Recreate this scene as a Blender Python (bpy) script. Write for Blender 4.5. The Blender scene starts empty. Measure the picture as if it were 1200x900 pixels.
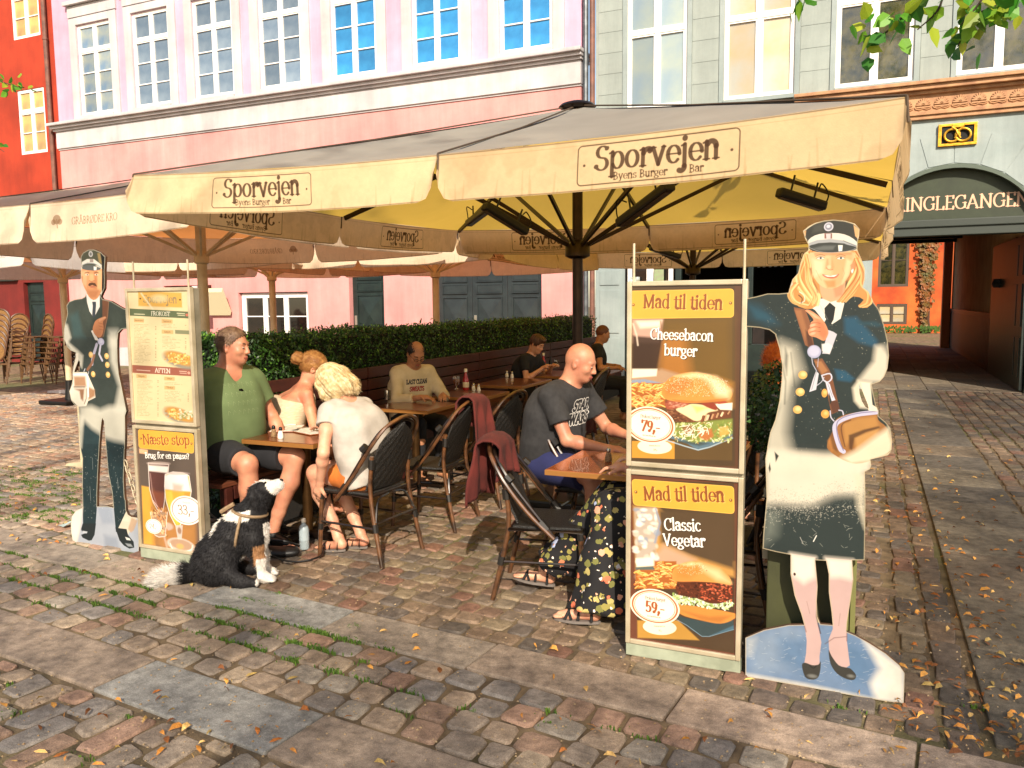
import bpy, bmesh, math, random
import numpy as np
from mathutils import Vector, Matrix, noise as mnoise
random.seed(7); rng = np.random.default_rng(7)
PI = math.pi
S = bpy.context.scene
COL = S.collection
# ---------------------------------------------------------------- camera
# frame of the place: x along the house fronts (to the right), y away from the square towards the houses
TH = math.radians(24.0)
FPX, W0, H0 = 940.0, 1200.0, 900.0
PITCH, ROLL = math.atan(95 / FPX), 0.0096
CAM = np.array([0.0, 0.0, 1.65])
def _t(v):
    return np.array([v[0]*math.cos(TH) - v[1]*math.sin(TH), v[0]*math.sin(TH) + v[1]*math.cos(TH), v[2]])
_f = np.array([0, math.cos(PITCH), -math.sin(PITCH)])
_r0 = np.array([1., 0, 0]); _u0 = np.array([0, math.sin(PITCH), math.cos(PITCH)])
CF = _t(_f); CR = _t(_r0*math.cos(ROLL) - _u0*math.sin(ROLL)); CU = _t(_u0*math.cos(ROLL) + _r0*math.sin(ROLL))
cd = bpy.data.cameras.new("camera"); cam = bpy.data.objects.new("camera", cd); COL.objects.link(cam)
cam.matrix_world = Matrix(((CR[0], CU[0], -CF[0], CAM[0]), (CR[1], CU[1], -CF[1], CAM[1]), (CR[2], CU[2], -CF[2], CAM[2]), (0, 0, 0, 1)))
cd.sensor_width = 36; cd.lens = FPX/W0*36; cd.clip_start = 0.05; cd.clip_end = 900
S.camera = cam
# ---------------------------------------------------------------- sky, sun, exposure
SUN_EL = math.radians(33); SUN_DIR = np.array([-0.46, 0.888])      # way the light travels over the ground
w = bpy.data.worlds.new("World"); S.world = w; w.use_nodes = True
wn = w.node_tree.nodes; bg = wn["Background"]
sky = wn.new("ShaderNodeTexSky"); sky.sky_type = 'NISHITA'; sky.sun_disc = False
sky.sun_elevation = SUN_EL; sky.sun_rotation = math.atan2(-SUN_DIR[0], -SUN_DIR[1])
sky.air_density = 1.0; sky.dust_density = 1.2; sky.ozone_density = 1.0
wt = wn.new('ShaderNodeMix'); wt.data_type = 'RGBA'; wt.blend_type = 'MULTIPLY'; wt.inputs[0].default_value = 1; wt.inputs[7].default_value = (1.0, .89, .77, 1)   # the photograph's warm white balance
w.node_tree.links.new(sky.outputs[0], wt.inputs[6]); w.node_tree.links.new(wt.outputs[2], bg.inputs[0]); bg.inputs[1].default_value = 0.15
sl = bpy.data.lights.new("sun", 'SUN'); sun = bpy.data.objects.new("sun", sl); COL.objects.link(sun)
sl.energy = 5.0; sl.angle = math.radians(0.5); sl.color = (1.0, 0.89, 0.74)
sd = Vector((SUN_DIR[0]*math.cos(SUN_EL), SUN_DIR[1]*math.cos(SUN_EL), -math.sin(SUN_EL)))
sun.rotation_euler = sd.to_track_quat('-Z', 'Y').to_euler()
S.view_settings.view_transform = 'Standard'; S.view_settings.look = 'None'
S.view_settings.exposure = 0.6; S.view_settings.gamma = 1.0
S.cycles.max_bounces = 8; S.cycles.transparent_max_bounces = 12
# ---------------------------------------------------------------- traced positions -> points of the place
def _ray(px, py):
    return CF + CR*(px-600)/FPX - CU*(py-450)/FPX
def on_y(px, py, y):
    d = _ray(px, py); P = CAM + d*(y/d[1]); return float(P[0]), float(P[2])
def on_z(px, py, z=0.0):
    d = _ray(px, py); P = CAM + d*((z-CAM[2])/d[2]); return float(P[0]), float(P[1])
def on_x(px, py, x):
    d = _ray(px, py); P = CAM + d*(x/d[0]); return float(P[1]), float(P[2])
# ---------------------------------------------------------------- node materials
def weather(m, amt=.12, streak=True):
    """rain streaks and patches on plaster"""
    nt = m.node_tree; N = nt.nodes; L = nt.links; b = N["Principled BSDF"]; src = b.inputs["Base Color"].links[0].from_socket
    g = N.new("ShaderNodeNewGeometry"); out = src
    for sc, det in (((2.6, 2.6, .22), 7), ((.5, .5, .7), 8)):
        mp = N.new("ShaderNodeMapping"); mp.inputs["Scale"].default_value = sc; L.new(g.outputs["Position"], mp.inputs[0]); n = N.new("ShaderNodeTexNoise"); n.inputs["Scale"].default_value = 1; n.inputs["Detail"].default_value = det; n.inputs["Roughness"].default_value = .7; L.new(mp.outputs[0], n.inputs["Vector"])
        mr = N.new("ShaderNodeMapRange"); mr.inputs[1].default_value = .35; mr.inputs[2].default_value = .68; mr.inputs[3].default_value = 1-amt*1.6; mr.inputs[4].default_value = 1+amt*.6; L.new(n.outputs[0], mr.inputs[0])
        hs = N.new("ShaderNodeHueSaturation"); L.new(out, hs.inputs["Color"]); L.new(mr.outputs[0], hs.inputs["Value"]); out = hs.outputs[0]
    L.new(out, b.inputs["Base Color"]); return m
def srgb(h):
    h = h.lstrip('#'); c = [int(h[i:i+2], 16)/255 for i in (0, 2, 4)]
    return tuple(x/12.92 if x <= .04045 else ((x+.055)/1.055)**2.4 for x in c)
def _c4(c): return (c[0], c[1], c[2], 1)
def mat(name, col, rough=.7, col2=None, scale=8, bump=0, bscale=60, metal=0, stretch=None, mixamt=1.0, rand=0, attr=None,
        trans=0, coat=0, spec=.5, detail=5, sss=0, low=.35, high=.65, island=False, bdist=.01, bdetail=4):
    m = bpy.data.materials.new(name); m.use_nodes = True; nt = m.node_tree; N = nt.nodes; L = nt.links
    b = N["Principled BSDF"]; b.inputs["Roughness"].default_value = rough; b.inputs["Metallic"].default_value = metal
    b.inputs["Base Color"].default_value = _c4(col); b.inputs["Specular IOR Level"].default_value = spec
    if trans: b.inputs["Transmission Weight"].default_value = trans
    if coat: b.inputs["Coat Weight"].default_value = coat
    if sss: b.inputs["Subsurface Weight"].default_value = sss; b.inputs["Subsurface Radius"].default_value = (.01, .004, .002)
    tc = N.new("ShaderNodeTexCoord"); mp = N.new("ShaderNodeMapping"); L.new(tc.outputs["Object"], mp.inputs[0])
    if stretch: mp.inputs["Scale"].default_value = stretch
    cur = None
    if attr:
        a = N.new("ShaderNodeAttribute"); a.attribute_name = attr; cur = a.outputs["Color"]
    if col2 is not None:
        n = N.new("ShaderNodeTexNoise"); n.inputs["Scale"].default_value = scale; n.inputs["Detail"].default_value = detail
        L.new(mp.outputs[0], n.inputs["Vector"])
        mr = N.new("ShaderNodeMapRange"); mr.inputs[1].default_value = low; mr.inputs[2].default_value = high; mr.inputs[4].default_value = mixamt
        L.new(n.outputs[0], mr.inputs[0])
        mx = N.new("ShaderNodeMix"); mx.data_type = 'RGBA'; L.new(mr.outputs[0], mx.inputs[0])
        mx.inputs[6].default_value = _c4(col); mx.inputs[7].default_value = _c4(col2)
        if cur is not None:
            L.new(cur, mx.inputs[6]); mx.blend_type = 'MULTIPLY'
        cur = mx.outputs[2]
    if rand or island:
        if island:
            g = N.new("ShaderNodeNewGeometry"); src = g.outputs["Random Per Island"]
        else:
            g = N.new("ShaderNodeObjectInfo"); src = g.outputs["Random"]
        hs = N.new("ShaderNodeHueSaturation")
        m1 = N.new("ShaderNodeMapRange"); m1.inputs[3].default_value = 1-rand; m1.inputs[4].default_value = 1+rand; L.new(src, m1.inputs[0])
        L.new(m1.outputs[0], hs.inputs["Value"])
        if cur is not None: L.new(cur, hs.inputs["Color"])
        else: hs.inputs["Color"].default_value = _c4(col)
        cur = hs.outputs[0]
    if cur is not None: L.new(cur, b.inputs["Base Color"])
    if bump:
        n2 = N.new("ShaderNodeTexNoise"); n2.inputs["Scale"].default_value = bscale; n2.inputs["Detail"].default_value = bdetail
        L.new(mp.outputs[0], n2.inputs["Vector"])
        bp = N.new("ShaderNodeBump"); bp.inputs["Strength"].default_value = bump; bp.inputs["Distance"].default_value = bdist
        L.new(n2.outputs[0], bp.inputs["Height"]); L.new(bp.outputs[0], b.inputs["Normal"])
    return m
def stone_mat(name, stops, island, rough=.75, bump=.5):
    """stones of several colours, one per stone, with grain"""
    m = bpy.data.materials.new(name); m.use_nodes = True; nt = m.node_tree; N = nt.nodes; L = nt.links
    b = N["Principled BSDF"]; b.inputs["Roughness"].default_value = rough; b.inputs["Specular IOR Level"].default_value = .35
    g = N.new("ShaderNodeNewGeometry" if island else "ShaderNodeObjectInfo")
    cr = N.new("ShaderNodeValToRGB"); cr.color_ramp.interpolation = 'CONSTANT'
    el = cr.color_ramp.elements
    for i, c in enumerate(stops):
        e = el[i] if i < 2 else el.new(i/len(stops))
        e.position = i/len(stops); e.color = _c4(c)
    L.new(g.outputs["Random Per Island" if island else "Random"], cr.inputs[0])
    pos = N.new("ShaderNodeNewGeometry")
    n = N.new("ShaderNodeTexNoise"); n.inputs["Scale"].default_value = 14; n.inputs["Detail"].default_value = 9; n.inputs["Roughness"].default_value = .68
    L.new(pos.outputs["Position"], n.inputs["Vector"])
    mr = N.new("ShaderNodeMapRange"); mr.inputs[1].default_value = .3; mr.inputs[2].default_value = .72; mr.inputs[3].default_value = .5; mr.inputs[4].default_value = 1.5
    L.new(n.outputs[0], mr.inputs[0])
    n3 = N.new("ShaderNodeTexNoise"); n3.inputs["Scale"].default_value = 1.1; n3.inputs["Detail"].default_value = 3
    L.new(pos.outputs["Position"], n3.inputs["Vector"])
    m3 = N.new("ShaderNodeMapRange"); m3.inputs[1].default_value = .3; m3.inputs[2].default_value = .7; m3.inputs[3].default_value = .82; m3.inputs[4].default_value = 1.15
    L.new(n3.outputs[0], m3.inputs[0])
    mu = N.new("ShaderNodeMath"); mu.operation = 'MULTIPLY'; L.new(mr.outputs[0], mu.inputs[0]); L.new(m3.outputs[0], mu.inputs[1])
    hs = N.new("ShaderNodeHueSaturation"); L.new(cr.outputs[0], hs.inputs["Color"]); L.new(mu.outputs[0], hs.inputs["Value"])
    n5 = N.new("ShaderNodeTexNoise"); n5.inputs["Scale"].default_value = 230; n5.inputs["Detail"].default_value = 2; L.new(pos.outputs["Position"], n5.inputs["Vector"])
    m5 = N.new("ShaderNodeMapRange"); m5.inputs[1].default_value = .35; m5.inputs[2].default_value = .65; m5.inputs[3].default_value = .8; m5.inputs[4].default_value = 1.2; L.new(n5.outputs[0], m5.inputs[0])
    h5 = N.new("ShaderNodeHueSaturation"); L.new(hs.outputs[0], h5.inputs["Color"]); L.new(m5.outputs[0], h5.inputs["Value"]); L.new(h5.outputs[0], b.inputs["Base Color"])
    n2 = N.new("ShaderNodeTexNoise"); n2.inputs["Scale"].default_value = 38; n2.inputs["Detail"].default_value = 9; n2.inputs["Roughness"].default_value = .72
    L.new(pos.outputs["Position"], n2.inputs["Vector"])
    bp = N.new("ShaderNodeBump"); bp.inputs["Strength"].default_value = min(1, bump*1.7); bp.inputs["Distance"].default_value = .013
    L.new(n2.outputs[0], bp.inputs["Height"]); L.new(bp.outputs[0], b.inputs["Normal"])
    return m
def image_mat(name, img, rough=.5, coat=0, bump=0, spec=.4, translucent=0, noise_amt=.12):
    m = bpy.data.materials.new(name); m.use_nodes = True; nt = m.node_tree; N = nt.nodes; L = nt.links
    b = N["Principled BSDF"]; b.inputs["Roughness"].default_value = rough; b.inputs["Specular IOR Level"].default_value = spec
    if coat: b.inputs["Coat Weight"].default_value = coat; b.inputs["Coat Roughness"].default_value = .12
    t = N.new("ShaderNodeTexImage"); t.image = img; t.extension = 'EXTEND'
    tc = N.new("ShaderNodeTexCoord"); n = N.new("ShaderNodeTexNoise"); n.inputs["Scale"].default_value = 9; n.inputs["Detail"].default_value = 8
    L.new(tc.outputs["Object"], n.inputs["Vector"])
    mr = N.new("ShaderNodeMapRange"); mr.inputs[1].default_value = .3; mr.inputs[2].default_value = .7; mr.inputs[3].default_value = 1-noise_amt; mr.inputs[4].default_value = 1+noise_amt
    L.new(n.outputs[0], mr.inputs[0])
    hs = N.new("ShaderNodeHueSaturation"); L.new(t.outputs[0], hs.inputs["Color"]); L.new(mr.outputs[0], hs.inputs["Value"])
    L.new(hs.outputs[0], b.inputs["Base Color"])
    if bump:
        bp = N.new("ShaderNodeBump"); bp.inputs["Strength"].default_value = bump; bp.inputs["Distance"].default_value = .004
        n2 = N.new("ShaderNodeTexNoise"); n2.inputs["Scale"].default_value = 130; n2.inputs["Detail"].default_value = 4
        L.new(tc.outputs["Object"], n2.inputs["Vector"]); L.new(n2.outputs[0], bp.inputs["Height"]); L.new(bp.outputs[0], b.inputs["Normal"])
    if translucent:
        tr = N.new("ShaderNodeBsdfTranslucent"); L.new(hs.outputs[0], tr.inputs[0])
        mx = N.new("ShaderNodeMixShader"); mx.inputs[0].default_value = translucent
        L.new(b.outputs[0], mx.inputs[1]); L.new(tr.outputs[0], mx.inputs[2]); L.new(mx.outputs[0], N["Material Output"].inputs[0])
    return m
def cloth_mat(name, col, col2, tcol, tamt, scale=4, rough=.85, stretch=None, bump=.25):
    """awning cloth: dirt-mottled and letting light through"""
    m = mat(name, col, rough, col2, scale, bump=bump, bscale=180, stretch=stretch, bdist=.004)
    nt = m.node_tree; N = nt.nodes; L = nt.links
    tr = N.new("ShaderNodeBsdfTranslucent"); tr.inputs[0].default_value = _c4(tcol)
    mx = N.new("ShaderNodeMixShader"); mx.inputs[0].default_value = tamt
    L.new(N["Principled BSDF"].outputs[0], mx.inputs[1]); L.new(tr.outputs[0], mx.inputs[2]); L.new(mx.outputs[0], N["Material Output"].inputs[0])
    return m
# ---------------------------------------------------------------- objects
def mesh(name, V, F, m=None, smooth=False, uv=None, mats=None, mi=None):
    me = bpy.data.meshes.new(name)
    me.from_pydata([tuple(map(float, v)) for v in V] if not isinstance(V, np.ndarray) else V.tolist(), [], F if not isinstance(F, np.ndarray) else F.tolist())
    if m is not None: me.materials.append(m)
    if mats:
        for q in mats: me.materials.append(q)
    if mi is not None: me.polygons.foreach_set("material_index", mi)
    if smooth: me.polygons.foreach_set("use_smooth", [True]*len(me.polygons))
    if uv is not None:
        ul = me.uv_layers.new(name="UVMap"); li = np.zeros(len(me.loops), dtype=np.int32); me.loops.foreach_get("vertex_index", li)
        ul.data.foreach_set("uv", np.asarray(uv, dtype=np.float32)[li].ravel())
    me.update(); return me
def put(name, me, parent=None, loc=(0, 0, 0), rz=0, **kw):
    o = bpy.data.objects.new(name, me); COL.objects.link(o); o.location = loc; o.rotation_euler = (0, 0, rz)
    if parent is not None: o.parent = parent
    for k, v in kw.items():
        if v is not None: o[k] = v
    return o
def thing(name, label, cat, loc=(0, 0, 0), rz=0, group=None):
    return put(name, None, None, loc, rz, label=label, category=cat, group=group)
def struct(name, me, parent=None, **kw): return put(name, me, parent, kind='structure' if parent is None else None, **kw)
def copytree(o, parent=None):
    c = o.copy(); COL.objects.link(c)
    if parent is not None: c.parent = parent
    for ch in list(o.children): copytree(ch, c)
    return c
class MB:
    """collects boxes, tubes and sheets into one mesh"""
    def __init__(s): s.V = []; s.F = []; s.M = []; s.cm = 0
    def add(s, V, F):
        n = len(s.V); s.V.extend([tuple(map(float, v)) for v in V]); s.F.extend([tuple(i+n for i in f) for f in F]); s.M.extend([s.cm]*len(F)); return s
    def box(s, x0, x1, y0, y1, z0, z1, bev=0):
        x0, x1 = min(x0, x1), max(x0, x1); y0, y1 = min(y0, y1), max(y0, y1); z0, z1 = min(z0, z1), max(z0, z1)
        if bev <= 0:
            return s.add([(x, y, z) for z in (z0, z1) for y in (y0, y1) for x in (x0, x1)],
                         [(0, 2, 3, 1), (4, 5, 7, 6), (0, 1, 5, 4), (2, 6, 7, 3), (0, 4, 6, 2), (1, 3, 7, 5)])
        b = min(bev, (x1-x0)/2.01, (y1-y0)/2.01, (z1-z0)/2.01)
        bm = bmesh.new(); bmesh.ops.create_cube(bm, size=1)
        bmesh.ops.scale(bm, vec=(x1-x0, y1-y0, z1-z0), verts=bm.verts)
        bmesh.ops.bevel(bm, geom=list(bm.edges), offset=b, segments=2, affect='EDGES', profile=.6)
        bm.verts.index_update(); c = ((x0+x1)/2, (y0+y1)/2, (z0+z1)/2)
        s.add([(v.co.x+c[0], v.co.y+c[1], v.co.z+c[2]) for v in bm.verts], [tuple(v.index for v in f.verts) for f in bm.faces]); bm.free(); return s
    def obox(s, c, ax, ay, az, bev=0):
        """box about centre c with half-vectors ax, ay, az"""
        t = MB(); la, lb, lc = [float(np.linalg.norm(a)) for a in (ax, ay, az)]
        t.box(-la, la, -lb, lb, -lc, lc, bev); R = np.array([np.array(ax)/la, np.array(ay)/lb, np.array(az)/lc])
        return s.add(np.array(t.V)@R + np.array(c), t.F)
    def tube(s, P, r, n=8, caps=True, closed=False):
        P = [np.array(p, float) for p in P]; m = len(P); rr = r if hasattr(r, '__len__') else [r]*m
        V = []; up = None
        for i in range(m):
            if closed: t = P[(i+1) % m] - P[i-1]
            else: t = P[min(i+1, m-1)] - P[max(i-1, 0)]
            t = t/(np.linalg.norm(t)+1e-9)
            if up is None:
                a = np.array([0, 0, 1.]) if abs(t[2]) < .9 else np.array([1., 0, 0]); up = np.cross(t, a)
            up = up - t*np.dot(up, t); up /= np.linalg.norm(up)+1e-9; v = np.cross(t, up)
            for k in range(n):
                a = 2*PI*k/n; V.append(P[i] + rr[i]*(math.cos(a)*up + math.sin(a)*v))
        F = []
        for i in range(m if closed else m-1):
            j = (i+1) % m
            for k in range(n): F.append((i*n+k, i*n+(k+1) % n, j*n+(k+1) % n, j*n+k))
        if caps and not closed: F += [tuple(range(n))[::-1], tuple((m-1)*n+k for k in range(n))]
        return s.add(V, F)
    def lathe(s, prof, c=(0, 0, 0), n=20):
        """prof: (radius, z) pairs"""
        V = []; F = []
        for r, z in prof:
            for k in range(n): a = 2*PI*k/n; V.append((c[0]+r*math.cos(a), c[1]+r*math.sin(a), c[2]+z))
        for i in range(len(prof)-1):
            for k in range(n): F.append((i*n+k, i*n+(k+1) % n, (i+1)*n+(k+1) % n, (i+1)*n+k))
        F.append(tuple(range(n))[::-1]); F.append(tuple((len(prof)-1)*n+k for k in range(n)))
        return s.add(V, F)
    def quad(s, a, b, c, d): return s.add([a, b, c, d], [(0, 1, 2, 3)])
    def prism(s, pts, axis, a, b):
        """outline pts (2-D) drawn across the two other axes, from a to b along axis"""
        n = len(pts); V = []
        for t in (a, b):
            for p, q in pts: V.append({'y': (p, t, q), 'x': (t, p, q), 'z': (p, q, t)}[axis])
        F = [tuple(range(n)), tuple(range(2*n-1, n-1, -1))] + [(i, i+n, (i+1) % n+n, (i+1) % n) for i in range(n)]
        return s.add(V, F)
    def me(s, name, m, smooth=False, mats=None):
        me = mesh(name, s.V, s.F, m, smooth, mats=mats, mi=s.M if mats else None)
        return me
    def build(s, name, m, parent=None, smooth=False, mats=None, fix=True, **kw):
        me = s.me(name, m, smooth, mats)
        if fix:
            bm = bmesh.new(); bm.from_mesh(me); bmesh.ops.recalc_face_normals(bm, faces=bm.faces); bm.to_mesh(me); bm.free()
        if smooth:
            try: me.set_sharp_from_angle(angle=math.radians(50))
            except Exception: pass
        return put(name, me, parent, **kw)
def catmull(P, k=6, closed=False):
    P = [np.array(p, float) for p in P]; n = len(P); out = []
    for i in range(n if closed else n-1):
        p0 = P[(i-1) % n] if closed or i > 0 else 2*P[0]-P[1]
        p1 = P[i]; p2 = P[(i+1) % n]; p3 = P[(i+2) % n] if closed or i+2 < n else 2*P[-1]-P[-2]
        for j in range(k):
            t = j/k; out.append(.5*((2*p1) + (-p0+p2)*t + (2*p0-5*p1+4*p2-p3)*t*t + (-p0+3*p1-3*p2+p3)*t**3))
    if not closed: out.append(P[-1])
    return out
# ---------------------------------------------------------------- flat print: a small painter for posters, boards and cloth
class Cv:
    def __init__(s, x0, x1, z0, z1, res, col=(1, 1, 1)):
        s.x0, s.x1, s.z0, s.z1, s.res = x0, x1, z0, z1, res
        s.w = int((x1-x0)*res); s.h = int((z1-z0)*res); s.a = np.zeros((s.h, s.w, 3), np.float32); s.a[:] = col
        s.mask = None
    def _win(s, xa, xb, za, zb):
        i0 = max(0, int((xa-s.x0)*s.res)-1); i1 = min(s.w, int((xb-s.x0)*s.res)+2); j0 = max(0, int((za-s.z0)*s.res)-1); j1 = min(s.h, int((zb-s.z0)*s.res)+2)
        if i1 <= i0 or j1 <= j0: return None
        X, Z = np.meshgrid(s.x0+(np.arange(i0, i1)+.5)/s.res, s.z0+(np.arange(j0, j1)+.5)/s.res); return i0, i1, j0, j1, X.astype(np.float32), Z.astype(np.float32)
    def _blend(s, win, al, col):
        i0, i1, j0, j1 = win[:4]; c = np.asarray(col, np.float32); A = al[..., None]
        if s.mask is not None: A = A*s.mask[j0:j1, i0:i1, None]
        s.a[j0:j1, i0:i1] = s.a[j0:j1, i0:i1]*(1-A) + c*A
    def polysd(s, P, X, Z):
        P = np.asarray(P, np.float32); d = np.full(X.shape, 1e9, np.float32); ins = np.zeros(X.shape, bool); n = len(P)
        for i in range(n):
            ax, az = P[i-1]; bx, bz = P[i]; ex, ez = bx-ax, bz-az
            t = np.clip(((X-ax)*ex+(Z-az)*ez)/(ex*ex+ez*ez+1e-12), 0, 1); d = np.minimum(d, (X-ax-t*ex)**2+(Z-az-t*ez)**2)
            if az != bz: ins ^= ((az > Z) != (bz > Z)) & (X < ex*(Z-az)/ez+ax)
        d = np.sqrt(d); return np.where(ins, -d, d)
    def poly(s, P, col, soft=0, op=1, smooth=0):
        if smooth: P = catmull(P, smooth, True)
        P = np.asarray(P, np.float32); m = soft + 2/s.res; wn_ = s._win(P[:, 0].min()-m, P[:, 0].max()+m, P[:, 1].min()-m, P[:, 1].max()+m)
        if wn_ is None: return
        sdv = s.polysd(P, wn_[4], wn_[5]); f = max(soft, .7/s.res); s._blend(wn_, np.clip(.5-sdv/(2*f), 0, 1)*op, col)
    def ell(s, cx, cz, rx, rz, col, soft=0, op=1, ang=0):
        m = max(rx, rz)+soft+2/s.res; wn_ = s._win(cx-m, cx+m, cz-m, cz+m)
        if wn_ is None: return
        X, Z = wn_[4]-cx, wn_[5]-cz; c, q = math.cos(ang), math.sin(ang); x = X*c+Z*q; z = -X*q+Z*c
        k = np.sqrt((x/rx)**2+(z/rz)**2); sdv = (k-1)*min(rx, rz); f = max(soft, .7/s.res); s._blend(wn_, np.clip(.5-sdv/(2*f), 0, 1)*op, col)
    def line(s, P, wd, col, op=1, soft=0):
        P = np.asarray(P, np.float32); n = len(P); W = np.asarray(wd if hasattr(wd, '__len__') else [wd]*n, np.float32)/2; m = W.max()+soft+2/s.res
        wn_ = s._win(P[:, 0].min()-m, P[:, 0].max()+m, P[:, 1].min()-m, P[:, 1].max()+m)
        if wn_ is None: return
        i0, i1, j0, j1, X, Z = wn_; A = np.zeros(X.shape, np.float32); f = max(soft, .7/s.res)
        for i in range(n-1):
            (ax, az), (bx, bz) = P[i], P[i+1]; r = max(W[i], W[i+1])+f+1/s.res
            a0 = max(0, int((min(ax, bx)-r-s.x0)*s.res)-i0-1); a1 = int((max(ax, bx)+r-s.x0)*s.res)-i0+2
            b0 = max(0, int((min(az, bz)-r-s.z0)*s.res)-j0-1); b1 = int((max(az, bz)+r-s.z0)*s.res)-j0+2
            if a1 <= a0 or b1 <= b0: continue
            x = X[b0:b1, a0:a1]; z = Z[b0:b1, a0:a1]; ex, ez = bx-ax, bz-az
            t = np.clip(((x-ax)*ex+(z-az)*ez)/(ex*ex+ez*ez+1e-12), 0, 1); d = np.sqrt((x-ax-t*ex)**2+(z-az-t*ez)**2)
            A[b0:b1, a0:a1] = np.maximum(A[b0:b1, a0:a1], np.clip(.5-(d-(W[i]*(1-t)+W[i+1]*t))/(2*f), 0, 1))
        s._blend(wn_, A*op, col)
    def rrect(s, x0, x1, z0, z1, r, col, wd=0, op=1):
        P = []
        for cx, cz, a in ((x1-r, z1-r, 0), (x0+r, z1-r, 90), (x0+r, z0+r, 180), (x1-r, z0+r, 270)):
            P += [(cx+r*math.cos(math.radians(a+t)), cz+r*math.sin(math.radians(a+t))) for t in range(0, 91, 15)]
        if wd: s.line(P+P[:1], wd, col, op)
        else: s.poly(P, col, op=op)
    def noise(s, x0, x1, z0, z1, cell, amt, col=None, thr=None, seed=1, op=1):
        """blotchy value noise: lightens/darkens, or lays col where above thr"""
        wn_ = s._win(x0, x1, z0, z1); i0, i1, j0, j1 = wn_[:4]; H, Wd = j1-j0, i1-i0; r = np.random.default_rng(seed); out = np.zeros((H, Wd), np.float32); tot = 0
        for o in range(4):
            c = max(1, cell*s.res/2**o); gh, gw = int(H/c)+3, int(Wd/c)+3; g = r.random((gh, gw)).astype(np.float32)
            y = np.arange(H)/c; x = np.arange(Wd)/c; yi, xi = y.astype(int), x.astype(int); fy, fx = (y-yi)[:, None], (x-xi)[None]
            fy = fy*fy*(3-2*fy); fx = fx*fx*(3-2*fx)
            v = (g[yi][:, xi]*(1-fx)+g[yi][:, xi+1]*fx)*(1-fy)+(g[yi+1][:, xi]*(1-fx)+g[yi+1][:, xi+1]*fx)*fy
            out += v/2**o; tot += 1/2**o
        out /= tot
        M = s.mask[j0:j1, i0:i1] if s.mask is not None else 1
        if col is None: s.a[j0:j1, i0:i1] *= (1+(out-.5)*2*amt*M)[..., None] if s.mask is not None else (1+(out-.5)*2*amt)[..., None]
        else: s._blend(wn_, np.clip((out-thr)/.06, 0, 1)*op, col)
    def image(s, name):
        img = bpy.data.images.new(name, s.w, s.h, alpha=False, float_buffer=False)
        a = np.ones((s.h, s.w, 4), np.float32); c = np.clip(s.a, 0, 1); a[..., :3] = np.where(c <= .0031308, c*12.92, 1.055*np.power(c, 1/2.4)-.055)
        img.pixels.foreach_set(a.ravel()); img.update(); img.pack(); return img
    def uv(s, P): return [((p[0]-s.x0)/(s.x1-s.x0), (p[1]-s.z0)/(s.z1-s.z0)) for p in P]
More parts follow.
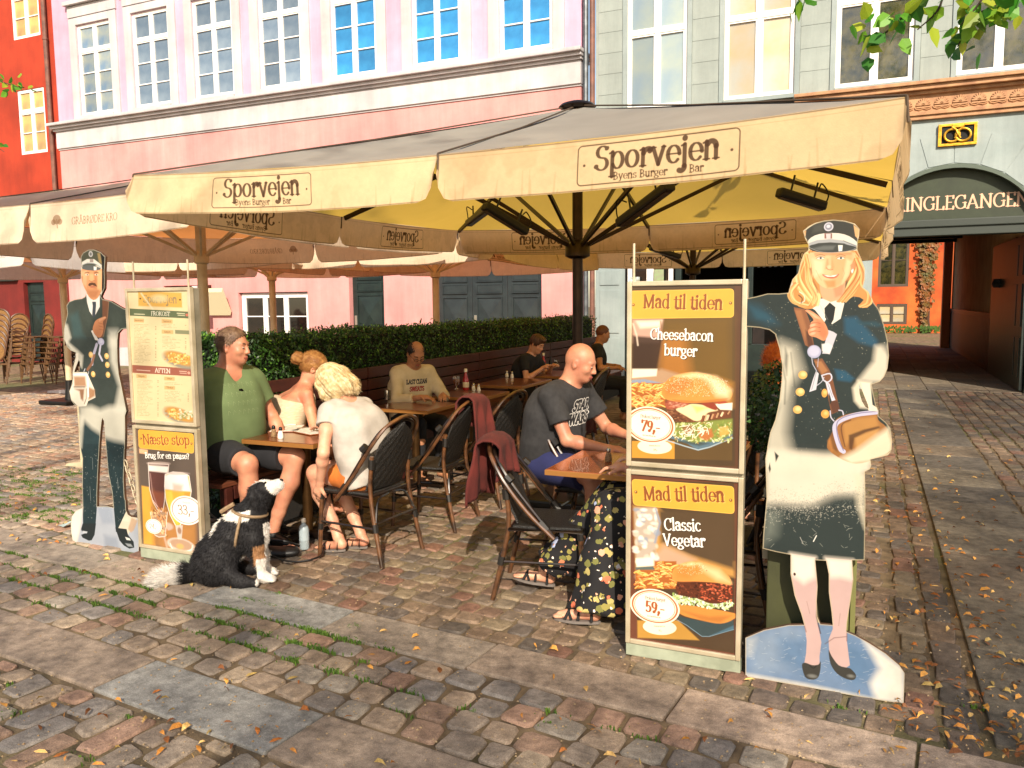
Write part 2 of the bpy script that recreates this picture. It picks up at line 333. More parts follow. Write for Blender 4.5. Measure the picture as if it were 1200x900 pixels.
# ---- a drawn alphabet with thick stems, thin hairlines and serifs
def _arc(cx, cy, rx, ry, a, b, n=14): return [(cx+rx*math.cos(math.radians(a+(b-a)*i/n)), cy+ry*math.sin(math.radians(a+(b-a)*i/n))) for i in range(n+1)]
def _st(x, y0, y1): return [(x, y0), (x, y1)]
def _sf(x, y, k=.09): return [(x-k, y), (x+k, y)]
_h = .48
def _hl(x, y): return [(x-.09, y-.03), (x, y)]
GL = {
 'a': (.42, [_arc(.19, .14, .13, .14, 0, 360), _st(.32, .34, .04), _arc(.19, .33, .13, .15, 0, 150), [(.32, .04), (.4, .02)]]),
 'b': (.47, [_st(.1, 0, .74), _arc(.25, .24, .16, .24, -150, 150), _hl(.1, .74)]),
 'c': (.41, [_arc(.23, .24, .17, .24, 45, 315)]),
 'd': (.48, [_st(.37, 0, .74), _arc(.22, .24, .16, .24, 30, 330), _hl(.37, .74), _hl(.45, .03)]),
 'e': (.43, [_arc(.23, .24, .17, .24, 0, 318), [(.07, .25), (.4, .25)]]),
 'f': (.28, [_st(.12, 0, .6), _arc(.24, .6, .12, .15, 180, 40), [(.0, .46), (.28, .46)], _sf(.12, 0)]),
 'g': (.43, [_arc(.2, .31, .14, .16, 0, 360), _arc(.21, -.09, .17, .11, 0, 360), [(.12, .17), (.1, .08), (.3, .02)], [(.3, .43), (.4, .47)]]),
 'h': (.48, [_st(.1, 0, .74), _arc(.24, .33, .13, .15, 150, 0), _st(.37, 0, .35), _sf(.1, 0), _sf(.37, 0), _hl(.1, .74)]),
 'i': (.22, [_st(.11, 0, _h), _sf(.11, 0), _hl(.11, _h), [(.11, .64), (.112, .66)]]),
 'j': (.22, [_st(.12, -.12, _h), _arc(.02, -.12, .1, .12, 0, -120), _hl(.12, _h), [(.12, .64), (.122, .66)]]),
 'k': (.46, [_st(.1, 0, .74), [(.12, .22), (.36, .46)], [(.2, .28), (.4, 0)], _sf(.1, 0), _sf(.38, .47, .07)]),
 'l': (.22, [_st(.11, 0, .74), _sf(.11, 0), _hl(.11, .74)]),
 'm': (.74, [_st(.1, 0, _h), _arc(.23, .33, .13, .15, 150, 0), _st(.36, 0, .35), _arc(.5, .33, .13, .15, 150, 0), _st(.63, 0, .35), _sf(.1, 0), _sf(.36, 0), _sf(.63, 0), _hl(.1, _h)]),
 'n': (.48, [_st(.1, 0, _h), _arc(.24, .33, .13, .15, 150, 0), _st(.37, 0, .35), _sf(.1, 0), _sf(.37, 0), _hl(.1, _h)]),
 'o': (.46, [_arc(.23, .24, .17, .24, 0, 360, 20)]),
 'p': (.48, [_st(.1, -.22, _h), _arc(.26, .24, .16, .24, -150, 150), _sf(.1, -.22), _hl(.1, _h)]),
 'r': (.34, [_st(.1, 0, _h), _arc(.25, .32, .14, .15, 165, 60), [(.3, .43), (.302, .4)], _sf(.1, 0), _hl(.1, _h)]),
 's': (.37, [_arc(.19, .35, .11, .125, 40, 240, 10)+_arc(.18, .125, .13, .125, 60, -150, 12)]),
 't': (.29, [_st(.13, .1, .6), _arc(.23, .1, .1, .1, 180, 290), [(.0, .46), (.27, .46)]]),
 'u': (.48, [_st(.1, .13, _h), _arc(.22, .14, .12, .14, 180, 340), _st(.36, 0, _h), _hl(.1, _h), _hl(.36, _h), _hl(.44, .03)]),
 'v': (.44, [[(.06, _h), (.22, 0)], [(.22, 0), (.37, _h)], _sf(.07, _h, .07), _sf(.37, _h, .06)]),
 'y': (.44, [[(.06, _h), (.22, .02)], [(.37, _h), (.17, -.15), (.06, -.18)], _sf(.07, _h, .07), _sf(.37, _h, .06)]),
 'w': (.66, [[(.06, _h), (.19, 0)], [(.19, 0), (.33, _h)], [(.33, _h), (.46, 0)], [(.46, 0), (.59, _h)], _sf(.07, _h, .06), _sf(.59, _h, .05)]),
 'æ': (.62, [_arc(.17, .14, .12, .14, 0, 360), _arc(.18, .33, .12, .15, 0, 150), _arc(.44, .24, .15, .24, 0, 318), [(.3, .25), (.58, .25)]]),
 'A': (.6, [[(.28, .68), (.06, 0)], [(.28, .68), (.52, 0)], [(.14, .22), (.42, .22)], _sf(.06, 0, .07), _sf(.52, 0, .08)]),
 'B': (.52, [_st(.12, 0, .68), _arc(.22, .51, .16, .17, 90, -90), _arc(.24, .17, .19, .17, 90, -90), [(.03, .68), (.22, .68)], [(.03, 0), (.24, 0)], [(.12, .34), (.23, .34)]]),
 'C': (.56, [_arc(.32, .34, .26, .35, 50, 310, 20), [(.49, .5), (.49, .66)]]),
 'D': (.6, [_st(.12, 0, .68), _arc(.22, .34, .31, .34, 90, -90, 20), [(.03, .68), (.22, .68)], [(.03, 0), (.22, 0)]]),
 'E': (.48, [_st(.12, 0, .68), [(.03, .68), (.42, .68)], [(.42, .68), (.42, .57)], [(.03, 0), (.43, 0)], [(.43, 0), (.44, .12)], [(.12, .35), (.34, .35)]]),
 'F': (.45, [_st(.12, 0, .68), [(.03, .68), (.42, .68)], [(.42, .68), (.42, .56)], [(.12, .35), (.34, .35)], _sf(.12, 0)]),
 'G': (.6, [_arc(.32, .34, .26, .35, 50, 325, 20), _st(.52, .06, .3), _sf(.5, .3), [(.5, .52), (.5, .66)]]),
 'I': (.25, [_st(.12, 0, .68), _sf(.12, 0), _sf(.12, .68)]),
 'K': (.58, [_st(.12, 0, .68), [(.12, .28), (.46, .68)], [(.22, .38), (.5, 0)], _sf(.12, 0), _sf(.12, .68), _sf(.46, .68, .07), _sf(.51, 0, .07)]),
 'L': (.47, [_st(.12, 0, .68), _sf(.12, .68), [(.03, 0), (.42, 0)], [(.42, 0), (.43, .13)]]),
 'M': (.74, [_st(.12, 0, .68), [(.12, .68), (.36, .05)], [(.36, .05), (.6, .68)], _st(.61, 0, .68), _sf(.12, 0), _sf(.61, 0), _sf(.09, .68, .06), _sf(.64, .68, .06)]),
 'N': (.64, [_st(.11, 0, .68), [(.11, .68), (.52, 0)], _st(.53, 0, .68), _sf(.11, 0), _sf(.08, .68, .06), _sf(.53, .68)]),
 'O': (.64, [_arc(.32, .34, .27, .35, 0, 360, 24)]),
 'R': (.55, [_st(.12, 0, .68), _arc(.23, .51, .17, .17, 90, -90), [(.03, .68), (.23, .68)], [(.12, .34), (.24, .34)], [(.26, .33), (.5, 0)], _sf(.12, 0)]),
 'S': (.46, [_arc(.24, .51, .16, .17, 40, 250, 12)+_arc(.22, .17, .18, .18, 65, -155, 14)]),
 'T': (.52, [_st(.26, 0, .68), [(.03, .68), (.49, .68)], [(.03, .68), (.03, .56)], [(.49, .68), (.49, .56)], _sf(.26, 0)]),
 'V': (.58, [[(.07, .68), (.29, 0)], [(.29, 0), (.5, .68)], _sf(.07, .68, .08), _sf(.5, .68, .07)]),
 'W': (.8, [[(.07, .68), (.24, 0)], [(.24, 0), (.4, .68)], [(.4, .68), (.57, 0)], [(.57, 0), (.73, .68)], _sf(.07, .68, .08), _sf(.73, .68, .07)]),
 '0': (.46, [_arc(.23, .34, .17, .34, 0, 360, 20)]), '1': (.34, [_st(.18, 0, .68), _sf(.18, 0, .11), [(.06, .56), (.18, .68)]]),
 '2': (.44, [_arc(.22, .5, .15, .18, 160, -20)+[(.07, .02)], [(.05, .02), (.4, .02)]]),
 '3': (.44, [_arc(.2, .52, .14, .16, 140, -90), _arc(.2, .18, .17, .18, 90, -140)]),
 '4': (.48, [_st(.32, 0, .68), [(.32, .68), (.04, .2)], [(.04, .2), (.44, .2)], _sf(.32, 0)]),
 '5': (.44, [[(.12, .66), (.38, .66)], [(.12, .66), (.1, .4)], _arc(.2, .2, .17, .21, 120, -140)]),
 '7': (.44, [[(.06, .66), (.4, .66)], [(.4, .66), (.16, 0)], [(.06, .66), (.06, .54)]]),
 '8': (.46, [_arc(.23, .51, .14, .17, 0, 360), _arc(.23, .17, .17, .17, 0, 360)]),
 '9': (.46, [_arc(.22, .47, .15, .2, 0, 360), _arc(.1, .4, .27, .4, 10, -70)]),
 ',': (.2, [[(.1, .04), (.1, .02)], [(.11, .02), (.05, -.14)]]), '-': (.34, [[(.04, .24), (.3, .24)], [(.04, .25), (.3, .25)]]), '.': (.18, [[(.09, .03), (.092, .035)]]),
 '?': (.4, [_arc(.19, .53, .13, .15, 160, -60)+[(.18, .2)], [(.18, .03), (.182, .04)]]), ' ': (.24, []), ':': (.2, [[(.1, .05), (.1, .06)], [(.1, .4), (.1, .41)]]),
}
GL['Å'] = (.6, GL['A'][1]+[_arc(.28, .8, .06, .06, 0, 360, 10)]); GL['Ø'] = (.64, GL['O'][1]+[[(.1, -.02), (.54, .7)]])
def tw(t, size, xs=1, ls=0): return sum(GL[c][0]+ls for c in t)*size*xs
def text(cv, t, x, z, size, col, xs=1, thick=.105, thin=.04, align='c', ang=0, sheen=None, ls=0, op=1, flip=False, bend=0, soft=0):
    W = tw(t, size, xs, ls); ox = -W/2 if align == 'c' else (-W if align == 'r' else 0); ca, sa = math.cos(ang), math.sin(ang)
    for c in t:
        adv, strokes = GL[c]
        for st in strokes:
            P = []; Wd = []
            for i, p in enumerate(st):
                a = st[max(i-1, 0)]; b = st[min(i+1, len(st)-1)]; l = math.hypot(b[0]-a[0], b[1]-a[1])+1e-9; k = abs(b[1]-a[1])/l
                if l < .06: k = 1.3
                qx, qz = ox+p[0]*size*xs, p[1]*size
                if bend: th_ = qx*bend; R_ = 1/bend; qx, qz = math.sin(th_)*(R_+qz), math.cos(th_)*(R_+qz)-R_
                if flip: qx = -qx
                P.append((x+qx*ca-qz*sa, z+qx*sa+qz*ca)); Wd.append((thin+(thick-thin)*k**1.5)*size)
            cv.line(P, Wd, col, op, soft)
        ox += (adv+ls)*size*xs
# ---------------------------------------------------------------- smooth bodies grown from limbs (distance field + surface nets)
def surface_nets(F, org, h):
    s = F < 0; nx, ny, nz = F.shape
    acc = np.zeros((nx-1, ny-1, nz-1, 3), np.float32); cnt = np.zeros((nx-1, ny-1, nz-1), np.float32)
    for ax in range(3):
        a = [slice(None)]*3; b = [slice(None)]*3; a[ax] = slice(0, -1); b[ax] = slice(1, None)
        A, B = F[tuple(a)], F[tuple(b)]; cr = (A < 0) != (B < 0); t = np.where(cr, A/(A-B+1e-12), 0).astype(np.float32)
        o1, o2 = [i for i in range(3) if i != ax]
        for d1 in (0, 1):
            for d2 in (0, 1):
                q = [slice(None)]*3; q[o1] = slice(d1, F.shape[o1]-1+d1); q[o2] = slice(d2, F.shape[o2]-1+d2); q = tuple(q)
                c = cr[q]; tt = t[q]
                acc[..., ax] += c*tt; acc[..., o1] += c*d1; acc[..., o2] += c*d2; cnt += c
    m = cnt > 0; idx = -np.ones(cnt.shape, np.int64); ii = np.argwhere(m); idx[m] = np.arange(len(ii))
    V = (ii + acc[m]/cnt[m][:, None])*h + np.array(org)
    Q = []
    for ax in range(3):
        a = [slice(None)]*3; b = [slice(None)]*3; a[ax] = slice(0, -1); b[ax] = slice(1, None); sa_, sb = s[tuple(a)], s[tuple(b)]; e = np.argwhere(sa_ != sb)
        o1, o2 = (ax+1) % 3, (ax+2) % 3
        ok = (e[:, o1] > 0) & (e[:, o2] > 0) & (e[:, o1] < F.shape[o1]-1) & (e[:, o2] < F.shape[o2]-1); e = e[ok]
        def at_(d1, d2): q = e.copy(); q[:, o1] -= d1; q[:, o2] -= d2; return idx[q[:, 0], q[:, 1], q[:, 2]]
        f = np.stack([at_(1, 1), at_(0, 1), at_(0, 0), at_(1, 0)], 1); flip = sb[e[:, 0], e[:, 1], e[:, 2]]; f[flip] = f[flip][:, ::-1]; Q.append(f)
    return V, np.concatenate(Q)
class Flesh:
    def __init__(s): s.P = []
    def cap(s, a, b, ra, rb, k=.02, cut=None, mode='+'): s.P.append(('c', np.array(a, float), np.array(b, float), ra, rb, k, cut, mode)); return s
    def chain(s, pts, rad, k=.02):
        for i in range(len(pts)-1): s.cap(pts[i], pts[i+1], rad[i], rad[i+1], k)
        return s
    def ell(s, c, r, k=.02, R=None, mode='+'): s.P.append(('e', np.array(c, float), np.array(r, float), np.eye(3) if R is None else np.array(R), None, k, None, mode)); return s
    def half(s, p, n): s.P.append(('h', np.array(p, float), np.array(n, float)/np.linalg.norm(n), 0, 0, 0, None, 'h')); return s   # removes the side n points to
    def mesh(s, h, disp=None, pad=.03):
        lo = np.full(3, 1e9); hi = -lo
        for t, a, b, ra, rb, k, cut, mode in s.P:
            if mode != '+': continue
            if t == 'c': r = max(ra, rb); lo = np.minimum(lo, np.minimum(a, b)-r); hi = np.maximum(hi, np.maximum(a, b)+r)
            else: r = np.max(b); lo = np.minimum(lo, a-r); hi = np.maximum(hi, a+r)
        lo = lo-pad; hi = hi+pad; n = np.ceil((hi-lo)/h).astype(int)+1; F = np.full(n, .05, np.float32)
        ax = [lo[i]+np.arange(n[i])*h for i in range(3)]
        for t, a, b, ra, rb, k, cut, mode in s.P:
            if t == 'h':
                D = (ax[0][:, None, None]-a[0])*b[0]+(ax[1][None, :, None]-a[1])*b[1]+(ax[2][None, None, :]-a[2])*b[2]; F = np.maximum(F, D.astype(np.float32)); continue
            r = (max(ra, rb) if t == 'c' else np.max(b))+k+.05 if mode == '+' else (max(ra, rb) if t == 'c' else np.max(b))+k+.01
            l2 = (np.minimum(a, b) if t == 'c' else a)-r; h2 = (np.maximum(a, b) if t == 'c' else a)+r
            i0 = np.clip(((l2-lo)/h).astype(int), 0, n); i1 = np.clip(((h2-lo)/h).astype(int)+1, 0, n)
            if (i1 <= i0).any(): continue
            X = ax[0][i0[0]:i1[0]][:, None, None]; Y = ax[1][i0[1]:i1[1]][None, :, None]; Z = ax[2][i0[2]:i1[2]][None, None, :]
            if t == 'c':
                e = b-a; L2 = e@e+1e-12; tt = np.clip(((X-a[0])*e[0]+(Y-a[1])*e[1]+(Z-a[2])*e[2])/L2, 0, 1)
                D = np.sqrt((X-a[0]-tt*e[0])**2+(Y-a[1]-tt*e[1])**2+(Z-a[2]-tt*e[2])**2)-(ra+(rb-ra)*tt)
                if cut:
                    u = e/math.sqrt(L2)
                    if 'b' in cut: D = np.maximum(D, (X-b[0])*u[0]+(Y-b[1])*u[1]+(Z-b[2])*u[2])
                    if 'a' in cut: D = np.maximum(D, -((X-a[0])*u[0]+(Y-a[1])*u[1]+(Z-a[2])*u[2]))
            else:
                x, y, z = X-a[0], Y-a[1], Z-a[2]; R = ra
                q0 = (x*R[0][0]+y*R[0][1]+z*R[0][2])/b[0]; q1 = (x*R[1][0]+y*R[1][1]+z*R[1][2])/b[1]; q2 = (x*R[2][0]+y*R[2][1]+z*R[2][2])/b[2]
                kk = np.sqrt(q0*q0+q1*q1+q2*q2); g = np.sqrt((q0/b[0])**2+(q1/b[1])**2+(q2/b[2])**2)+1e-9; D = kk*(kk-1)/g
            sl_ = (slice(i0[0], i1[0]), slice(i0[1], i1[1]), slice(i0[2], i1[2])); G_ = F[sl_]; D = D.astype(np.float32)
            if mode == '+': hh = np.maximum(k-np.abs(G_-D), 0)/max(k, 1e-6); F[sl_] = np.minimum(G_, D)-hh*hh*k*.25
            else: hh = np.maximum(k-np.abs(G_+D), 0)/max(k, 1e-6); F[sl_] = np.maximum(G_, -D)+hh*hh*k*.25
        if disp is not None: F = F + disp(ax[0][:, None, None], ax[1][None, :, None], ax[2][None, None, :]).astype(np.float32)
        F[0] = F[-1] = .05; F[:, 0] = F[:, -1] = .05; F[:, :, 0] = F[:, :, -1] = .05
        return surface_nets(F, lo, h)
    def build(s, name, m, parent, h=.008, disp=None, colour=None, **kw):
        V, Q = s.mesh(h, disp)
        me = bpy.data.meshes.new(name); me.vertices.add(len(V)); me.vertices.foreach_set("co", V.astype(np.float32).ravel())
        me.loops.add(len(Q)*4); me.loops.foreach_set("vertex_index", Q.astype(np.int32).ravel()); me.polygons.add(len(Q))
        me.polygons.foreach_set("loop_start", np.arange(len(Q), dtype=np.int32)*4); me.polygons.foreach_set("use_smooth", np.ones(len(Q), bool)); me.update(calc_edges=True)
        me.materials.append(m)
        if colour is not None:
            c = colour(V); at = me.color_attributes.new("Col", 'FLOAT_COLOR', 'POINT'); at.data.foreach_set("color", np.concatenate([c, np.ones((len(c), 1))], 1).astype(np.float32).ravel())
        return put(name, me, parent, **kw)
# ================================================================ GROUND AND PAVING
AP = math.radians(5.7); RP = np.array([math.cos(AP), -math.sin(AP)]); NP = np.array([math.sin(AP), math.cos(AP)])
def pav(sv, nv): return RP*sv + NP*nv
M_joint = mat("joint_sand", srgb('#8a7557'), .95, srgb('#544532'), 7, bump=.8, bscale=120, detail=8)
nt = M_joint.node_tree; N = nt.nodes; L = nt.links
n_ = N.new("ShaderNodeTexNoise"); n_.inputs["Scale"].default_value = .5; n_.inputs["Detail"].default_value = 8; tcn = N.new("ShaderNodeTexCoord"); L.new(tcn.outputs["Object"], n_.inputs["Vector"])
mr_ = N.new("ShaderNodeMapRange"); mr_.inputs[1].default_value = .5; mr_.inputs[2].default_value = .62; mr_.inputs[4].default_value = .55; L.new(n_.outputs[0], mr_.inputs[0])
mx_ = N.new("ShaderNodeMix"); mx_.data_type = 'RGBA'; L.new(mr_.outputs[0], mx_.inputs[0]); src_ = N["Principled BSDF"].inputs["Base Color"].links[0].from_socket
L.new(src_, mx_.inputs[6]); mx_.inputs[7].default_value = _c4(srgb('#55612c')); L.new(mx_.outputs[2], N["Principled BSDF"].inputs["Base Color"])
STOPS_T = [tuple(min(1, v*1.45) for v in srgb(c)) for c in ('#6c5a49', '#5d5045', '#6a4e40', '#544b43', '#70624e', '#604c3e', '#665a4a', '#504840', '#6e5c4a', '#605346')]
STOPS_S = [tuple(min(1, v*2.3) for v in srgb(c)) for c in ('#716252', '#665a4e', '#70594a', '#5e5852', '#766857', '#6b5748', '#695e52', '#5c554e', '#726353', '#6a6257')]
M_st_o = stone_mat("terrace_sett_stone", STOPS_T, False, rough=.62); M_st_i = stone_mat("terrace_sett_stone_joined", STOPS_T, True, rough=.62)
M_ss_o = stone_mat("street_cobble_stone", STOPS_S, False); M_ss_i = stone_mat("street_cobble_stone_joined", STOPS_S, True)
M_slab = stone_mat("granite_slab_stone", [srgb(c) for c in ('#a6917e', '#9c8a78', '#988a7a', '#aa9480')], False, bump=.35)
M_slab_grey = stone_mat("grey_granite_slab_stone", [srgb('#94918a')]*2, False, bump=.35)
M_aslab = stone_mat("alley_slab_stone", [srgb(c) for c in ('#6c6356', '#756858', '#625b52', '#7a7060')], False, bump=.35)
g = MB(); R_ = 260; k_ = 26
xs_ = np.linspace(-R_, R_, k_+1); V = [(x, y, -.0125) for y in xs_ for x in xs_]; F = [(j*(k_+1)+i, j*(k_+1)+i+1, (j+1)*(k_+1)+i+1, (j+1)*(k_+1)+i) for j in range(k_) for i in range(k_)]
ground = struct('ground', mesh('ground', V, F, M_joint))
def stone_geo(rnd, w, d, hz=.0, bev=.009, dome=.0025):
    """an uneven chamfered block top, about 38 triangles"""
    j = min(w, d)*.075; c = min(w, d)*.12
    o = []
    for sx, sy in ((-1, -1), (1, -1), (1, 1), (-1, 1)):
        X = sx*w/2+rnd.uniform(-j, j)-sx*j*.6; Y = sy*d/2+rnd.uniform(-j, j)-sy*j*.6
        q = c*rnd.uniform(.5, 1.2)
        o += [(X, Y-sy*q), (X-sx*q, Y)] if sx*sy > 0 else [(X-sx*q, Y), (X, Y-sy*q)]
    V = [(x, y, -.035) for x, y in o]+[(x, y, -bev*.9) for x, y in o]
    for x, y in o: l = math.hypot(x, y); V.append((x*(1-bev*.9/l), y*(1-bev*.9/l), rnd.uniform(-.0015, .0015)))
    V.append((0, 0, dome)); F = []
    for a in (0, 8):
        F += [(a+i, a+(i+1) % 8, a+8+(i+1) % 8, a+8+i) for i in range(8)]
    F += [(16+i, 16+(i+1) % 8, 24) for i in range(8)]
    return V, F
UNIT = []
rs = random.Random(3)
def unit_meshes(name, m, n=12, ar=1.0, bev=.009):
    out = []
    for i in range(n):
        V, F = stone_geo(rs, .14, .14/ar, bev=bev); q_ = mesh(name, V, F, m, True); q_.polygons.foreach_set('use_smooth', [len(f) == 4 for f in F]); out.append(q_)
    return out
def in_view(x, y, m=60):
    d = np.array([x, y, 0])-CAM; z = d@CF
    if z < .3: return False
    px, py = 600+FPX*(d@CR)/z, 450-FPX*(d@CU)/z
    return -m < px < 1200+m and py < 900+m
def lay(name, cells, m_o, m_i, piece='cobble', limit=300, bev=.009, ar=1.0, tilt=.02, parent_kw={}):
    """cells: (x, y, w, d, rot, z). The nearest become parts, the rest one joined part."""
    root = struct(name, None); root.empty_display_size = .2
    cells = [c for c in cells if in_view(c[0], c[1])]
    cells.sort(key=lambda c: c[0]**2+c[1]**2)
    um = unit_meshes(piece, m_o, 12, ar, bev)
    for c in cells[:limit]:
        o = put(piece, rs.choice(um), root, (c[0], c[1], c[5])); o.rotation_euler = (rs.uniform(-tilt, tilt), rs.uniform(-tilt, tilt), c[4]+(PI if rs.random() < .5 else 0))
        o.scale = (c[2]/.14, c[3]/(.14/ar), 1)
    if len(cells) > limit:
        b = MB()
        for c in cells[limit:]:
            V, F = stone_geo(rs, c[2], c[3], bev=bev); ca, sa = math.cos(c[4]), math.sin(c[4]); tx, ty = rs.uniform(-tilt, tilt), rs.uniform(-tilt, tilt)
            b.add([(c[0]+x*ca-y*sa, c[1]+x*sa+y*ca, c[5]+z+x*tx+y*ty) for x, y, z in V], F)
        q_ = b.me('paving_stones', m_i, True); q_.polygons.foreach_set('use_smooth', [len(f) == 4 for f in b.F]); put('paving_stones', q_, root, kind='stuff')
    return root
def rows(n0, n1, s0, s1, rowd, lmin, lmax, gap=.010, along='s', seed=1, keep=None, zj=.004, wob=.006):
    """courses of stones in the paving frame; along='s': courses run across the picture"""
    r = random.Random(seed); out = []
    a0, a1, b0, b1 = (n0, n1, s0, s1) if along == 's' else (s0, s1, n0, n1)
    k = max(1, round((a1-a0)/rowd)); rd = (a1-a0)/k
    for i in range(k):
        t = b0-r.uniform(0, lmax); ac = a0+(i+.5)*rd
        while t < b1:
            l = r.uniform(lmin, lmax)
            if t < b1 < t+l: l = b1-t
            if l < .05: break
            c = t+l/2
            if along == 's': p = pav(c, ac+r.uniform(-wob, wob)); w_, d_ = l-gap, rd-gap
            else: p = pav(ac+r.uniform(-wob, wob), c); w_, d_ = rd-gap, l-gap
            if (keep is None or keep(p[0], p[1])) and b0 <= c <= b1: out.append((p[0], p[1], w_, d_, -AP+r.uniform(-.03, .03), r.uniform(-zj, zj)))
            t += l
    return out
# the two bands of long granite slabs
for bi, (n0, n1, js) in enumerate(((2.925, 3.225, [-8.6, -7.7, -6.75, -5.8, -4.75, -3.78, -2.83, -1.93, -.99, -.1, .62, 1.5]), (1.985, 2.31, [-7.4, -6.35, -5.3, -4.3, -3.25, -2.2, -1.15, -.1, .9]))):
    root = struct('slab_band', None)
    for i in range(len(js)-1):
        a, b_ = js[i]+.006, js[i+1]-.006; mb = MB(); mb.box(-(b_-a)/2, (b_-a)/2, -(n1-n0)/2+.004, (n1-n0)/2-.004, -.04, 0.004, .008)
        grey = (bi == 0 and abs(js[i]+3.78) < .01) or (bi == 1 and abs(js[i]+3.25) < .01)
        p = pav((a+b_)/2, (n0+n1)/2); o = mb.build('slab', M_slab_grey if grey else M_slab, root, loc=(p[0], p[1], rs.uniform(-.002, .003)), rz=-AP)
        if grey: o['label'] = 'grey granite slab among brownish ones'
lay('cobbled_strip', rows(2.325, 2.915, -8, 1.2, .147, .13, .2, seed=4), M_ss_o, M_ss_i, 'cobble')
lay('street_paving', rows(.6, 1.97, -6.5, 1.6, .145, .19, .3, gap=.014, along='n', seed=6), M_ss_o, M_ss_i, 'cobble', ar=.6, bev=.012)
EDGE = .46
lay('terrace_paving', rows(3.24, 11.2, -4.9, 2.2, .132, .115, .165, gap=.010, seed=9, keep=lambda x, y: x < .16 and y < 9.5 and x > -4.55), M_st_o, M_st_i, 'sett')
lay('square_paving', rows(3.24, 13, -16, -3.6, .135, .12, .18, gap=.010, seed=12, keep=lambda x, y: x < -4.56, zj=.006), M_ss_o, M_ss_i, 'sett', tilt=.04)
# the alley: courses that run towards the passage, a joint line, slabs, and setts again
def strip(x0, x1, wd, y0, y1, lmin, lmax, gap, seed):
    r = random.Random(seed); out = []; k = max(1, round((x1-x0)/wd)); rd = (x1-x0)/k
    for i in range(k):
        t = y0-r.uniform(0, lmax); x = x0+(i+.5)*rd
        while t < y1:
            l = r.uniform(lmin, lmax); yy = t+l/2; lo = (3.235+math.sin(AP)*-x)/math.cos(AP)
            if yy > lo+l*.3 and t+l < y1+.3: out.append((x, yy, rd-gap, l-gap, r.uniform(-.015, .015), r.uniform(-.003, .003)))
            t += l
    return out
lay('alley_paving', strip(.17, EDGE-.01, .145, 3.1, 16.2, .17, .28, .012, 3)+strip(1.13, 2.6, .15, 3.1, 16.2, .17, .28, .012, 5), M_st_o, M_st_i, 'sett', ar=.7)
root = struct('alley_slabs', None); y = 3.35
for cx, wd in ((.79, .64),):
    y = 3.3
    while y < 16.1:
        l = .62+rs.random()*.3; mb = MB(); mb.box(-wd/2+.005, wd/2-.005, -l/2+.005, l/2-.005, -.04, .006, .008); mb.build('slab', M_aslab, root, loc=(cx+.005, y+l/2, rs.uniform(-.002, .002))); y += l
lay('alley_paving', strip(2.62, 9, .15, 3.4, 16.2, .2, .3, .012, 8), M_st_o, M_st_i, 'sett', ar=.7, limit=200)
root = struct('passage_floor', None); r_ = random.Random(5)
for i in range(5):
    y = 16.35
    while y < 31:
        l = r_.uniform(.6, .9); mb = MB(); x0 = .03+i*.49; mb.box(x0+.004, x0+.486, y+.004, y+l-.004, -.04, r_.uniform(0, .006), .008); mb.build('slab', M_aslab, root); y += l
# bottom right: worn blocks before the band
lay('worn_paving', rows(1.2, 2.915, 1.0, 2.6, .19, .24, .4, gap=.012, seed=21), M_ss_o, M_ss_i, 'cobble', ar=.7)
# grass in the joints
def blades(name, spots, m, hmin=.005, hmax=.013, per=20, spread=.034):
    V = []; F = []; r = random.Random(4)
    for x, y in spots:
        for _ in range(per):
            a = r.uniform(0, 2*PI); q = r.gauss(0, spread); px, py = x+q*math.cos(a)*1.4, y+q*math.sin(a)*.5; h = r.uniform(hmin, hmax); b = r.uniform(0, 2*PI); lx, ly = math.cos(b)*h*.8, math.sin(b)*h*.8; wx, wy = -math.sin(b)*.0035, math.cos(b)*.0035
            n = len(V); V += [(px-wx, py-wy, -.012), (px+wx, py+wy, -.012), (px+lx*.5+wx*.7, py+ly*.5+wy*.7, h*.6), (px+lx*.5-wx*.7, py+ly*.5-wy*.7, h*.6), (px+lx, py+ly, h*.75)]
            F += [(n, n+1, n+2, n+3), (n+3, n+2, n+4)]
    return put(name, mesh(name, V, F, m), kind='stuff')
M_grass = mat("joint_grass", srgb('#5f7d22'), .8, srgb('#3c5a1a'), 30)
sp = []; r_ = random.Random(8)
for _ in range(300):
    px, py = r_.uniform(-40, 450), 0; a = r_.gauss(.5, .25); py = 617+.232*px+8 + (60+.05*px)*min(max(a, 0), 1.05)
    x, y = on_z(px, py); nn = x*NP[0]+y*NP[1]; k = round((nn-2.325)/.147); nn2 = 2.325+k*.1475; p = np.array([x, y])+NP*(nn2-nn); sp.append((p[0], p[1]))
sp = [s for i, s in enumerate(sp) if mnoise.noise(Vector((s[0]*2.2, s[1]*2.2, 0))) > -.02 or i % 9 == 0]
for _ in range(260): px, py = r_.uniform(-20, 95), r_.uniform(545, 612); sp.append(on_z(px, py))
for _ in range(34):
    x, y = on_z(r_.uniform(0, 900), r_.uniform(760, 890)); sv, nn = x*RP[0]+y*RP[1], x*NP[0]+y*NP[1]
    if 2.33 < nn < 2.9: nn2 = 2.325+round((nn-2.325)/.147)*.1475; sp.append(tuple(pav(sv, nn2)))
    elif nn < 1.95: sp.append(tuple(pav(round(sv/.145)*.145, nn)))
for q in ((1145, 828), (984, 828), (645, 848), (855, 718)): sp.append(on_z(*q))
blades('joint_grass', sp, M_grass)
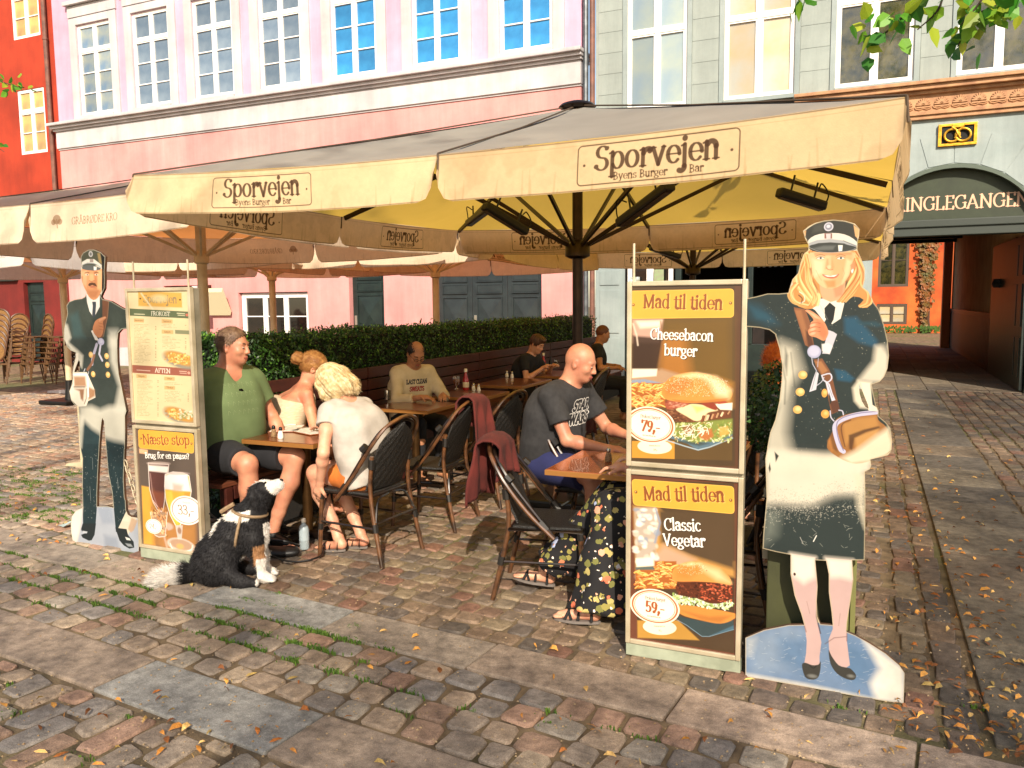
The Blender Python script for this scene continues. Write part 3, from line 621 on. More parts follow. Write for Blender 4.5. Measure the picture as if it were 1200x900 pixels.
# fallen leaves
def leaf_litter(name, spots, m, L0=.024, L1=.062):
    V = []; F = []; r = random.Random(14)
    for x, y in spots:
        a = r.uniform(0, 2*PI); l = r.uniform(L0, L1); w_ = l*r.uniform(.10, .42); c, s_ = math.cos(a), math.sin(a); cu = r.uniform(.002, .02); n = len(V)
        for t, ww, z in ((0, 0, 0), (.3, 1, 1), (.7, .8, 1), (1, 0, 0)):
            for sg in ((-1, 1) if ww else (0,)):
                u = (t-.5)*l; v = sg*ww*w_/2; V.append((x+u*c-v*s_, y+u*s_+v*c, .009+cu*z*(1 if sg >= 0 else .4)+r.uniform(0, .003)))
        F += [(n, n+1, n+2), (n+1, n+3, n+4, n+2), (n+3, n+5, n+4)]
    return put(name, mesh(name, V, F, m), kind='stuff')
M_leaf_dry = stone_mat("dry_leaf", [srgb(c) for c in ('#c88438', '#d89a4a', '#a8642a', '#dcb068', '#8a5224', '#c48a3c', '#7a4a26', '#b89a58')], True, rough=.6, bump=.1)
sp = []
for _ in range(520):
    q = r_.random(); py = 450+q**.85*440
    xl = 1015+max(0, (py-450))*.05; xr = 1095+(py-450)*.22; px = r_.uniform(xl, xr) if r_.random() < .75 else r_.uniform(xr, 1200); sp.append(on_z(px, py))
for _ in range(90): sp.append(on_z(r_.uniform(0, 95), r_.uniform(470, 640)))
for _ in range(45): sp.append(on_z(r_.uniform(0, 380), r_.uniform(800, 900)))
for _ in range(60): sp.append(on_z(r_.uniform(150, 1050), r_.uniform(740, 900)))
for _ in range(30): sp.append(on_z(r_.uniform(0, 300), r_.uniform(640, 700)))
leaf_litter('fallen_leaves', sp, M_leaf_dry)
# crumbs and grit in the joints
V = []; F = []
for _ in range(1600):
    x, y = on_z(r_.uniform(0, 1200), 520+380*r_.random()**.7); q = r_.uniform(.002, .006); z = .004; n = len(V)
    V += [(x-q, y-q, z), (x+q, y-q*.6, z), (x+q*.3, y+q, z), (x, y, z+q)]; F += [(n, n+1, n+3), (n+1, n+2, n+3), (n+2, n, n+3)]
put('grit', mesh('grit', V, F, mat("pale_grit", srgb('#b09a78'), .9, srgb('#8a6e4a'), 3)), kind='stuff')
# ================================================================ HOUSE FRONTS
YF = 16.3
M_pinkL = mat("pale_pink_plaster", srgb('#d8a6bc'), .85, srgb('#d09cb2'), 1.2, bump=.15, bscale=40)
M_pinkD = mat("salmon_pink_plaster", srgb('#dc9a94'), .85, srgb('#d08e8a'), 1.0, bump=.15, bscale=40)
M_white = mat("white_paint", srgb('#c9c3c2'), .55, srgb('#bab5b6'), 2, bump=.05)
M_wframe = mat("window_frame_paint", srgb('#e8e4de'), .45)
M_greyg = mat("grey_green_paint", srgb('#9aa29c'), .8, srgb('#8e9792'), 1.5, bump=.15, bscale=40)
M_greyw = mat("pale_grey_paint", srgb('#98a2a0'), .8, srgb('#8a9694'), 1.5, bump=.12, bscale=40)
M_orange = mat("orange_red_plaster", srgb('#b23a1c'), .85, srgb('#962e14'), .9, bump=.25, bscale=25, detail=8)
M_darkred = mat("shaded_dark_red_plaster", srgb('#7d2018'), .8, srgb('#671810'), 1.5)  # dark red, deepened in colour for the parasol shade on the ground floor
for q_ in (M_pinkL, M_pinkD, M_white, M_greyg, M_greyw, M_orange, M_darkred): weather(q_, .10)
M_dgreen = mat("dark_green_paint", srgb('#1f2c28'), .4, srgb('#16211f'), 6)
M_ddoor = mat("charcoal_door_paint", srgb('#2c3435'), .4, srgb('#232a2c'), 6)
M_black = mat("matt_black", srgb('#0b0b0b'), .8)  # plain black for solid parts
M_pipe = mat("zinc_pipe", srgb('#6d7276'), .45, srgb('#55595c'), 8, metal=.6)
M_rustpipe = mat("brown_pipe", srgb('#7a5040'), .6, srgb('#5f4036'), 6)
M_frieze = mat("ochre_frieze_paint", srgb('#b58a62'), .7, srgb('#94694a'), 5, bump=.1)
M_gold = mat("gold_paint", srgb('#e2b040'), .35, srgb('#c08a20'), 12, metal=.7)
M_sign_g = mat("olive_green_board", srgb('#34402e'), .6, srgb('#283226'), 3)
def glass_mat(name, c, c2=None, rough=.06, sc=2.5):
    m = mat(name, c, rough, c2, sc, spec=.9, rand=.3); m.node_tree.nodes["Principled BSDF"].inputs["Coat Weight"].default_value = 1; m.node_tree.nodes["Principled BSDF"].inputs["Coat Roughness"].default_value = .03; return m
M_gb = glass_mat("pane_sky_blue", srgb('#1c6ea6'), srgb('#2f8ac2')); M_gg = glass_mat("pane_grey", srgb('#56687a'), srgb('#74828e')); M_gc = glass_mat("pane_curtained", srgb('#8d9080'), srgb('#5f7488'))  # blue panes carry the reflected sky in their colour
M_gy = glass_mat("pane_blind", srgb('#dcae5a'), srgb('#b08a4c')); M_gp = glass_mat("pane_pale", srgb('#98a090'), srgb('#7f9098'), sc=1.5); M_gcr = glass_mat("pane_cream", srgb('#b49a68'), srgb('#a8a494'), sc=1.3); M_gd = glass_mat("pane_dark", srgb('#1c2016'), srgb('#4a4422'), sc=5)  # pale, cream and dark tones stand in for reflected house and trees
M_shopglass = glass_mat("shop_glass", srgb('#141414'), srgb('#221c18'))
def holed_wall(name, x0, x1, z0, z1, y, holes, m, parent, reveal=.16, arch=None, **kw):
    xs = sorted({x0, x1, *[h[0] for h in holes], *[h[1] for h in holes]}); zs = sorted({z0, z1, *[h[2] for h in holes], *[h[3] for h in holes]}); b = MB()
    xs = [x for x in xs if x0 <= x <= x1]; zs = [z for z in zs if z0 <= z <= z1]
    for i in range(len(xs)-1):
        for j in range(len(zs)-1):
            cx, cz = (xs[i]+xs[i+1])/2, (zs[j]+zs[j+1])/2
            if not any(h[0] < cx < h[1] and h[2] < cz < h[3] for h in holes): b.quad((xs[i], y, zs[j]), (xs[i+1], y, zs[j]), (xs[i+1], y, zs[j+1]), (xs[i], y, zs[j+1]))
    for a, c, d, e in holes:
        r = y+reveal
        b.quad((a, y, d), (a, r, d), (a, r, e), (a, y, e)); b.quad((c, y, d), (c, y, e), (c, r, e), (c, r, d)); b.quad((a, y, e), (a, r, e), (c, r, e), (c, y, e)); b.quad((a, y, d), (c, y, d), (c, r, d), (a, r, d))
    # back skin keeps light out and gives the wall thickness
    t = .42
    for i in range(len(xs)-1):
        for j in range(len(zs)-1):
            cx, cz = (xs[i]+xs[i+1])/2, (zs[j]+zs[j+1])/2
            if not any(h[0] < cx < h[1] and h[2] < cz < h[3] and h[2] < .6 for h in holes): b.quad((xs[i], y+t, zs[j]), (xs[i], y+t, zs[j+1]), (xs[i+1], y+t, zs[j+1]), (xs[i+1], y+t, zs[j]))
    b.quad((x0, y, z1), (x1, y, z1), (x1, y+t, z1), (x0, y+t, z1)); b.quad((x0, y, z0), (x0, y, z1), (x0, y+t, z1), (x0, y+t, z0)); b.quad((x1, y, z0), (x1, y+t, z0), (x1, y+t, z1), (x1, y, z1))
    return b.build(name, m, parent, fix=False, **kw)
PANE = {}
def window(parent, x0, x1, z0, z1, y, gm, trans=None, bars=2, topbars=0, fm=None, fw=.055, cols=2, label=None):
    """sash frame with mullion, transom and glazing bars; panes are sub-parts"""
    fm = fm or M_wframe; b = MB(); b.box(x0, x0+fw, y-.03, y+.06, z0, z1, .006); b.box(x1-fw, x1, y-.03, y+.06, z0, z1, .006)
    b.box(x0+fw, x1-fw, y-.03, y+.06, z0, z0+fw, .006); b.box(x0+fw, x1-fw, y-.03, y+.06, z1-fw, z1, .006)
    if trans: b.box(x0+fw, x1-fw, y-.035, y+.06, trans-.045, trans+.045, .006)
    cw = (x1-x0-2*fw)/cols; spans = [(z0+fw, (trans-.045) if trans else z1-fw, bars)]
    if trans: spans.append((trans+.045, z1-fw, topbars))
    for k in range(1, cols): xm = x0+fw+cw*k; [b.box(xm-.04, xm+.04, y-.032, y+.06, s0, s1, .006) for s0, s1, _ in spans]
    rects = []
    for s0, s1, nb in spans:
        for k in range(cols):
            a = x0+fw+cw*k+(.04 if k else 0); c = x0+fw+cw*(k+1)-(.04 if k < cols-1 else 0)
            b.box(a, a+.03, y-.02, y+.05, s0, s1); b.box(c-.03, c, y-.02, y+.05, s0, s1); b.box(a+.03, c-.03, y-.02, y+.05, s0, s0+.03); b.box(a+.03, c-.03, y-.02, y+.05, s1-.03, s1)
            hgt = (s1-s0)/(nb+1)
            for q in range(1, nb+1): b.box(a+.03, c-.03, y-.015, y+.045, s0+hgt*q-.013, s0+hgt*q+.013)
            for q in range(nb+1): rects.append((a+.03, c-.03, s0+hgt*q+.0, s0+hgt*(q+1)))
    fo = b.build('window', fm, parent); 
    if label: fo['label'] = label
    for a, c, d, e in rects:
        k = (gm.name, round(c-a, 2), round(e-d, 2))
        if k not in PANE: PANE[k] = MB().box(-(c-a)/2, (c-a)/2, -.004, .004, -(e-d)/2, (e-d)/2).me('pane', gm)
        o = put('pane', PANE[k], fo, ((a+c)/2, y+.02, (d+e)/2)); o.rotation_euler = (random.uniform(-.014, .014), 0, random.uniform(-.018, .018))
    return fo
# ---- pink house
pink = thing('pink_house', 'pink house with white cornice and tall white windows behind the parasols', 'building', (-13.4, YF, 0))
OX = Vector((-13.4, YF, 0))
def under(o, root, off):  # keep world coordinates under a shifted Empty
    o.location = Vector(o.location)-off; return o
def build_under(root, off):
    for o in list(root.children):
        o.location = Vector(o.location)-off
PW = [(-20.4, -19.1), (-18.29, -16.98), (-16.15, -14.83), (-14.01, -12.72), (-11.85, -10.58), (-9.64, -8.4), (-7.47, -6.24)]
holed_wall('upper_wall', -21.35, -5.62, 6.8, 10.6, YF, [(a, b_, 6.98, 9.42) for a, b_ in PW], M_pinkL, pink)
GH = [(-15.0, -12.78, .75, 1.98), (-11.54, -10.55, .02, 2.56), (-9.16, -6.52, .02, 2.44), (-17.6, -15.9, .6, 2.2)]
holed_wall('lower_wall', -21.35, -5.62, -.05, 6.15, YF-.03, GH, M_pinkD, pink, reveal=.25)
b = MB(); b.box(-21.38, -5.6, YF-.10, YF+.4, 6.15, 6.62, .01); b.build('fascia', M_white, pink)
b = MB(); b.box(-21.42, -5.57, YF-.16, YF+.4, 6.62, 6.68, .01); b.box(-21.45, -5.55, YF-.24, YF+.4, 6.68, 6.75, .015); b.box(-21.47, -5.53, YF-.33, YF+.4, 6.75, 6.83, .02); b.build('cornice', M_white, pink)
b = MB(); b.box(-21.36, -5.61, YF-.06, YF+.4, 6.11, 6.15); b.box(-21.3, -5.66, YF-.08, YF-.031, -.04, .5, .01); b.build('string_course', M_white, pink)
for i, (a, c) in enumerate(PW):
    b = MB(); b.box(a-.26, a-.005, YF-.05, YF+.02, 6.84, 9.62, .008); b.box(c+.005, c+.26, YF-.05, YF+.02, 6.84, 9.62, .008); b.box(a-.005, c+.005, YF-.05, YF+.02, 9.43, 9.62, .008)
    b.box(a-.34, c+.34, YF-.16, YF+.02, 9.95, 10.05, .01); b.box(a-.28, c+.28, YF-.06, YF+.02, 9.64, 9.94, .01); b.box(a-.02, c+.02, YF-.1, YF+.02, 6.85, 6.97, .01)
    b.build('window_surround', M_white, pink)
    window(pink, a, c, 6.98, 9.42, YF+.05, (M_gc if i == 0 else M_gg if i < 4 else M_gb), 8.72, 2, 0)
# ground floor of the pink house
window(pink, -14.98, -12.8, .77, 1.96, YF+.1, M_shopglass, None, 1, 0, cols=3, fw=.09)
for s_ in (-14.75, -14.35, -14.05):
    b = MB(); pts = [(s_+.03*math.sin(k*1.9)+k*.02, YF+.19+.025*math.sin(k*2.7)) for k in range(14)]
    b.add([(x, y, z) for z in (.8, 1.9) for x, y in pts], [(k, k+1, 15+k, 14+k) for k in range(13)]); b.build('curtain', mat("brown_curtain", srgb('#6a3a34'), .9, srgb('#4a2522'), 8), pink)
def panel_door(parent, x0, x1, z0, z1, y, m, leaves, handle=True):
    w_ = (x1-x0)/leaves
    for k in range(leaves):
        a, c = x0+k*w_+.004, x0+(k+1)*w_-.004; b = MB(); b.box(a, c, y, y+.05, z0, z1, .008); d = b.build('door', m, parent)
        H = z1-z0; ax, cx_ = a+w_*.16, c-w_*.16
        for (p, q) in ((.06, .30), (.36, .72), (.77, .84), (.88, .97)):
            zz0, zz1 = z0+H*p, z0+H*q; pb = MB()
            if q-p > .3: zc, xc = (zz0+zz1)/2, (ax+cx_)/2; pb.add([(ax, y-.004, zz0), (cx_, y-.004, zz0), (cx_, y-.004, zz1), (ax, y-.004, zz1), (xc, y-.045, zc)], [(0, 1, 4), (1, 2, 4), (2, 3, 4), (3, 0, 4)])
            else: pb.box(ax, cx_, y-.02, y-.002, zz0, zz1, .01)
            rim = MB(); t = .025
            rim.box(ax-t, ax, y-.03, y-.001, zz0-t, zz1+t, .005); rim.box(cx_, cx_+t, y-.03, y-.001, zz0-t, zz1+t, .005); rim.box(ax, cx_, y-.03, y-.001, zz0-t, zz0, .005); rim.box(ax, cx_, y-.03, y-.001, zz1, zz1+t, .005)
            pb.V; n = len(pb.V); pb.add(rim.V, rim.F); pb.build('panel', m, d)
        if handle and k == leaves//2: hb = MB(); hb.box(a+.05, a+.12, y-.03, y-.001, 1.15, 1.38, .005); hb.tube([(a+.08, y-.03, 1.05), (a+.08, y-.08, 1.05), (a+.18, y-.08, 1.05)], .011); hb.build('handle', mat("steel_fitting", srgb('#b8b4a8'), .3, metal=.8), d)
panel_door(pink, -11.54, -10.55, .03, 2.56, YF+.12, M_dgreen, 1)
panel_door(pink, -9.16, -6.52, .03, 2.44, YF+.12, M_ddoor, 3)
b = MB(); b.obox((-15.75, YF-.25, 1.75), (.55, 0, 0), (0, .02, .05), (0, -.14, .3)); b.build('awning_panel', mat("cream_panel", srgb('#cbbf9c'), .6), pink)
build_under(pink, OX)
o_ = thing('lamp', 'small white wall lamp on the pink ground floor wall', 'lamp', (-16.4, YF-.06, 2.1)); b = MB(); b.box(-.09, .09, -.08, .03, -.05, .08, .02); b.lathe([(.03, -.1), (.06, -.05)], (0, -.03, 0)); b.build('lamp_housing', M_white, o_)
# ---- downpipes between the houses
for x, m_, lab in ((-5.50, M_pipe, 'grey zinc downpipe between the pink and the grey-green house'), (-5.36, M_rustpipe, 'brown downpipe beside the grey zinc one')):
    t = thing('downpipe', lab, 'pipe', (x, YF-.06, 0)); b = MB(); b.tube([(0, 0, .05), (0, 0, 10.4)], .055, 10); b.build('pipe', m_, t)
    for z in (1.2, 3.4, 5.6, 7.8, 9.8): b = MB(); b.tube([(0, 0, z), (0, 0, z+.05)], .066, 10); b.build('bracket', m_, t)
# ---- grey-green house
gh = thing('grey_green_house', 'grey-green house with ochre frieze and arched passage on the right', 'building', (0, YF, 0)); GO = Vector((0, YF, 0))
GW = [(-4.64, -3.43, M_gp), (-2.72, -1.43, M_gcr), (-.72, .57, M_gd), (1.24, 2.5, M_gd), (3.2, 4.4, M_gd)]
holed_wall('upper_wall', -5.3, 6.5, 5.41, 10.6, YF, [(a, c, 5.5 if a > -5 else 5.6, 8.7) for a, c, _ in GW], M_greyg, gh)
for a, c, gm_ in GW:
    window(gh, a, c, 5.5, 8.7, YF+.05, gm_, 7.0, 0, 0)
    b = MB(); b.box(a-.09, a-.003, YF-.035, YF+.02, 5.44, 8.8, .006); b.box(c+.003, c+.09, YF-.035, YF+.02, 5.44, 8.8, .006); b.box(a-.003, c+.003, YF-.07, YF+.02, 5.42, 5.497, .006); b.build('window_surround', M_greyw, gh)
blk = {}
cols_ = [(-5.24, -4.74)]+[(GW[i][1]+.1, GW[i+1][0]-.1) for i in range(4)]
for a, c in cols_:
    for k in range(12):
        z0 = 5.46+k*.41; b_key = round(c-a, 2)
        if b_key not in blk: blk[b_key] = MB().box(-(c-a)/2, (c-a)/2, -.009, .004, 0, .405, .004).me('wall_board', M_greyg)
        put('wall_board', blk[b_key], gh, ((a+c)/2, YF, z0))
# middle storey front with frieze; wide arch over the passage
AX, AW, ASP, ATOP = 1.27, 1.25, 3.25, 4.0
b = MB(); yy = YF-.02; n_a = 20; arc = []
Rr = (AW**2+(ATOP-ASP)**2)/(2*(ATOP-ASP)); cz_ = ATOP-Rr; a0 = math.asin(AW/Rr)
for k in range(n_a+1): a = -a0+2*a0*k/n_a; arc.append((AX+Rr*math.sin(a), cz_+Rr*math.cos(a)))
for k in range(n_a): (x0, z0), (x1, z1) = arc[k], arc[k+1]; b.quad((x0, yy, z0), (x1, yy, z1), (x1, yy, 4.8), (x0, yy, 4.8)); b.quad((x0, yy, z0), (x0, yy+.45, z0), (x1, yy+.45, z1), (x1, yy, z1))
b.quad((-5.3, yy, 3.05), (AX-AW, yy, 3.05), (AX-AW, yy, 4.8), (-5.3, yy, 4.8)); b.quad((AX+AW, yy, -.04), (6.5, yy, -.04), (6.5, yy, 4.8), (AX+AW, yy, 4.8))
b.quad((-1.15, yy, -.04), (AX-AW, yy, -.04), (AX-AW, yy, 3.05), (-1.15, yy, 3.05)); b.quad((-5.3, yy, -.04), (-4.66, yy, -.04), (-4.66, yy, 3.05), (-5.3, yy, 3.05)); b.quad((-4.66, yy, 2.6), (-1.15, yy, 2.6), (-1.15, yy, 3.05), (-4.66, yy, 3.05))
for x in (AX-AW, AX+AW): b.quad((x, yy, -.04), (x, yy+.45, -.04), (x, yy+.45, 3.3), (x, yy, 3.3))
b.quad((-5.3, YF+.4, -.04), (-5.3, YF+.4, 10.6), (-4.66, YF+.4, 10.6), (-4.66, YF+.4, -.04)); b.quad((-4.66, YF+.4, 2.6), (-4.66, YF+.4, 10.6), (6.5, YF+.4, 10.6), (6.5, YF+.4, 4.1)); 
b.build('lower_wall', M_greyw, gh, fix=False)
for k in range(9):   # shallow arch stones
    a = -a0*1.05+2.1*a0*k/8.0; x, z = AX+(Rr+.02)*math.sin(a), cz_+(Rr+.02)*math.cos(a); x2, z2 = AX+(Rr+.55)*math.sin(a), cz_+(Rr+.55)*math.cos(a)
    a2 = -a0*1.05+2.1*a0*(k+1)/8.0-.012
    if k < 8: xb, zb = AX+(Rr+.02)*math.sin(a2), cz_+(Rr+.02)*math.cos(a2); xc, zc = AX+(Rr+.55)*math.sin(a2), cz_+(Rr+.55)*math.cos(a2); b = MB(); b.prism([(x, z), (xb, zb), (xc, zc), (x2, z2)], 'y', yy-.012, yy+.002); b.build('arch_stone', M_greyw, gh)
b = MB()
for k in range(n_a):
    (x0, z0), (x1, z1) = arc[k], arc[k+1]; b.quad((x0, yy-.03, z0-.07), (x1, yy-.03, z1-.07), (x1, yy-.03, z1+.0), (x0, yy-.03, z0+.0)); b.quad((x0, yy-.03, z0), (x1, yy-.03, z1), (x1, yy+.02, z1), (x0, yy+.02, z0))
    b.quad((x0, yy-.03, z0-.07), (x0, yy+.1, z0-.07), (x1, yy+.1, z1-.07), (x1, yy-.03, z1-.07))
b.build('arch_moulding', mat("dull_green_paint", srgb('#4a564a'), .6), gh, fix=False)
b = MB(); b.box(-1.4, 6.5, YF-.10, YF+.1, 4.79, 4.86, .01); b.box(-1.4, 6.5, YF-.14, YF+.1, 4.86, 4.92, .01); b.box(-1.4, 6.5, YF-.05, YF+.1, 4.92, 5.22); b.box(-1.4, 6.5, YF-.12, YF+.1, 5.22, 5.28, .01); b.box(-1.4, 6.5, YF-.22, YF+.1, 5.28, 5.36, .012); b.box(-1.4, 6.5, YF-.28, YF+.1, 5.36, 5.42, .01)
b.build('frieze', M_frieze, gh)
pm = MB()
for k in range(9):
    a = PI*(.02+.96*k/8); l = .105; c, s_ = math.cos(a), math.sin(a); pm.obox((c*l*.6, -.012, .08+s_*l*.6), (c*l*.5, 0, s_*l*.5), (0, .014, 0), (-s_*.013, 0, c*.013), .006)
pm.lathe([(.001, 0), (.03, .005), (.001, .02)], (0, -.01, .07), 10); pm.box(-.11, .11, -.02, 0, .03, .055, .006); pm.tube([(-.13, -.01, .05), (-.12, -.01, .02), (-.06, -.01, .0), (0, -.01, .02), (.06, -.01, 0), (.12, -.01, .02), (.13, -.01, .05)], .011, 6)
pme = pm.me('palmette', M_frieze)
for k in range(24): put('palmette', pme, gh, (-1.25+k*.285, YF-.052, 4.965))
b = MB(); b.box(1.0, 1.59, YF-.06, YF-.021, 4.3, 4.68); b.build('emblem_back', M_black, gh)
b = MB()
for (x0, x1, z0, z1) in ((1.0, 1.59, 4.3, 4.345), (1.0, 1.59, 4.635, 4.68), (1.0, 1.045, 4.345, 4.635), (1.545, 1.59, 4.345, 4.635)): b.box(x0-.004, x1+.004, YF-.09, YF-.03, z0, z1, .006)
for sx in (-1, 1): b.tube([(1.295+sx*.085+.115*math.cos(t), YF-.10, 4.475+.105*math.sin(t)) for t in np.linspace(0, 2*PI, 25)[:-1]], .02, 8, closed=True)
b.tube([(1.2, YF-.11, 4.62), (1.27, YF-.13, 4.56), (1.295, YF-.13, 4.5), (1.34, YF-.12, 4.42)], .016); b.tube([(1.39, YF-.11, 4.62), (1.32, YF-.12, 4.56), (1.295, YF-.12, 4.5), (1.25, YF-.12, 4.42)], .016); b.box(1.21, 1.38, YF-.12, YF-.07, 4.6, 4.66, .01)
b.build('pretzel_emblem', M_gold, gh)
# lettered board under the arch
cv = Cv(AX-AW, AX+AW, 3.02, 4.02, 300, srgb('#2c3423')); cv.noise(AX-AW, AX+AW, 3.02, 4.02, .3, .25, seed=5)
for (dx, dz, cc) in ((.012, -.014, srgb('#1a1c12')), (0, 0, srgb('#d9a98a'))): text(cv, 'KRINGLEGANGEN', AX+.04+dx, 3.24+dz, .33, cc, xs=.97, thick=.1, thin=.045, ang=.0)
M_board = image_mat("passage_sign_print", cv.image('passage_sign'), rough=.55)
P = [(AX-AW, 3.06)]+[(x, z+.02 if 0 else z) for x, z in arc]+[(AX+AW, 3.06)]; yb = YF+.14
V = [(x, yb, z) for x, z in P]+[(x, yb+.08, z) for x, z in P]; n = len(P)
put('lettered_board', mesh('lettered_board', V, [tuple(range(n))[::-1], tuple(range(n, 2*n))], M_board, uv=cv.uv([(v[0], v[2]) for v in V])), gh)
b = MB(); b.box(AX-AW, AX+AW, YF+.06, YF+.3, 2.93, 3.06, .015); b.box(AX-AW, AX+AW, YF+.1, YF+.4, 2.78, 2.93, .01); b.build('lintel', mat("green_grey_beam", srgb('#2c332c'), .6), gh)
# passage: walls, ceiling with beams, open door leaf, lamp
M_beige = mat("beige_plaster", srgb('#cdb08a'), .85, srgb('#b99a74'), 2); M_wains = mat("brown_wainscot", srgb('#241814'), .5, srgb('#18110e'), 6)
X1 = AX+AW; b = MB()
b.quad((X1, YF+.43, 1.25), (X1, 31, 1.25), (X1, 31, 3.7), (X1, YF+.43, 3.7)); b.quad((AX-AW, YF+.43, -.03), (AX-AW, YF+.43, 3.7), (AX-AW, 31, 3.7), (AX-AW, 31, -.03)); b.build('passage_wall', M_beige, gh, fix=False)
b = MB(); b.box(X1-.03, X1+.03, YF+.43, 31, -.03, 1.25); b.box(X1-.05, X1+.03, YF+.43, 31, 1.25, 1.32, .01)
for k in range(60): b.box(X1-.042, X1-.03, YF+.6+k*.24, YF+.6+k*.24+.2, .12, 1.2)
b.build('wainscot', M_wains, gh, fix=False)
b = MB(); b.box(-.2, X1+.2, YF+.45, 31, 3.7, 3.9)
for k in range(8): b.box(AX-AW, X1, YF+1.2+k*1.8, YF+1.4+k*1.8, 3.5, 3.699, .01)
b.quad((AX-AW-.4, YF+.44, 3.0), (X1+.4, YF+.44, 3.0), (X1+.4, YF+.44, 3.9), (AX-AW-.4, YF+.44, 3.9)); b.build('passage_ceiling', mat("dark_beams", srgb('#2a1c16'), .7), gh)
dr = MB(); dr.box(X1-.09, X1-.04, YF+.1, YF+1.35, .03, 2.75, .006); dl = dr.build('door', M_dgreen, gh)
MB().box(X1-.07, X1-.032, YF+1.4, YF+4.4, .0, 2.78, .006).build('door', M_dgreen, gh)
pb = MB()
for z0, z1 in ((.25, .95), (1.15, 1.9), (2.05, 2.6)):
    for y0, y1 in ((YF+.22, YF+.66), (YF+.78, YF+1.22)): pb.box(X1-.105, X1-.09, y0, y1, z0, z1, .01)
pb.build('door_panel', M_dgreen, dl)
b = MB(); b.lathe([(.1, -.08), (.13, 0), (.1, .1)], (X1-.08, 19.5, 1.95), 12); b.build('passage_lamp', M_black, gh)
b = MB(); b.box(X1-.3, X1-.05, 30.6, 31.0, -.03, 3.7); b.build('passage_pier', mat("orange_pier", srgb('#c8784c'), .8), gh)
# ground floor bar front of the grey-green house: pilasters, opening, dark room
b = MB()
for z0, z1 in ((.1, .9), (1.0, 1.9), (2.0, 2.3), (2.4, 2.9)): MB().box(-5.2, -4.78, YF-.04, YF-.021, z0, z1, .008).build('wall_panel', M_greyw, gh)
for z0, z1 in ((.1, .9), (1.0, 1.9), (2.0, 2.9)): MB().box(-1.05, -.1, YF-.04, YF-.021, z0, z1, .008).build('wall_panel', M_greyw, gh)
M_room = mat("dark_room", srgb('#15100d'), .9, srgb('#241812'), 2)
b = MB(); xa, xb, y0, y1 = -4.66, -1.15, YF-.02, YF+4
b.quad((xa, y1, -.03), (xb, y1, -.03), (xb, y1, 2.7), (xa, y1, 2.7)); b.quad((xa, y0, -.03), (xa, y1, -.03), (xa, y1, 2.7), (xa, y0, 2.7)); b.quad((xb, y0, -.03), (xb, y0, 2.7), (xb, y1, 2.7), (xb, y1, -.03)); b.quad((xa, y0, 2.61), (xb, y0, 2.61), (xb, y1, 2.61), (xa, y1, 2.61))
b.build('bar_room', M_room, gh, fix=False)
b = MB(); b.box(-4.66, -1.15, YF+.02, YF+.1, .0, .8, .01); b.build('shop_riser', M_dgreen, gh)
window(gh, -4.62, -3.68, .82, 2.58, YF+.06, M_shopglass, None, 0, 0, cols=2, fm=M_wframe, label='shop window with pale frame beside the dark bar')
for a, c in ((-3.62, -3.5), (-2.2, -2.1), (-1.3, -1.16)): MB().box(a, c, YF, YF+.12, .8, 2.6, .01).build('mullion', M_dgreen, gh)
b = MB(); b.box(-3.3, -1.6, YF+1.4, YF+2, .0, 1.12, .02); b.build('bar_counter', M_wains, gh)
build_under(gh, GO)
for i, (x, z, w_, h_, c_) in enumerate(((-4.45, 1.9, .2, .26, '#c8d8dc'), (-4.2, 1.75, .14, .2, '#5f7f96'), (-4.38, 1.5, .26, .18, '#d8c890'), (-3.95, 2.0, .2, .3, '#8aa070'))):
    pst = MB().box(-w_/2, w_/2, -.004, .004, 0, h_).build('poster', mat("poster_paper", srgb(c_), .6, srgb('#8a8a72'), 14), None, loc=(x, YF-.015+.0, z), label=('pale blue notice in the shop window', 'small dark blue card in the shop window', 'yellowish notice low in the shop window', 'green flyer high in the shop window')[i], category='notice', group='notices in the shop window')
gr = thing('glass_rack', 'rack of hanging wine glasses in the dark bar', 'glass rack', (-2.0, YF+.6, 2.5)); b = MB(); b.box(-.45, .45, -.15, .15, 0, .02); b.build('rack', M_black, gr)
wg = MB().lathe([(.03, 0), (.004, -.01), (.004, -.08), (.03, -.1), (.035, -.14), (.028, -.19)], (0, 0, 0), 10).me('wine_glass', mat("clear_glass", (.8, .8, .8), .05, trans=.6, spec=.9), True)
for k in range(8): put('wine_glass', wg, gr, (-.4+k*.11, -.05+.08*(k % 2), 0))
# ---- orange-red house on the far left
oh = thing('orange_house', 'orange-red house with cream-blinded windows at the far left', 'building', (-24, YF, 0)); OO = Vector((-24, YF, 0))
OW = [(-23.12, -21.95, 9.42, 11.2), (-23.12, -21.97, 6.15, 7.98), (-25.6, -24.45, 6.15, 7.98), (-25.6, -24.45, 9.42, 11.2)]
holed_wall('upper_wall', -33, -21.4, 3.1, 12.5, YF+.05, OW, M_orange, oh)
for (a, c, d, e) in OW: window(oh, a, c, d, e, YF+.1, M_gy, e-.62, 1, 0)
holed_wall('lower_wall', -33, -21.4, -.05, 3.1, YF+.02, [(-23.4, -22.5, .02, 2.4), (-26.5, -25.2, .7, 2.3), (-29, -28, .02, 2.4)], M_darkred, oh)
panel_door(oh, -23.4, -22.5, .03, 2.4, YF+.15, M_dgreen, 1, False); window(oh, -26.48, -25.22, .72, 2.28, YF+.15, M_shopglass, None, 0, 0, fm=M_dgreen); panel_door(oh, -29, -28, .03, 2.4, YF+.15, M_dgreen, 1, False)
b = MB(); b.box(-24.6, -23.6, YF-.12, YF+.0, 2.45, 2.85, .02); b.build('shop_sign', mat("dark_sign", srgb('#28302c'), .5), oh)
build_under(oh, OO)
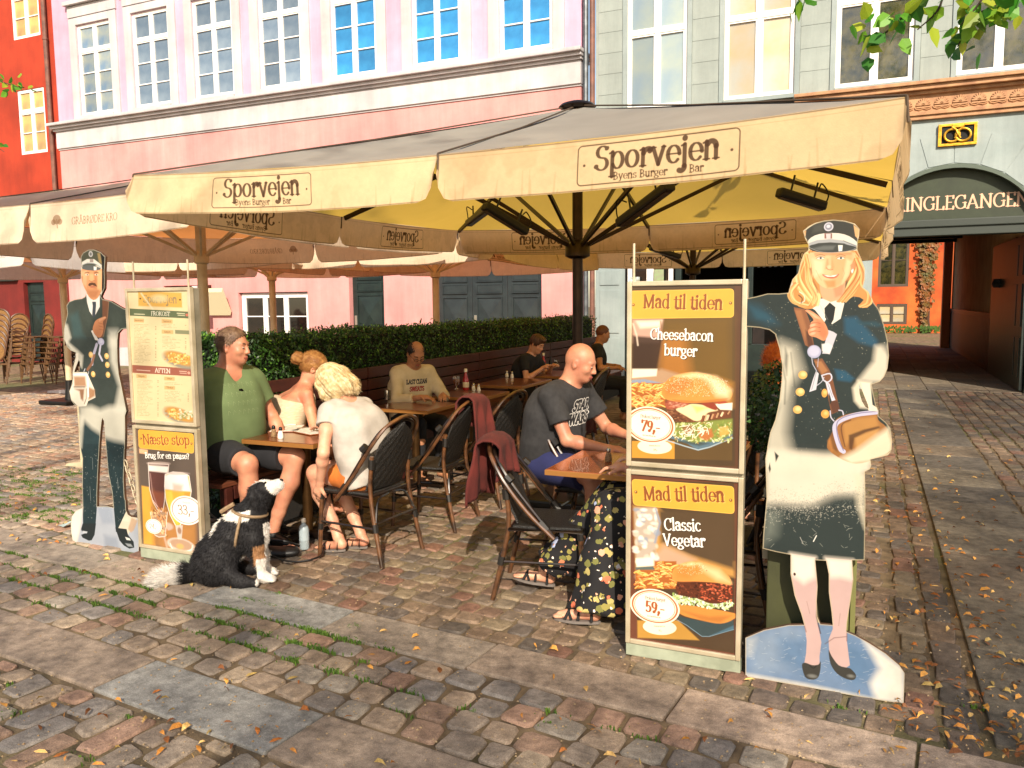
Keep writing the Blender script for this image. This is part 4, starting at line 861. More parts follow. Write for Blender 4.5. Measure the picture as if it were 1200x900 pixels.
t = thing('downpipe', 'rusty brown downpipe on the edge of the orange-red house', 'pipe', (-21.62, YF-.06, 0)); b = MB(); b.tube([(0, 0, .05), (0, 0, 12)], .06, 10); b.build('pipe', M_rustpipe, t)
for z in (2, 4.4, 6.8, 9.2): b = MB(); b.tube([(0, 0, z), (0, 0, z+.05)], .075, 10); b.build('bracket', M_rustpipe, t)
# ---- courtyard house seen through the passage
ch = thing('courtyard_house', 'sunlit orange courtyard house seen through the passage', 'building', (2.0, 44, 0)); CO = Vector((2, 44, 0))
x0, zt = on_y(1030, 290, 44); x1, _ = on_y(1066, 290, 44); _, zb = on_y(1050, 336, 44); _, zc = on_y(1050, 356, 44); _, zd = on_y(1050, 380, 44)
hs_ = [(x0, x1, zb, zb+2.6), (x0, x1, zd, zc), (x1+3.2, x1+4.6, zb, zb+2.6)]
holed_wall('wall', x0-8, x1+12, -.04, 9, 44, hs_, mat("courtyard_orange", srgb('#cc6426'), .85, srgb('#a03c14'), .9, detail=8), ch)
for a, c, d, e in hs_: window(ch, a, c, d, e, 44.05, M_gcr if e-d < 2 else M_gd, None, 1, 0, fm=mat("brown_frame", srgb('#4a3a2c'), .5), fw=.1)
build_under(ch, CO)
def ivy(name, label, base, h_, w_, n, seed):
    t = thing(name, label, 'climbing plant', base); r = random.Random(seed); b = MB()
    for q in range(3): b.tube([(r.uniform(-.1, .1)+math.sin(z*1.3+q)*.18, -.08, z) for z in np.linspace(0, h_, 10)], [.07-.005*i for i in range(10)], 6)
    b.build('stem', mat("ivy_bark", srgb('#4c3422'), .9), t); V = []; F = []
    for _ in range(n):
        z = h_*r.random()**.6; x = r.gauss(0, w_*(.25+.75*(z/h_)**2)); y = -r.uniform(.05, .3); s_ = r.uniform(.05, .11); a = r.uniform(0, 6.3); m_ = len(V)
        V += [(x-s_*math.cos(a), y, z-s_*math.sin(a)), (x+s_*math.sin(a), y-.03, z-s_*math.cos(a)), (x+s_*math.cos(a), y+.02, z+s_*math.sin(a)), (x-s_*math.sin(a), y, z+s_*math.cos(a))]; F.append((m_, m_+1, m_+2, m_+3))
    put('foliage', mesh('foliage', V, F, mat("ivy_leaf", srgb('#4c4a18'), .6, srgb('#8a4a1c'), 3)), t, kind='stuff')
xi, _ = on_y(1083, 380, 43.9); ivy('ivy', 'ivy with a thick stem climbing the orange courtyard wall', (xi, 43.95, 0), 5.2, .33, 800, 3)
b = MB(); V = []; F = []; r = random.Random(2)
for _ in range(700):
    x = x0-6+r.random()*16; y = 43.9-abs(r.gauss(0, .35)); z = r.uniform(0, .28); s_ = .07; m_ = len(V); V += [(x-s_, y, z), (x+s_, y-.02, z), (x, y-.03, z+s_*2)]; F.append((m_, m_+1, m_+2))
put('ground_plants', mesh('ground_plants', V, F, mat("ground_plant_leaf", srgb('#4e6a20'), .7, srgb('#2f4a16'), 4)), kind='stuff')
# ================================================================ PARASOLS
M_can = cloth_mat("dirty_cream_awning", srgb('#c6c2b6'), srgb('#b2b0a8'), srgb('#e0b64c'), .58, scale=2.2, stretch=(1, 1, 1))
M_can3 = cloth_mat("pale_cream_awning", srgb('#e2d2c0'), srgb('#d2bfaa'), srgb('#d88a48'), .58, scale=1.6)
M_can4 = cloth_mat("white_awning", srgb('#d8d2ca'), srgb('#c4beb8'), srgb('#c07a48'), .5, scale=1.6)
M_bronze = mat("bronze_metal", srgb('#33251c'), .35, srgb('#241a14'), 10, metal=.7)
M_blackm = mat("black_metal", srgb('#141312'), .4, metal=.3)
M_creampole = mat("cream_pole_paint", srgb('#cfc2a2'), .4, srgb('#b8a988'), 6)
M_seam = mat("dark_seam", srgb('#4a3a2a'), .8)
PRB = srgb('#4a3220')
def logo(cv, cx, cz, s, col=PRB, op=.92):
    w_, h_ = .80*s, .205*s
    cv.rrect(cx-w_/2, cx+w_/2, cz-h_/2, cz+h_/2, .022*s, col, .006*s, op)
    text(cv, 'Sporvejen', cx, cz-.030*s, .178*s, col, xs=.93, thick=.115, thin=.045, op=op)
    text(cv, 'Byens Burger', cx-.075*s, cz-.086*s, .054*s, col, xs=1.0, op=op); text(cv, 'Bar', cx+.2*s, cz-.086*s, .054*s, col, xs=1.0, op=op)
    for q in (-1, 1): cv.ell(cx+q*(w_/2-.035*s), cz, .007*s, .007*s, col, op=op)
def valance_img(name, half, dz, base, stain, draw, seed):
    cv = Cv(0, half, -dz, 0, 420, base); cv.noise(0, half, -dz, 0, .5, .05, seed=seed); cv.noise(0, half, -dz, 0, .02, .06, seed=seed+1)
    cv.noise(0, half, -dz, 0, .25, 0, stain, .64, seed=seed+2, op=.16); r = random.Random(seed)
    for _ in range(26):
        x = r.uniform(.02, half-.02); l = r.uniform(.02, .14); cv.line([(x, -dz), (x+r.uniform(-.01, .01), -dz+l)], [.012, .003], stain, .28, .004)
    for z in (-.006, -dz+.005): cv.line([(0, z), (half, z)], .007, srgb('#7c6440'), .75)
    for x in (.006, half-.006): cv.line([(x, 0), (x, -dz)], .007, srgb('#7c6440'), .6)
    for z in (-.03,): cv.line([(0, z), (half, z)], .003, srgb('#a08a60'), .5)
    draw(cv); return cv.image(name)
def edge_drop(w_, t2):   # the ribs to the middle of each side hang lower than the corner ribs
    k = t2 if w_ % 2 == 0 else 1-t2; return .02+.055*k
def parasol(name, label, c, size, ze, zp, dz, m_can, imgs, m_rib, pole_r, hub_z, seed, group, hubr=.1, sag=.05, base=True, rz=0):
    t = thing(name, label, 'parasol', (c[0], c[1], 0), rz, group=group); r = random.Random(seed); H = size/2; half = H
    K = 9; V = []; F = []
    corners = [(-H, -H), (0, -H), (H, -H), (H, 0), (H, H), (0, H), (-H, H), (-H, 0)]
    for w_ in range(8):
        A, B = corners[w_], corners[(w_+1) % 8]; base_i = len(V)
        for i in range(K+1):
            for j in range(K+1):
                t1, t2 = i/K, j/K; x = t1*(A[0]*(1-t2)+B[0]*t2); y = t1*(A[1]*(1-t2)+B[1]*t2)
                sg = -sag*math.sin(PI*t2)*math.sin(PI*min(t1, 1)*.5)*(1 if t1 < 1 else .4); wv = .006*math.sin(t1*11+t2*7+w_)
                V.append((x, y, zp+(ze-edge_drop(w_, t2)-zp)*(t1**.93)+sg+wv*t1))
        for i in range(K):
            for j in range(K): a = base_i+i*(K+1)+j; F.append((a, a+1, a+K+2, a+K+1))
    put('canopy', mesh('canopy', V, F, m_can, True), t)
    # valance: two panels a side, rounded where they part
    nx = 22; nz = 5
    for w_ in range(8):
        A, B = np.array(corners[w_]), np.array(corners[(w_+1) % 8]); out = np.array([B[1]-A[1], -(B[0]-A[0])]); out = out/np.linalg.norm(out); V = []; UV = []; F = []
        ph = r.uniform(0, 6); L_ = np.linalg.norm(B-A)
        for j in range(nz+1):
            for i in range(nx+1):
                u = i/nx; u = .5-.5*math.cos(PI*u) if True else u; x = u*L_; v = j/nz
                e = min(x, L_-x); lim = dz if e > .09 else dz*(.42+.58*math.sqrt(max(0, 1-(1-e/.09)**2)))
                z = -v*lim; q = A+(B-A)*u
                bl = .02*math.sin(x*2.6+ph)*v + .007*math.sin(x*9+ph)*v + .03*v - .02*v*v*math.cos(PI*(u-.5)*2)
                sgz = -sag*.4*math.sin(PI*u)
                V.append((q[0]+out[0]*bl, q[1]+out[1]*bl, ze-edge_drop(w_, u)+z+sgz*.9)); UV.append((x/half, 1+z/dz))
        for j in range(nz):
            for i in range(nx): a = j*(nx+1)+i; F.append((a, a+nx+1, a+nx+2, a+1))
        im = imgs[w_] if isinstance(imgs, (list, tuple)) else imgs
        put('valance', mesh('valance', V, F, im, True, uv=UV), t)
    for w_ in range(8):
        A = corners[w_]; ze_ = ze; ze = ze-edge_drop(w_, 0); b = MB(); b.tube([(0, 0, zp+.012), (A[0]*.5, A[1]*.5, zp+(ze-zp)*.5**.93+.008), (A[0], A[1], ze+.006)], .006, 5); b.tube([(A[0], A[1], ze+.005), (A[0]*1.004, A[1]*1.004, ze-dz*.42)], .007, 5); b.build('seam', M_seam, t)
        b = MB(); A3 = np.array([A[0]*.985, A[1]*.985, ze-.02]); T3 = np.array([A[0]*.02, A[1]*.02, zp-.05]); d = A3-T3; n = np.cross(d, [0, 0, 1]); n = n/np.linalg.norm(n)*.012; u = np.cross(n, d); u = u/np.linalg.norm(u)*.02
        b.obox((A3+T3)/2, d/2, n, u, .003); b.build('rib', m_rib, t)
        M3 = T3+(A3-T3)*.5-np.array([0, 0, .02]); h3 = np.array([A[0]/math.hypot(*A)*hubr*.7, A[1]/math.hypot(*A)*hubr*.7, hub_z]); d = M3-h3; n = np.cross(d, [0, 0, 1]); n = n/np.linalg.norm(n)*.011; u = np.cross(n, d); u = u/np.linalg.norm(u)*.016
        b = MB(); b.obox((M3+h3)/2, d/2, n, u, .003); b.build('strut', m_rib, t); ze = ze_
    b = MB(); b.tube([(0, 0, .05), (0, 0, zp-.03)], pole_r, 16); b.build('pole', m_rib, t, True)
    b = MB(); b.lathe([(hubr*.6, -.1), (hubr, -.08), (hubr, .0), (hubr*.8, .02), (pole_r, .05)], (0, 0, hub_z), 20); b.build('hub', m_rib, t, True)
    b = MB(); b.lathe([(.001, .05), (.05, .045), (.13, .02), (.15, .0), (.12, -.02)], (0, 0, zp), 20); b.build('finial', m_rib if m_rib is not M_creampole else M_creampole, t, True)
    if base: b = MB(); b.box(-.35, .35, -.35, .35, 0, .07, .02); b.lathe([(.09, .07), (.07, .25), (.06, .4)], (0, 0, 0), 16); b.build('base', M_blackm, t)
    return t
VB = srgb('#dfc39a'); ST = srgb('#9c8152')
im_s = image_mat("sporvejen_valance_cloth", valance_img('valance_print', 2.32, .27, VB, ST, lambda cv: logo(cv, 1.22, -.137, 1.0), 3), rough=.85, bump=.3, translucent=.48, noise_amt=.05)
im_s2 = image_mat("sporvejen_valance_cloth_left", valance_img('valance_print_left', 2.32, .27, VB, ST, lambda cv: logo(cv, 1.08, -.137, .94), 8), rough=.85, bump=.3, translucent=.35, noise_amt=.05)
u1 = parasol('parasol', 'big cream parasol with the large front logos over the near tables', (-2.17, 6.2), 4.57, 2.53, 3.19, .258, M_can, [im_s2, im_s]+[im_s]*6, M_bronze, .042, 2.1, 1, 'cream parasols over the terrace')
u2 = parasol('parasol', 'cream parasol behind the big logo parasol, over the far tables', (-2.2, 10.98), 4.64, 2.53, 3.19, .27, M_can, im_s, M_bronze, .042, 2.1, 2, 'cream parasols over the terrace', base=True)
def kro(cv, x, op=.7):
    c = srgb('#8a6848'); text(cv, 'GRÅBRØDRE KRO', x, -.20, .085, c, xs=.92, op=op); cv.ell(x-.46, -.15, .05, .04, c, op=op); cv.ell(x-.5, -.17, .03, .025, c, op=op); cv.ell(x-.42, -.17, .03, .025, c, op=op); cv.line([(x-.46, -.15), (x-.45, -.22)], .012, c, op)
def vimg(name, base, x, seed, dz=.34, half=1.95): return image_mat(name+"_cloth", valance_img(name, half, dz, srgb(base), srgb('#b09878'), (lambda cv: kro(cv, x)) if x else (lambda cv: None), seed), rough=.85, bump=.25, translucent=.3, noise_amt=.05)
k_txt = vimg('kro_valance_print', '#e2cdb0', .80, 21); k_pl = vimg('kro_valance_plain', '#e2cdb0', 0, 24); w_txt = vimg('kro_white_valance_print', '#d2ccc6', 1.3, 27); w_pl = vimg('kro_white_valance_plain', '#d2ccc6', 0, 29)
parasol('parasol', 'pinkish cream parasol with faint inn lettering left of the big logo parasol', (-6.72, 6.75), 3.9, 2.62, 3.1, .34, M_can3, [k_pl, k_txt, k_pl, k_pl, k_txt, k_txt, k_pl, k_pl], M_creampole, .055, 2.2, 5, 'inn parasols on the left', hubr=.08)
parasol('parasol', 'white parasol farthest left with its valance behind the painted man', (-12.6, 9.5), 4.2, 2.58, 3.05, .34, M_can4, [w_txt, w_txt, w_pl, w_pl, w_pl, w_pl, w_pl, w_pl], M_creampole, .055, 2.15, 6, 'inn parasols on the left', hubr=.08)
parasol('parasol', 'cream parasol with its pole behind the tall menu board', (-9.3, 10.9), 3.9, 2.58, 3.05, .34, M_can3, k_pl, M_creampole, .055, 2.15, 7, 'inn parasols on the left', hubr=.08)
parasol('parasol', 'cream parasol whose pole rises behind the hedge near the dark double door', (-6.35, 11.3), 4.1, 2.52, 3.0, .3, M_can3, k_pl, M_creampole, .055, 2.15, 9, 'inn parasols on the left', hubr=.08)
# heaters hung under the ribs
def heater(label, p, q, w_=.037):
    p, q = np.array(p, float), np.array(q, float); c = (p+q)/2; t = thing('patio_heater', label, 'heater', tuple(c), group='patio heaters under the parasols'); d = (q-p)/2; n = np.cross(d, [0, 0, 1]); n = n/np.linalg.norm(n); u = np.cross(n, d); u = u/np.linalg.norm(u)
    if u[2] < 0: u = -u
    b = MB(); b.obox((0, 0, 0), d, n*w_, u*w_*.8, .015); b.build('housing', M_blackm, t)
    b = MB(); b.obox(-u*w_*.82, d*.9, n*w_*.6, u*.004); b.build('lamp_tube', mat("heater_glass", srgb('#3a2a22'), .3), t)
    b = MB()
    for k in (-.5, .5): MB().tube([d*k+u*w_*.8, d*k+u*(w_*.8+.10)], .007, 6).build('hanger', M_blackm, t); b = MB(); b.tube(catmull([d*1.0, d*1.05+u*.08, d*.8+u*.14-n*.03, d*.6+u*.1], 5), .005, 5); b.build('cable', M_blackm, t)
def at3(px, py, y): x, z = on_y(px, py, y); return (x, y, z)
heater('black patio heater left of the bronze pole under the big logo parasol', at3(567, 241, 5.1), at3(617, 272, 5.4))
heater('black patio heater right of the bronze pole, tilted steeply', at3(786, 217, 4.9), at3(726, 262, 5.3))
heater('small black patio heater farthest left under the big logo parasol', at3(574, 243, 6.3), at3(549, 262, 6.9))
heater('black patio heater near the right corner of the big logo parasol', at3(912, 225, 5.3), at3(966, 242, 5.5))
heater('black patio heater left of the far bronze pole', at3(762, 290, 9.6), at3(797, 301, 9.9))
# ================================================================ HEDGE
def leaf_box(name, parent, m, x0, x1, y0, y1, z0, z1, n, s0, s1, seed, faces='xyz'):
    r = np.random.default_rng(seed); V = np.zeros((n, 4, 3)); areas = np.array([(y1-y0)*(z1-z0), (x1-x0)*(z1-z0), (x1-x0)*(y1-y0)]); f = r.choice(3, n, p=areas/areas.sum())
    c = np.stack([r.uniform(x0, x1, n), y0+(y1-y0)*r.random(n)**1.7, r.uniform(z0, z1, n)], 1)
    c[f == 0, 0] = x1+r.normal(0, .022, (f == 0).sum()); c[f == 1, 1] = y0+r.normal(0, .022, (f == 1).sum()); c[f == 2, 2] = z1+np.abs(r.normal(0, .03, (f == 2).sum()))-.02
    c += (np.sin(c[:, [1]]*5)+np.sin(c[:, [2]]*9+c[:, [1]]*3))*np.array([[.014, 0, .01]])
    a = r.normal(size=(n, 3)); a[:, 2] += .9; a /= np.linalg.norm(a, axis=1)[:, None]; b = np.cross(a, r.normal(size=(n, 3))); b /= np.linalg.norm(b, axis=1)[:, None]
    s = r.uniform(s0, s1, (n, 1)); V[:, 0] = c-a*s; V[:, 1] = c+b*s*.42; V[:, 2] = c+a*s; V[:, 3] = c-b*s*.42
    return put(name, mesh(name, V.reshape(-1, 3), (np.arange(n*4).reshape(n, 4)), m), parent, kind='stuff')
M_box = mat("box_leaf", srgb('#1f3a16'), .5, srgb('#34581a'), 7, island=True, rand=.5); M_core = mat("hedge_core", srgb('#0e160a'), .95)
hg = thing('hedge', 'long clipped dark green box hedge behind the wooden bench', 'hedge', (-4.75, 9, 0)); HO = Vector((-4.75, 9, 0))
leaf_box('foliage', hg, M_box, -5.05, -4.5, 4.6, 13.8, .1, 1.37, 46000, .012, .026, 1)
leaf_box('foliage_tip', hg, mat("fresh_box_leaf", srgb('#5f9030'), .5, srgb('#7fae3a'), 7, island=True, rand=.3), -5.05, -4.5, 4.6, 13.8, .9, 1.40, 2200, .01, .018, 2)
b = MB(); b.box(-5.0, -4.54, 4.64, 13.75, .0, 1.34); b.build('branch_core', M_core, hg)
build_under(hg, HO)
# ================================================================ BENCH
M_bench = mat("dark_red_bench_wood", srgb('#4a2018'), .45, srgb('#34150f'), 3, stretch=(6, .8, 6), bump=.15, bscale=30); M_bseat = mat("brown_bench_seat_wood", srgb('#6e3c26'), .5, srgb('#4e2a1a'), 3, stretch=(8, .8, 8), bump=.15, bscale=30)
bn = thing('bench', 'long dark red slatted bench along the hedge', 'bench', (-4.2, 9, 0)); BO = Vector((-4.2, 9, 0))
for seg in range(4):
    y0 = 4.02+seg*2.4; y1 = y0+2.38
    for k in range(5): b = MB(); b.box(-4.41+k*.004, -4.37+k*.004, y0, y1, .5+.112*k, .6+.112*k, .006); b.build('back_slat', M_bench, bn)
    for k in range(3): b = MB(); b.box(-4.36+k*.145, -4.225+k*.145, y0, y1, .425, .455, .006); b.build('seat_slat', M_bseat, bn)
    for y in (y0+.05, y1-.12):
        b = MB(); b.box(-4.45, -4.40, y, y+.07, .0, 1.04, .004); b.box(-3.99, -3.93, y, y+.06, 0, .42, .004); b.build('post', M_bench, bn)
    b = MB(); b.box(-3.965, -3.935, y0+.13, y1-.13, .33, .422, .004); b.build('apron', M_bench, bn)
b = MB(); b.box(-3.99, -3.95, 4.3, 13.5, .04, .33); b.build('mesh_panel', mat("black_mesh", srgb('#151311'), .8, srgb('#24201c'), 90), bn)
build_under(bn, BO)
# ================================================================ TABLES
M_top = mat("glossy_table_wood", srgb('#6f3a1c'), .28, srgb('#54290f'), 2.5, stretch=(9, 1, 1), coat=.5); M_topo = mat("orange_brown_table_wood", srgb('#8f4a20'), .25, srgb('#74380f'), 2, stretch=(6, 1, 1), coat=.6); M_edge = mat("brass_table_edge", srgb('#a8743c'), .4, metal=.5)
M_brass = mat("brown_brass_column", srgb('#6a4c2c'), .35, srgb('#4c361e'), 9, metal=.8)
def table(label, x, y, m=None, sx=.6, sy=.6):
    t = thing('cafe_table', label, 'table', (x, y, 0), group='cafe tables under the parasols'); b = MB(); b.box(-sx/2+.006, sx/2-.006, -sy/2+.006, sy/2-.006, .712, .742, .004); b.build('tabletop', m or M_top, t)
    b = MB(); h = sx/2; k = sy/2
    b.box(-h, h, -k, -k+.0055, .71, .739, .002); b.box(-h, h, k-.0055, k, .71, .739, .002); b.box(-h, -h+.0055, -k+.006, k-.006, .71, .739, .002); b.box(h-.0055, h, -k+.006, k-.006, .71, .739, .002); b.build('edge_trim', M_edge, t)
    b = MB(); b.tube([(0, 0, .05), (0, 0, .7)], .034, 14); b.build('column', M_brass, t, True)
    b = MB(); b.obox((0, 0, .035), (.27, 0, 0), (0, .035, 0), (0, 0, .02), .01); b.obox((0, 0, .0352), (.035, 0, 0), (0, .27, 0), (0, 0, .019), .01); b.build('foot', M_bronze, t); b = MB(); b.box(-.2, .2, -.03, .03, .69, .711); b.build('top_bracket', M_blackm, t)
    return t
table('cafe table with menus and shakers between the green-shirted man and the blond woman', -3.6, 4.5)
table('cafe table with a small metal pot in front of the sweatshirt man', -3.72, 6.2)
table('cafe table with a ketchup bottle and a beer glass', -3.68, 7.2, None, .6, .66)
table('cafe table with white shakers left of the dark-shirted boy', -3.75, 8.45, None, .62, .9)
table('cafe table where the dark-shirted boy eats', -3.7, 9.65, None, .62, .8)
table('orange-brown cafe table at the edge of the burger poster', -1.24, 4.33, M_topo, .72, .62)
table('cafe table of the bald man, mostly behind the burger poster', -.98, 5.05)
table('cafe table in the dark before the far blond woman', -2.3, 9.6)
# ================================================================ CHAIRS
M_bam = mat("dark_bamboo_tube", srgb('#6b4426'), .3, srgb('#2a1a10'), 10, spec=.7, coat=.5, stretch=(1, 1, 1)); M_bams = mat("dark_bamboo_tube_black", srgb('#2a1c14'), .28, srgb('#14100c'), 10, coat=.5)
M_weave = mat("black_weave", srgb('#12110f'), .45, srgb('#262320'), 120, bump=.9, bscale=160); M_wrap = mat("black_binding", srgb('#17130f'), .5)
def make_chair(label):
    t = thing('bistro_chair', label, 'chair', group='bistro chairs on the terrace')
    for dx, dy in ((0, 0), (.024, -.028)):
        P = catmull([(-.215-dx, .06, .40), (-.22-dx, -.06+dy, .56), (-.215-dx, -.19+dy, .74), (-.17-dx*.5, -.27+dy, .86+dx*.6), (-.08, -.305+dy, .905+dx), (0, -.312+dy, .915+dx), (.08, -.305+dy, .905+dx), (.17+dx*.5, -.27+dy, .86+dx*.6), (.215+dx, -.19+dy, .74), (.22+dx, -.06+dy, .56), (.215+dx, .06, .40)], 4)
        MB().tube(P, .0115, 7).build('back_frame', M_bam if dx else M_bams, t, True)
    # woven back
    V = []; F = []; n1, n2 = 12, 10
    for j in range(n2+1):
        v = j/n2; z = .47+v*.43; hw = .19*(1-max(0, (v-.55)/.45)**2.2*.93); y = -.155-.15*v**.9
        for i in range(n1+1): u = i/n1*2-1; V.append((u*hw, y-.028*(1-u*u)+.0025*((i+j) % 2), z-.0*(u*u)))
    for j in range(n2):
        for i in range(n1): a = j*(n1+1)+i; F.append((a, a+1, a+n1+2, a+n1+1))
    o = put('backrest', mesh('backrest', V, F, M_weave), t); md = o.modifiers.new('s', 'SOLIDIFY'); md.thickness = .012
    b = MB(); b.box(-.2, .2, -.18, .205, .435, .462, .012); b.build('seat', M_weave, t)
    MB().tube([(-.21, .21, .44), (.21, .21, .44), (.215, -.19, .44), (-.215, -.19, .44)], .013, 7, closed=True).build('seat_frame', M_bams, t, True)
    for sx in (-1, 1):
        MB().tube([(sx*.215, .225, 0), (sx*.2, .2, .44)], .0145, 8).build('leg', M_bam, t, True)
        MB().tube(catmull([(sx*.225, -.29, 0), (sx*.205, -.2, .44), (sx*.2, -.215, .7)], 4), .0145, 8).build('leg', M_bam, t, True)
    for P in ([(-.207, .213, .2), (.207, .213, .2)], [(-.21, .21, .24), (-.215, -.245, .24)], [(.21, .21, .24), (.215, -.245, .24)], [(-.21, -.25, .28), (.21, -.25, .28)], catmull([(-.205, .2, .3), (-.14, .2, .41), (-.02, .205, .43)], 3), catmull([(.205, .2, .3), (.14, .2, .41), (.02, .205, .43)], 3), catmull([(-.21, -.24, .28), (-.14, -.21, .41), (-.02, -.2, .43)], 3), catmull([(.21, -.24, .28), (.14, -.21, .41), (.02, -.2, .43)], 3)):
        MB().tube(P, .008, 6).build('brace', M_bams, t, True)
    b = MB()
    for sx in (-1, 1):
        b.tube([(sx*.207, .213, .185), (sx*.206, .212, .225)], .019, 8); b.tube([(sx*.218, -.245, .22), (sx*.214, -.235, .27)], .019, 8); b.tube([(sx*.202, .203, .39), (sx*.2, .2, .43)], .019, 8); b.tube([(sx*.222, .02, .45), (sx*.224, -.02, .5)], .026, 8); b.tube([(sx*.2, -.21, .62), (sx*.2, -.214, .68)], .022, 8)
        b.tube([(sx*.24, -.17, .74), (sx*.232, -.2, .77)], .026, 8)
    b.build('binding', M_wrap, t, kind='stuff')
    return t
chair0 = make_chair('bamboo bistro chair the blond woman sits on'); first = [True]
def chair(label, x, y, rz):
    if first[0]: o = chair0; first[0] = False
    else: o = copytree(chair0)
    o.location = (x, y, 0); o.rotation_euler = (0, 0, rz); o['label'] = label; return o
D = math.radians
chair('bamboo bistro chair the blond woman sits on', -3.02, 4.38, D(90-4))
chair('bistro chair with a burgundy blanket right behind the blond woman', -3.0, 5.22, D(90+4))
chair('empty bistro chair between the two left-hand blankets', -2.92, 6.0, D(90-8))
chair('bistro chair with the dark burgundy blanket in the shade near the pole', -2.75, 6.95, D(90-6))
chair('empty dark bistro chair in front of the boy in the dark shirt', -2.9, 8.3, D(90))
q_ = chair('near bistro chair with a burgundy blanket over its tall back', -1.64, 4.20, D(-90+12)); q_.scale = (1, 1, .92)
chair('bistro chair the bald man sits on', -1.62, 4.98, D(-90-2))
chair('bistro chair under the woman in floral trousers', -.66, 4.12, D(90))
chair('bistro chair of the red-haired woman', -.55, 5.9, D(20))
chair('bistro chair in the dark behind the bald man', -1.7, 7.3, D(-80))
chair('bistro chair of the far blond woman', -2.25, 10.4, D(170))
chair('dark bistro chair deep under the far parasol', -1.3, 8.6, D(-100))
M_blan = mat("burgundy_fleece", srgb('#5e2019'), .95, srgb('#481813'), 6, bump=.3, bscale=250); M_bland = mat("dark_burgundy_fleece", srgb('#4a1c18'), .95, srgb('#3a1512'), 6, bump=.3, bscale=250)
def blanket(label, x, y, rz, m, w_=.34, fr=.28, bk=.42, seed=1, off=0, tw_=0):
    r = random.Random(seed); V = []; F = []; nu, nv = 26, 30; ph = [r.uniform(0, 6) for _ in range(4)]
    tot = fr+bk+.08
    for j in range(nv+1):
        s_ = j/nv*tot
        for i in range(nu+1):
            u = (i/nu-.5); xx = u*w_*(1+.18*abs(s_-fr)/bk); 
            top = .945-.35*(abs(xx+off)/.22)**3*.12
            if s_ < fr: d = fr-s_; yy, zz = -.262+.06*d, top-d-.0; k = d
            elif s_ > fr+.08: d = s_-fr-.08; yy, zz = -.375-.05*d+.05*d*d, top-d; k = d
            else: a = (s_-fr)/.08*PI; yy, zz = -.318+.056*math.cos(a), top+.03*math.sin(a); k = 0
            fold = .022*math.sin(xx*38+ph[0]+k*2)*min(1, k*5)+.012*math.sin(xx*70+ph[1])*min(1, k*5)
            V.append((xx+off+tw_*k+.01*math.sin(k*9+ph[2]), yy-fold-(.012 if s_ > fr else -.004), zz+(.03*math.sin(xx*14+ph[3])*min(1, k*2.2))))
    for j in range(nv):
        for i in range(nu): a = j*(nu+1)+i; F.append((a, a+1, a+nu+2, a+nu+1))
    o = put('blanket', mesh('blanket', V, F, m, True), None, (x, y, 0), rz, label=label, category='blanket', group='blankets over chair backs'); md = o.modifiers.new('s', 'SOLIDIFY'); md.thickness = .012; return o
blanket('bright burgundy blanket over the near empty chair', -1.64, 4.20, D(-90+12), M_blan, .36, .2, .34, 2, -.02, .1).scale = (1, 1, .92)
blanket('burgundy blanket hanging long behind the blond woman', -3.0, 5.22, D(90+4), M_blan, .3, .2, .48, 3, .05, .1)
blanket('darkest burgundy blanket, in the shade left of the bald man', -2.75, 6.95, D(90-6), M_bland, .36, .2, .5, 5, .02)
# stacked wicker chairs by the orange house
M_wick = mat("honey_wicker", srgb('#6a4824'), .6, srgb('#432b14'), 60, bump=.5, bscale=120); M_wickb = mat("brown_wicker_frame", srgb('#5f3a20'), .5, srgb('#44290f'), 20); M_oval = mat("tan_cane_weave", srgb('#8a6430'), .7, srgb('#644420'), 90)
def wicker():
    t = thing('wicker_chair', 'wicker chair in a stack', 'chair', group='stacked wicker chairs')
    b = MB(); b.box(-.21, .21, -.2, .2, .42, .45, .01); b.build('seat', M_wick, t)
    P = [(.2*math.sin(a), -.24-.05*math.cos(a)*0, .72-.0+.21*-math.cos(a)) for a in np.linspace(0, 2*PI, 17)[:-1]]
    MB().tube(P, .022, 6, closed=True).build('back_frame', M_wickb, t, True)
    V = [(.185*math.sin(a), -.24, .72-.195*math.cos(a)) for a in np.linspace(0, 2*PI, 17)[:-1]]; put('backrest', mesh('backrest', V+[(v[0], v[1]-.01, v[2]) for v in V], [tuple(range(16)), tuple(range(31, 15, -1))], M_oval), t)
    for sx in (-1, 1):
        for P in ([(sx*.2, .2, 0), (sx*.2, .19, .44)], [(sx*.19, -.27, 0), (sx*.19, -.2, .44), (sx*.15, -.24, .56)]): MB().tube(P, .016, 6).build('leg', M_wick, t, True)
    b = MB(); b.tube([(-.21, .2, .43), (.21, .2, .43), (.21, -.2, .43), (-.21, -.2, .43)], .02, 6, closed=True); b.build('seat_rail', M_wick, t, True)
    return t
wc = wicker(); fst = True; names = ['leftmost', 'second', 'third', 'fourth', 'fifth']
for i, (px_, n_, rz) in enumerate(((8, 7, 20), (42, 6, 170), (70, 6, 175), (96, 5, 185), (20, 6, 60))):
    x, y = on_z(px_, 449 if i < 4 else 440, 0); 
    for k in range(n_):
        o = wc if fst else copytree(wc); fst = False; o.location = (x+.01*k, y+.02*k, .115*k); o.rotation_euler = (0, 0, D(rz)+.03*math.sin(k*3)); o['label'] = ('lowest' if k == 0 else 'topmost' if k == n_-1 else ['second', 'third', 'fourth', 'fifth', 'sixth'][k-1]+' lowest')+' wicker chair of the '+(names[i]+' stack from the left edge' if i < 4 else 'stack behind the leftmost one')
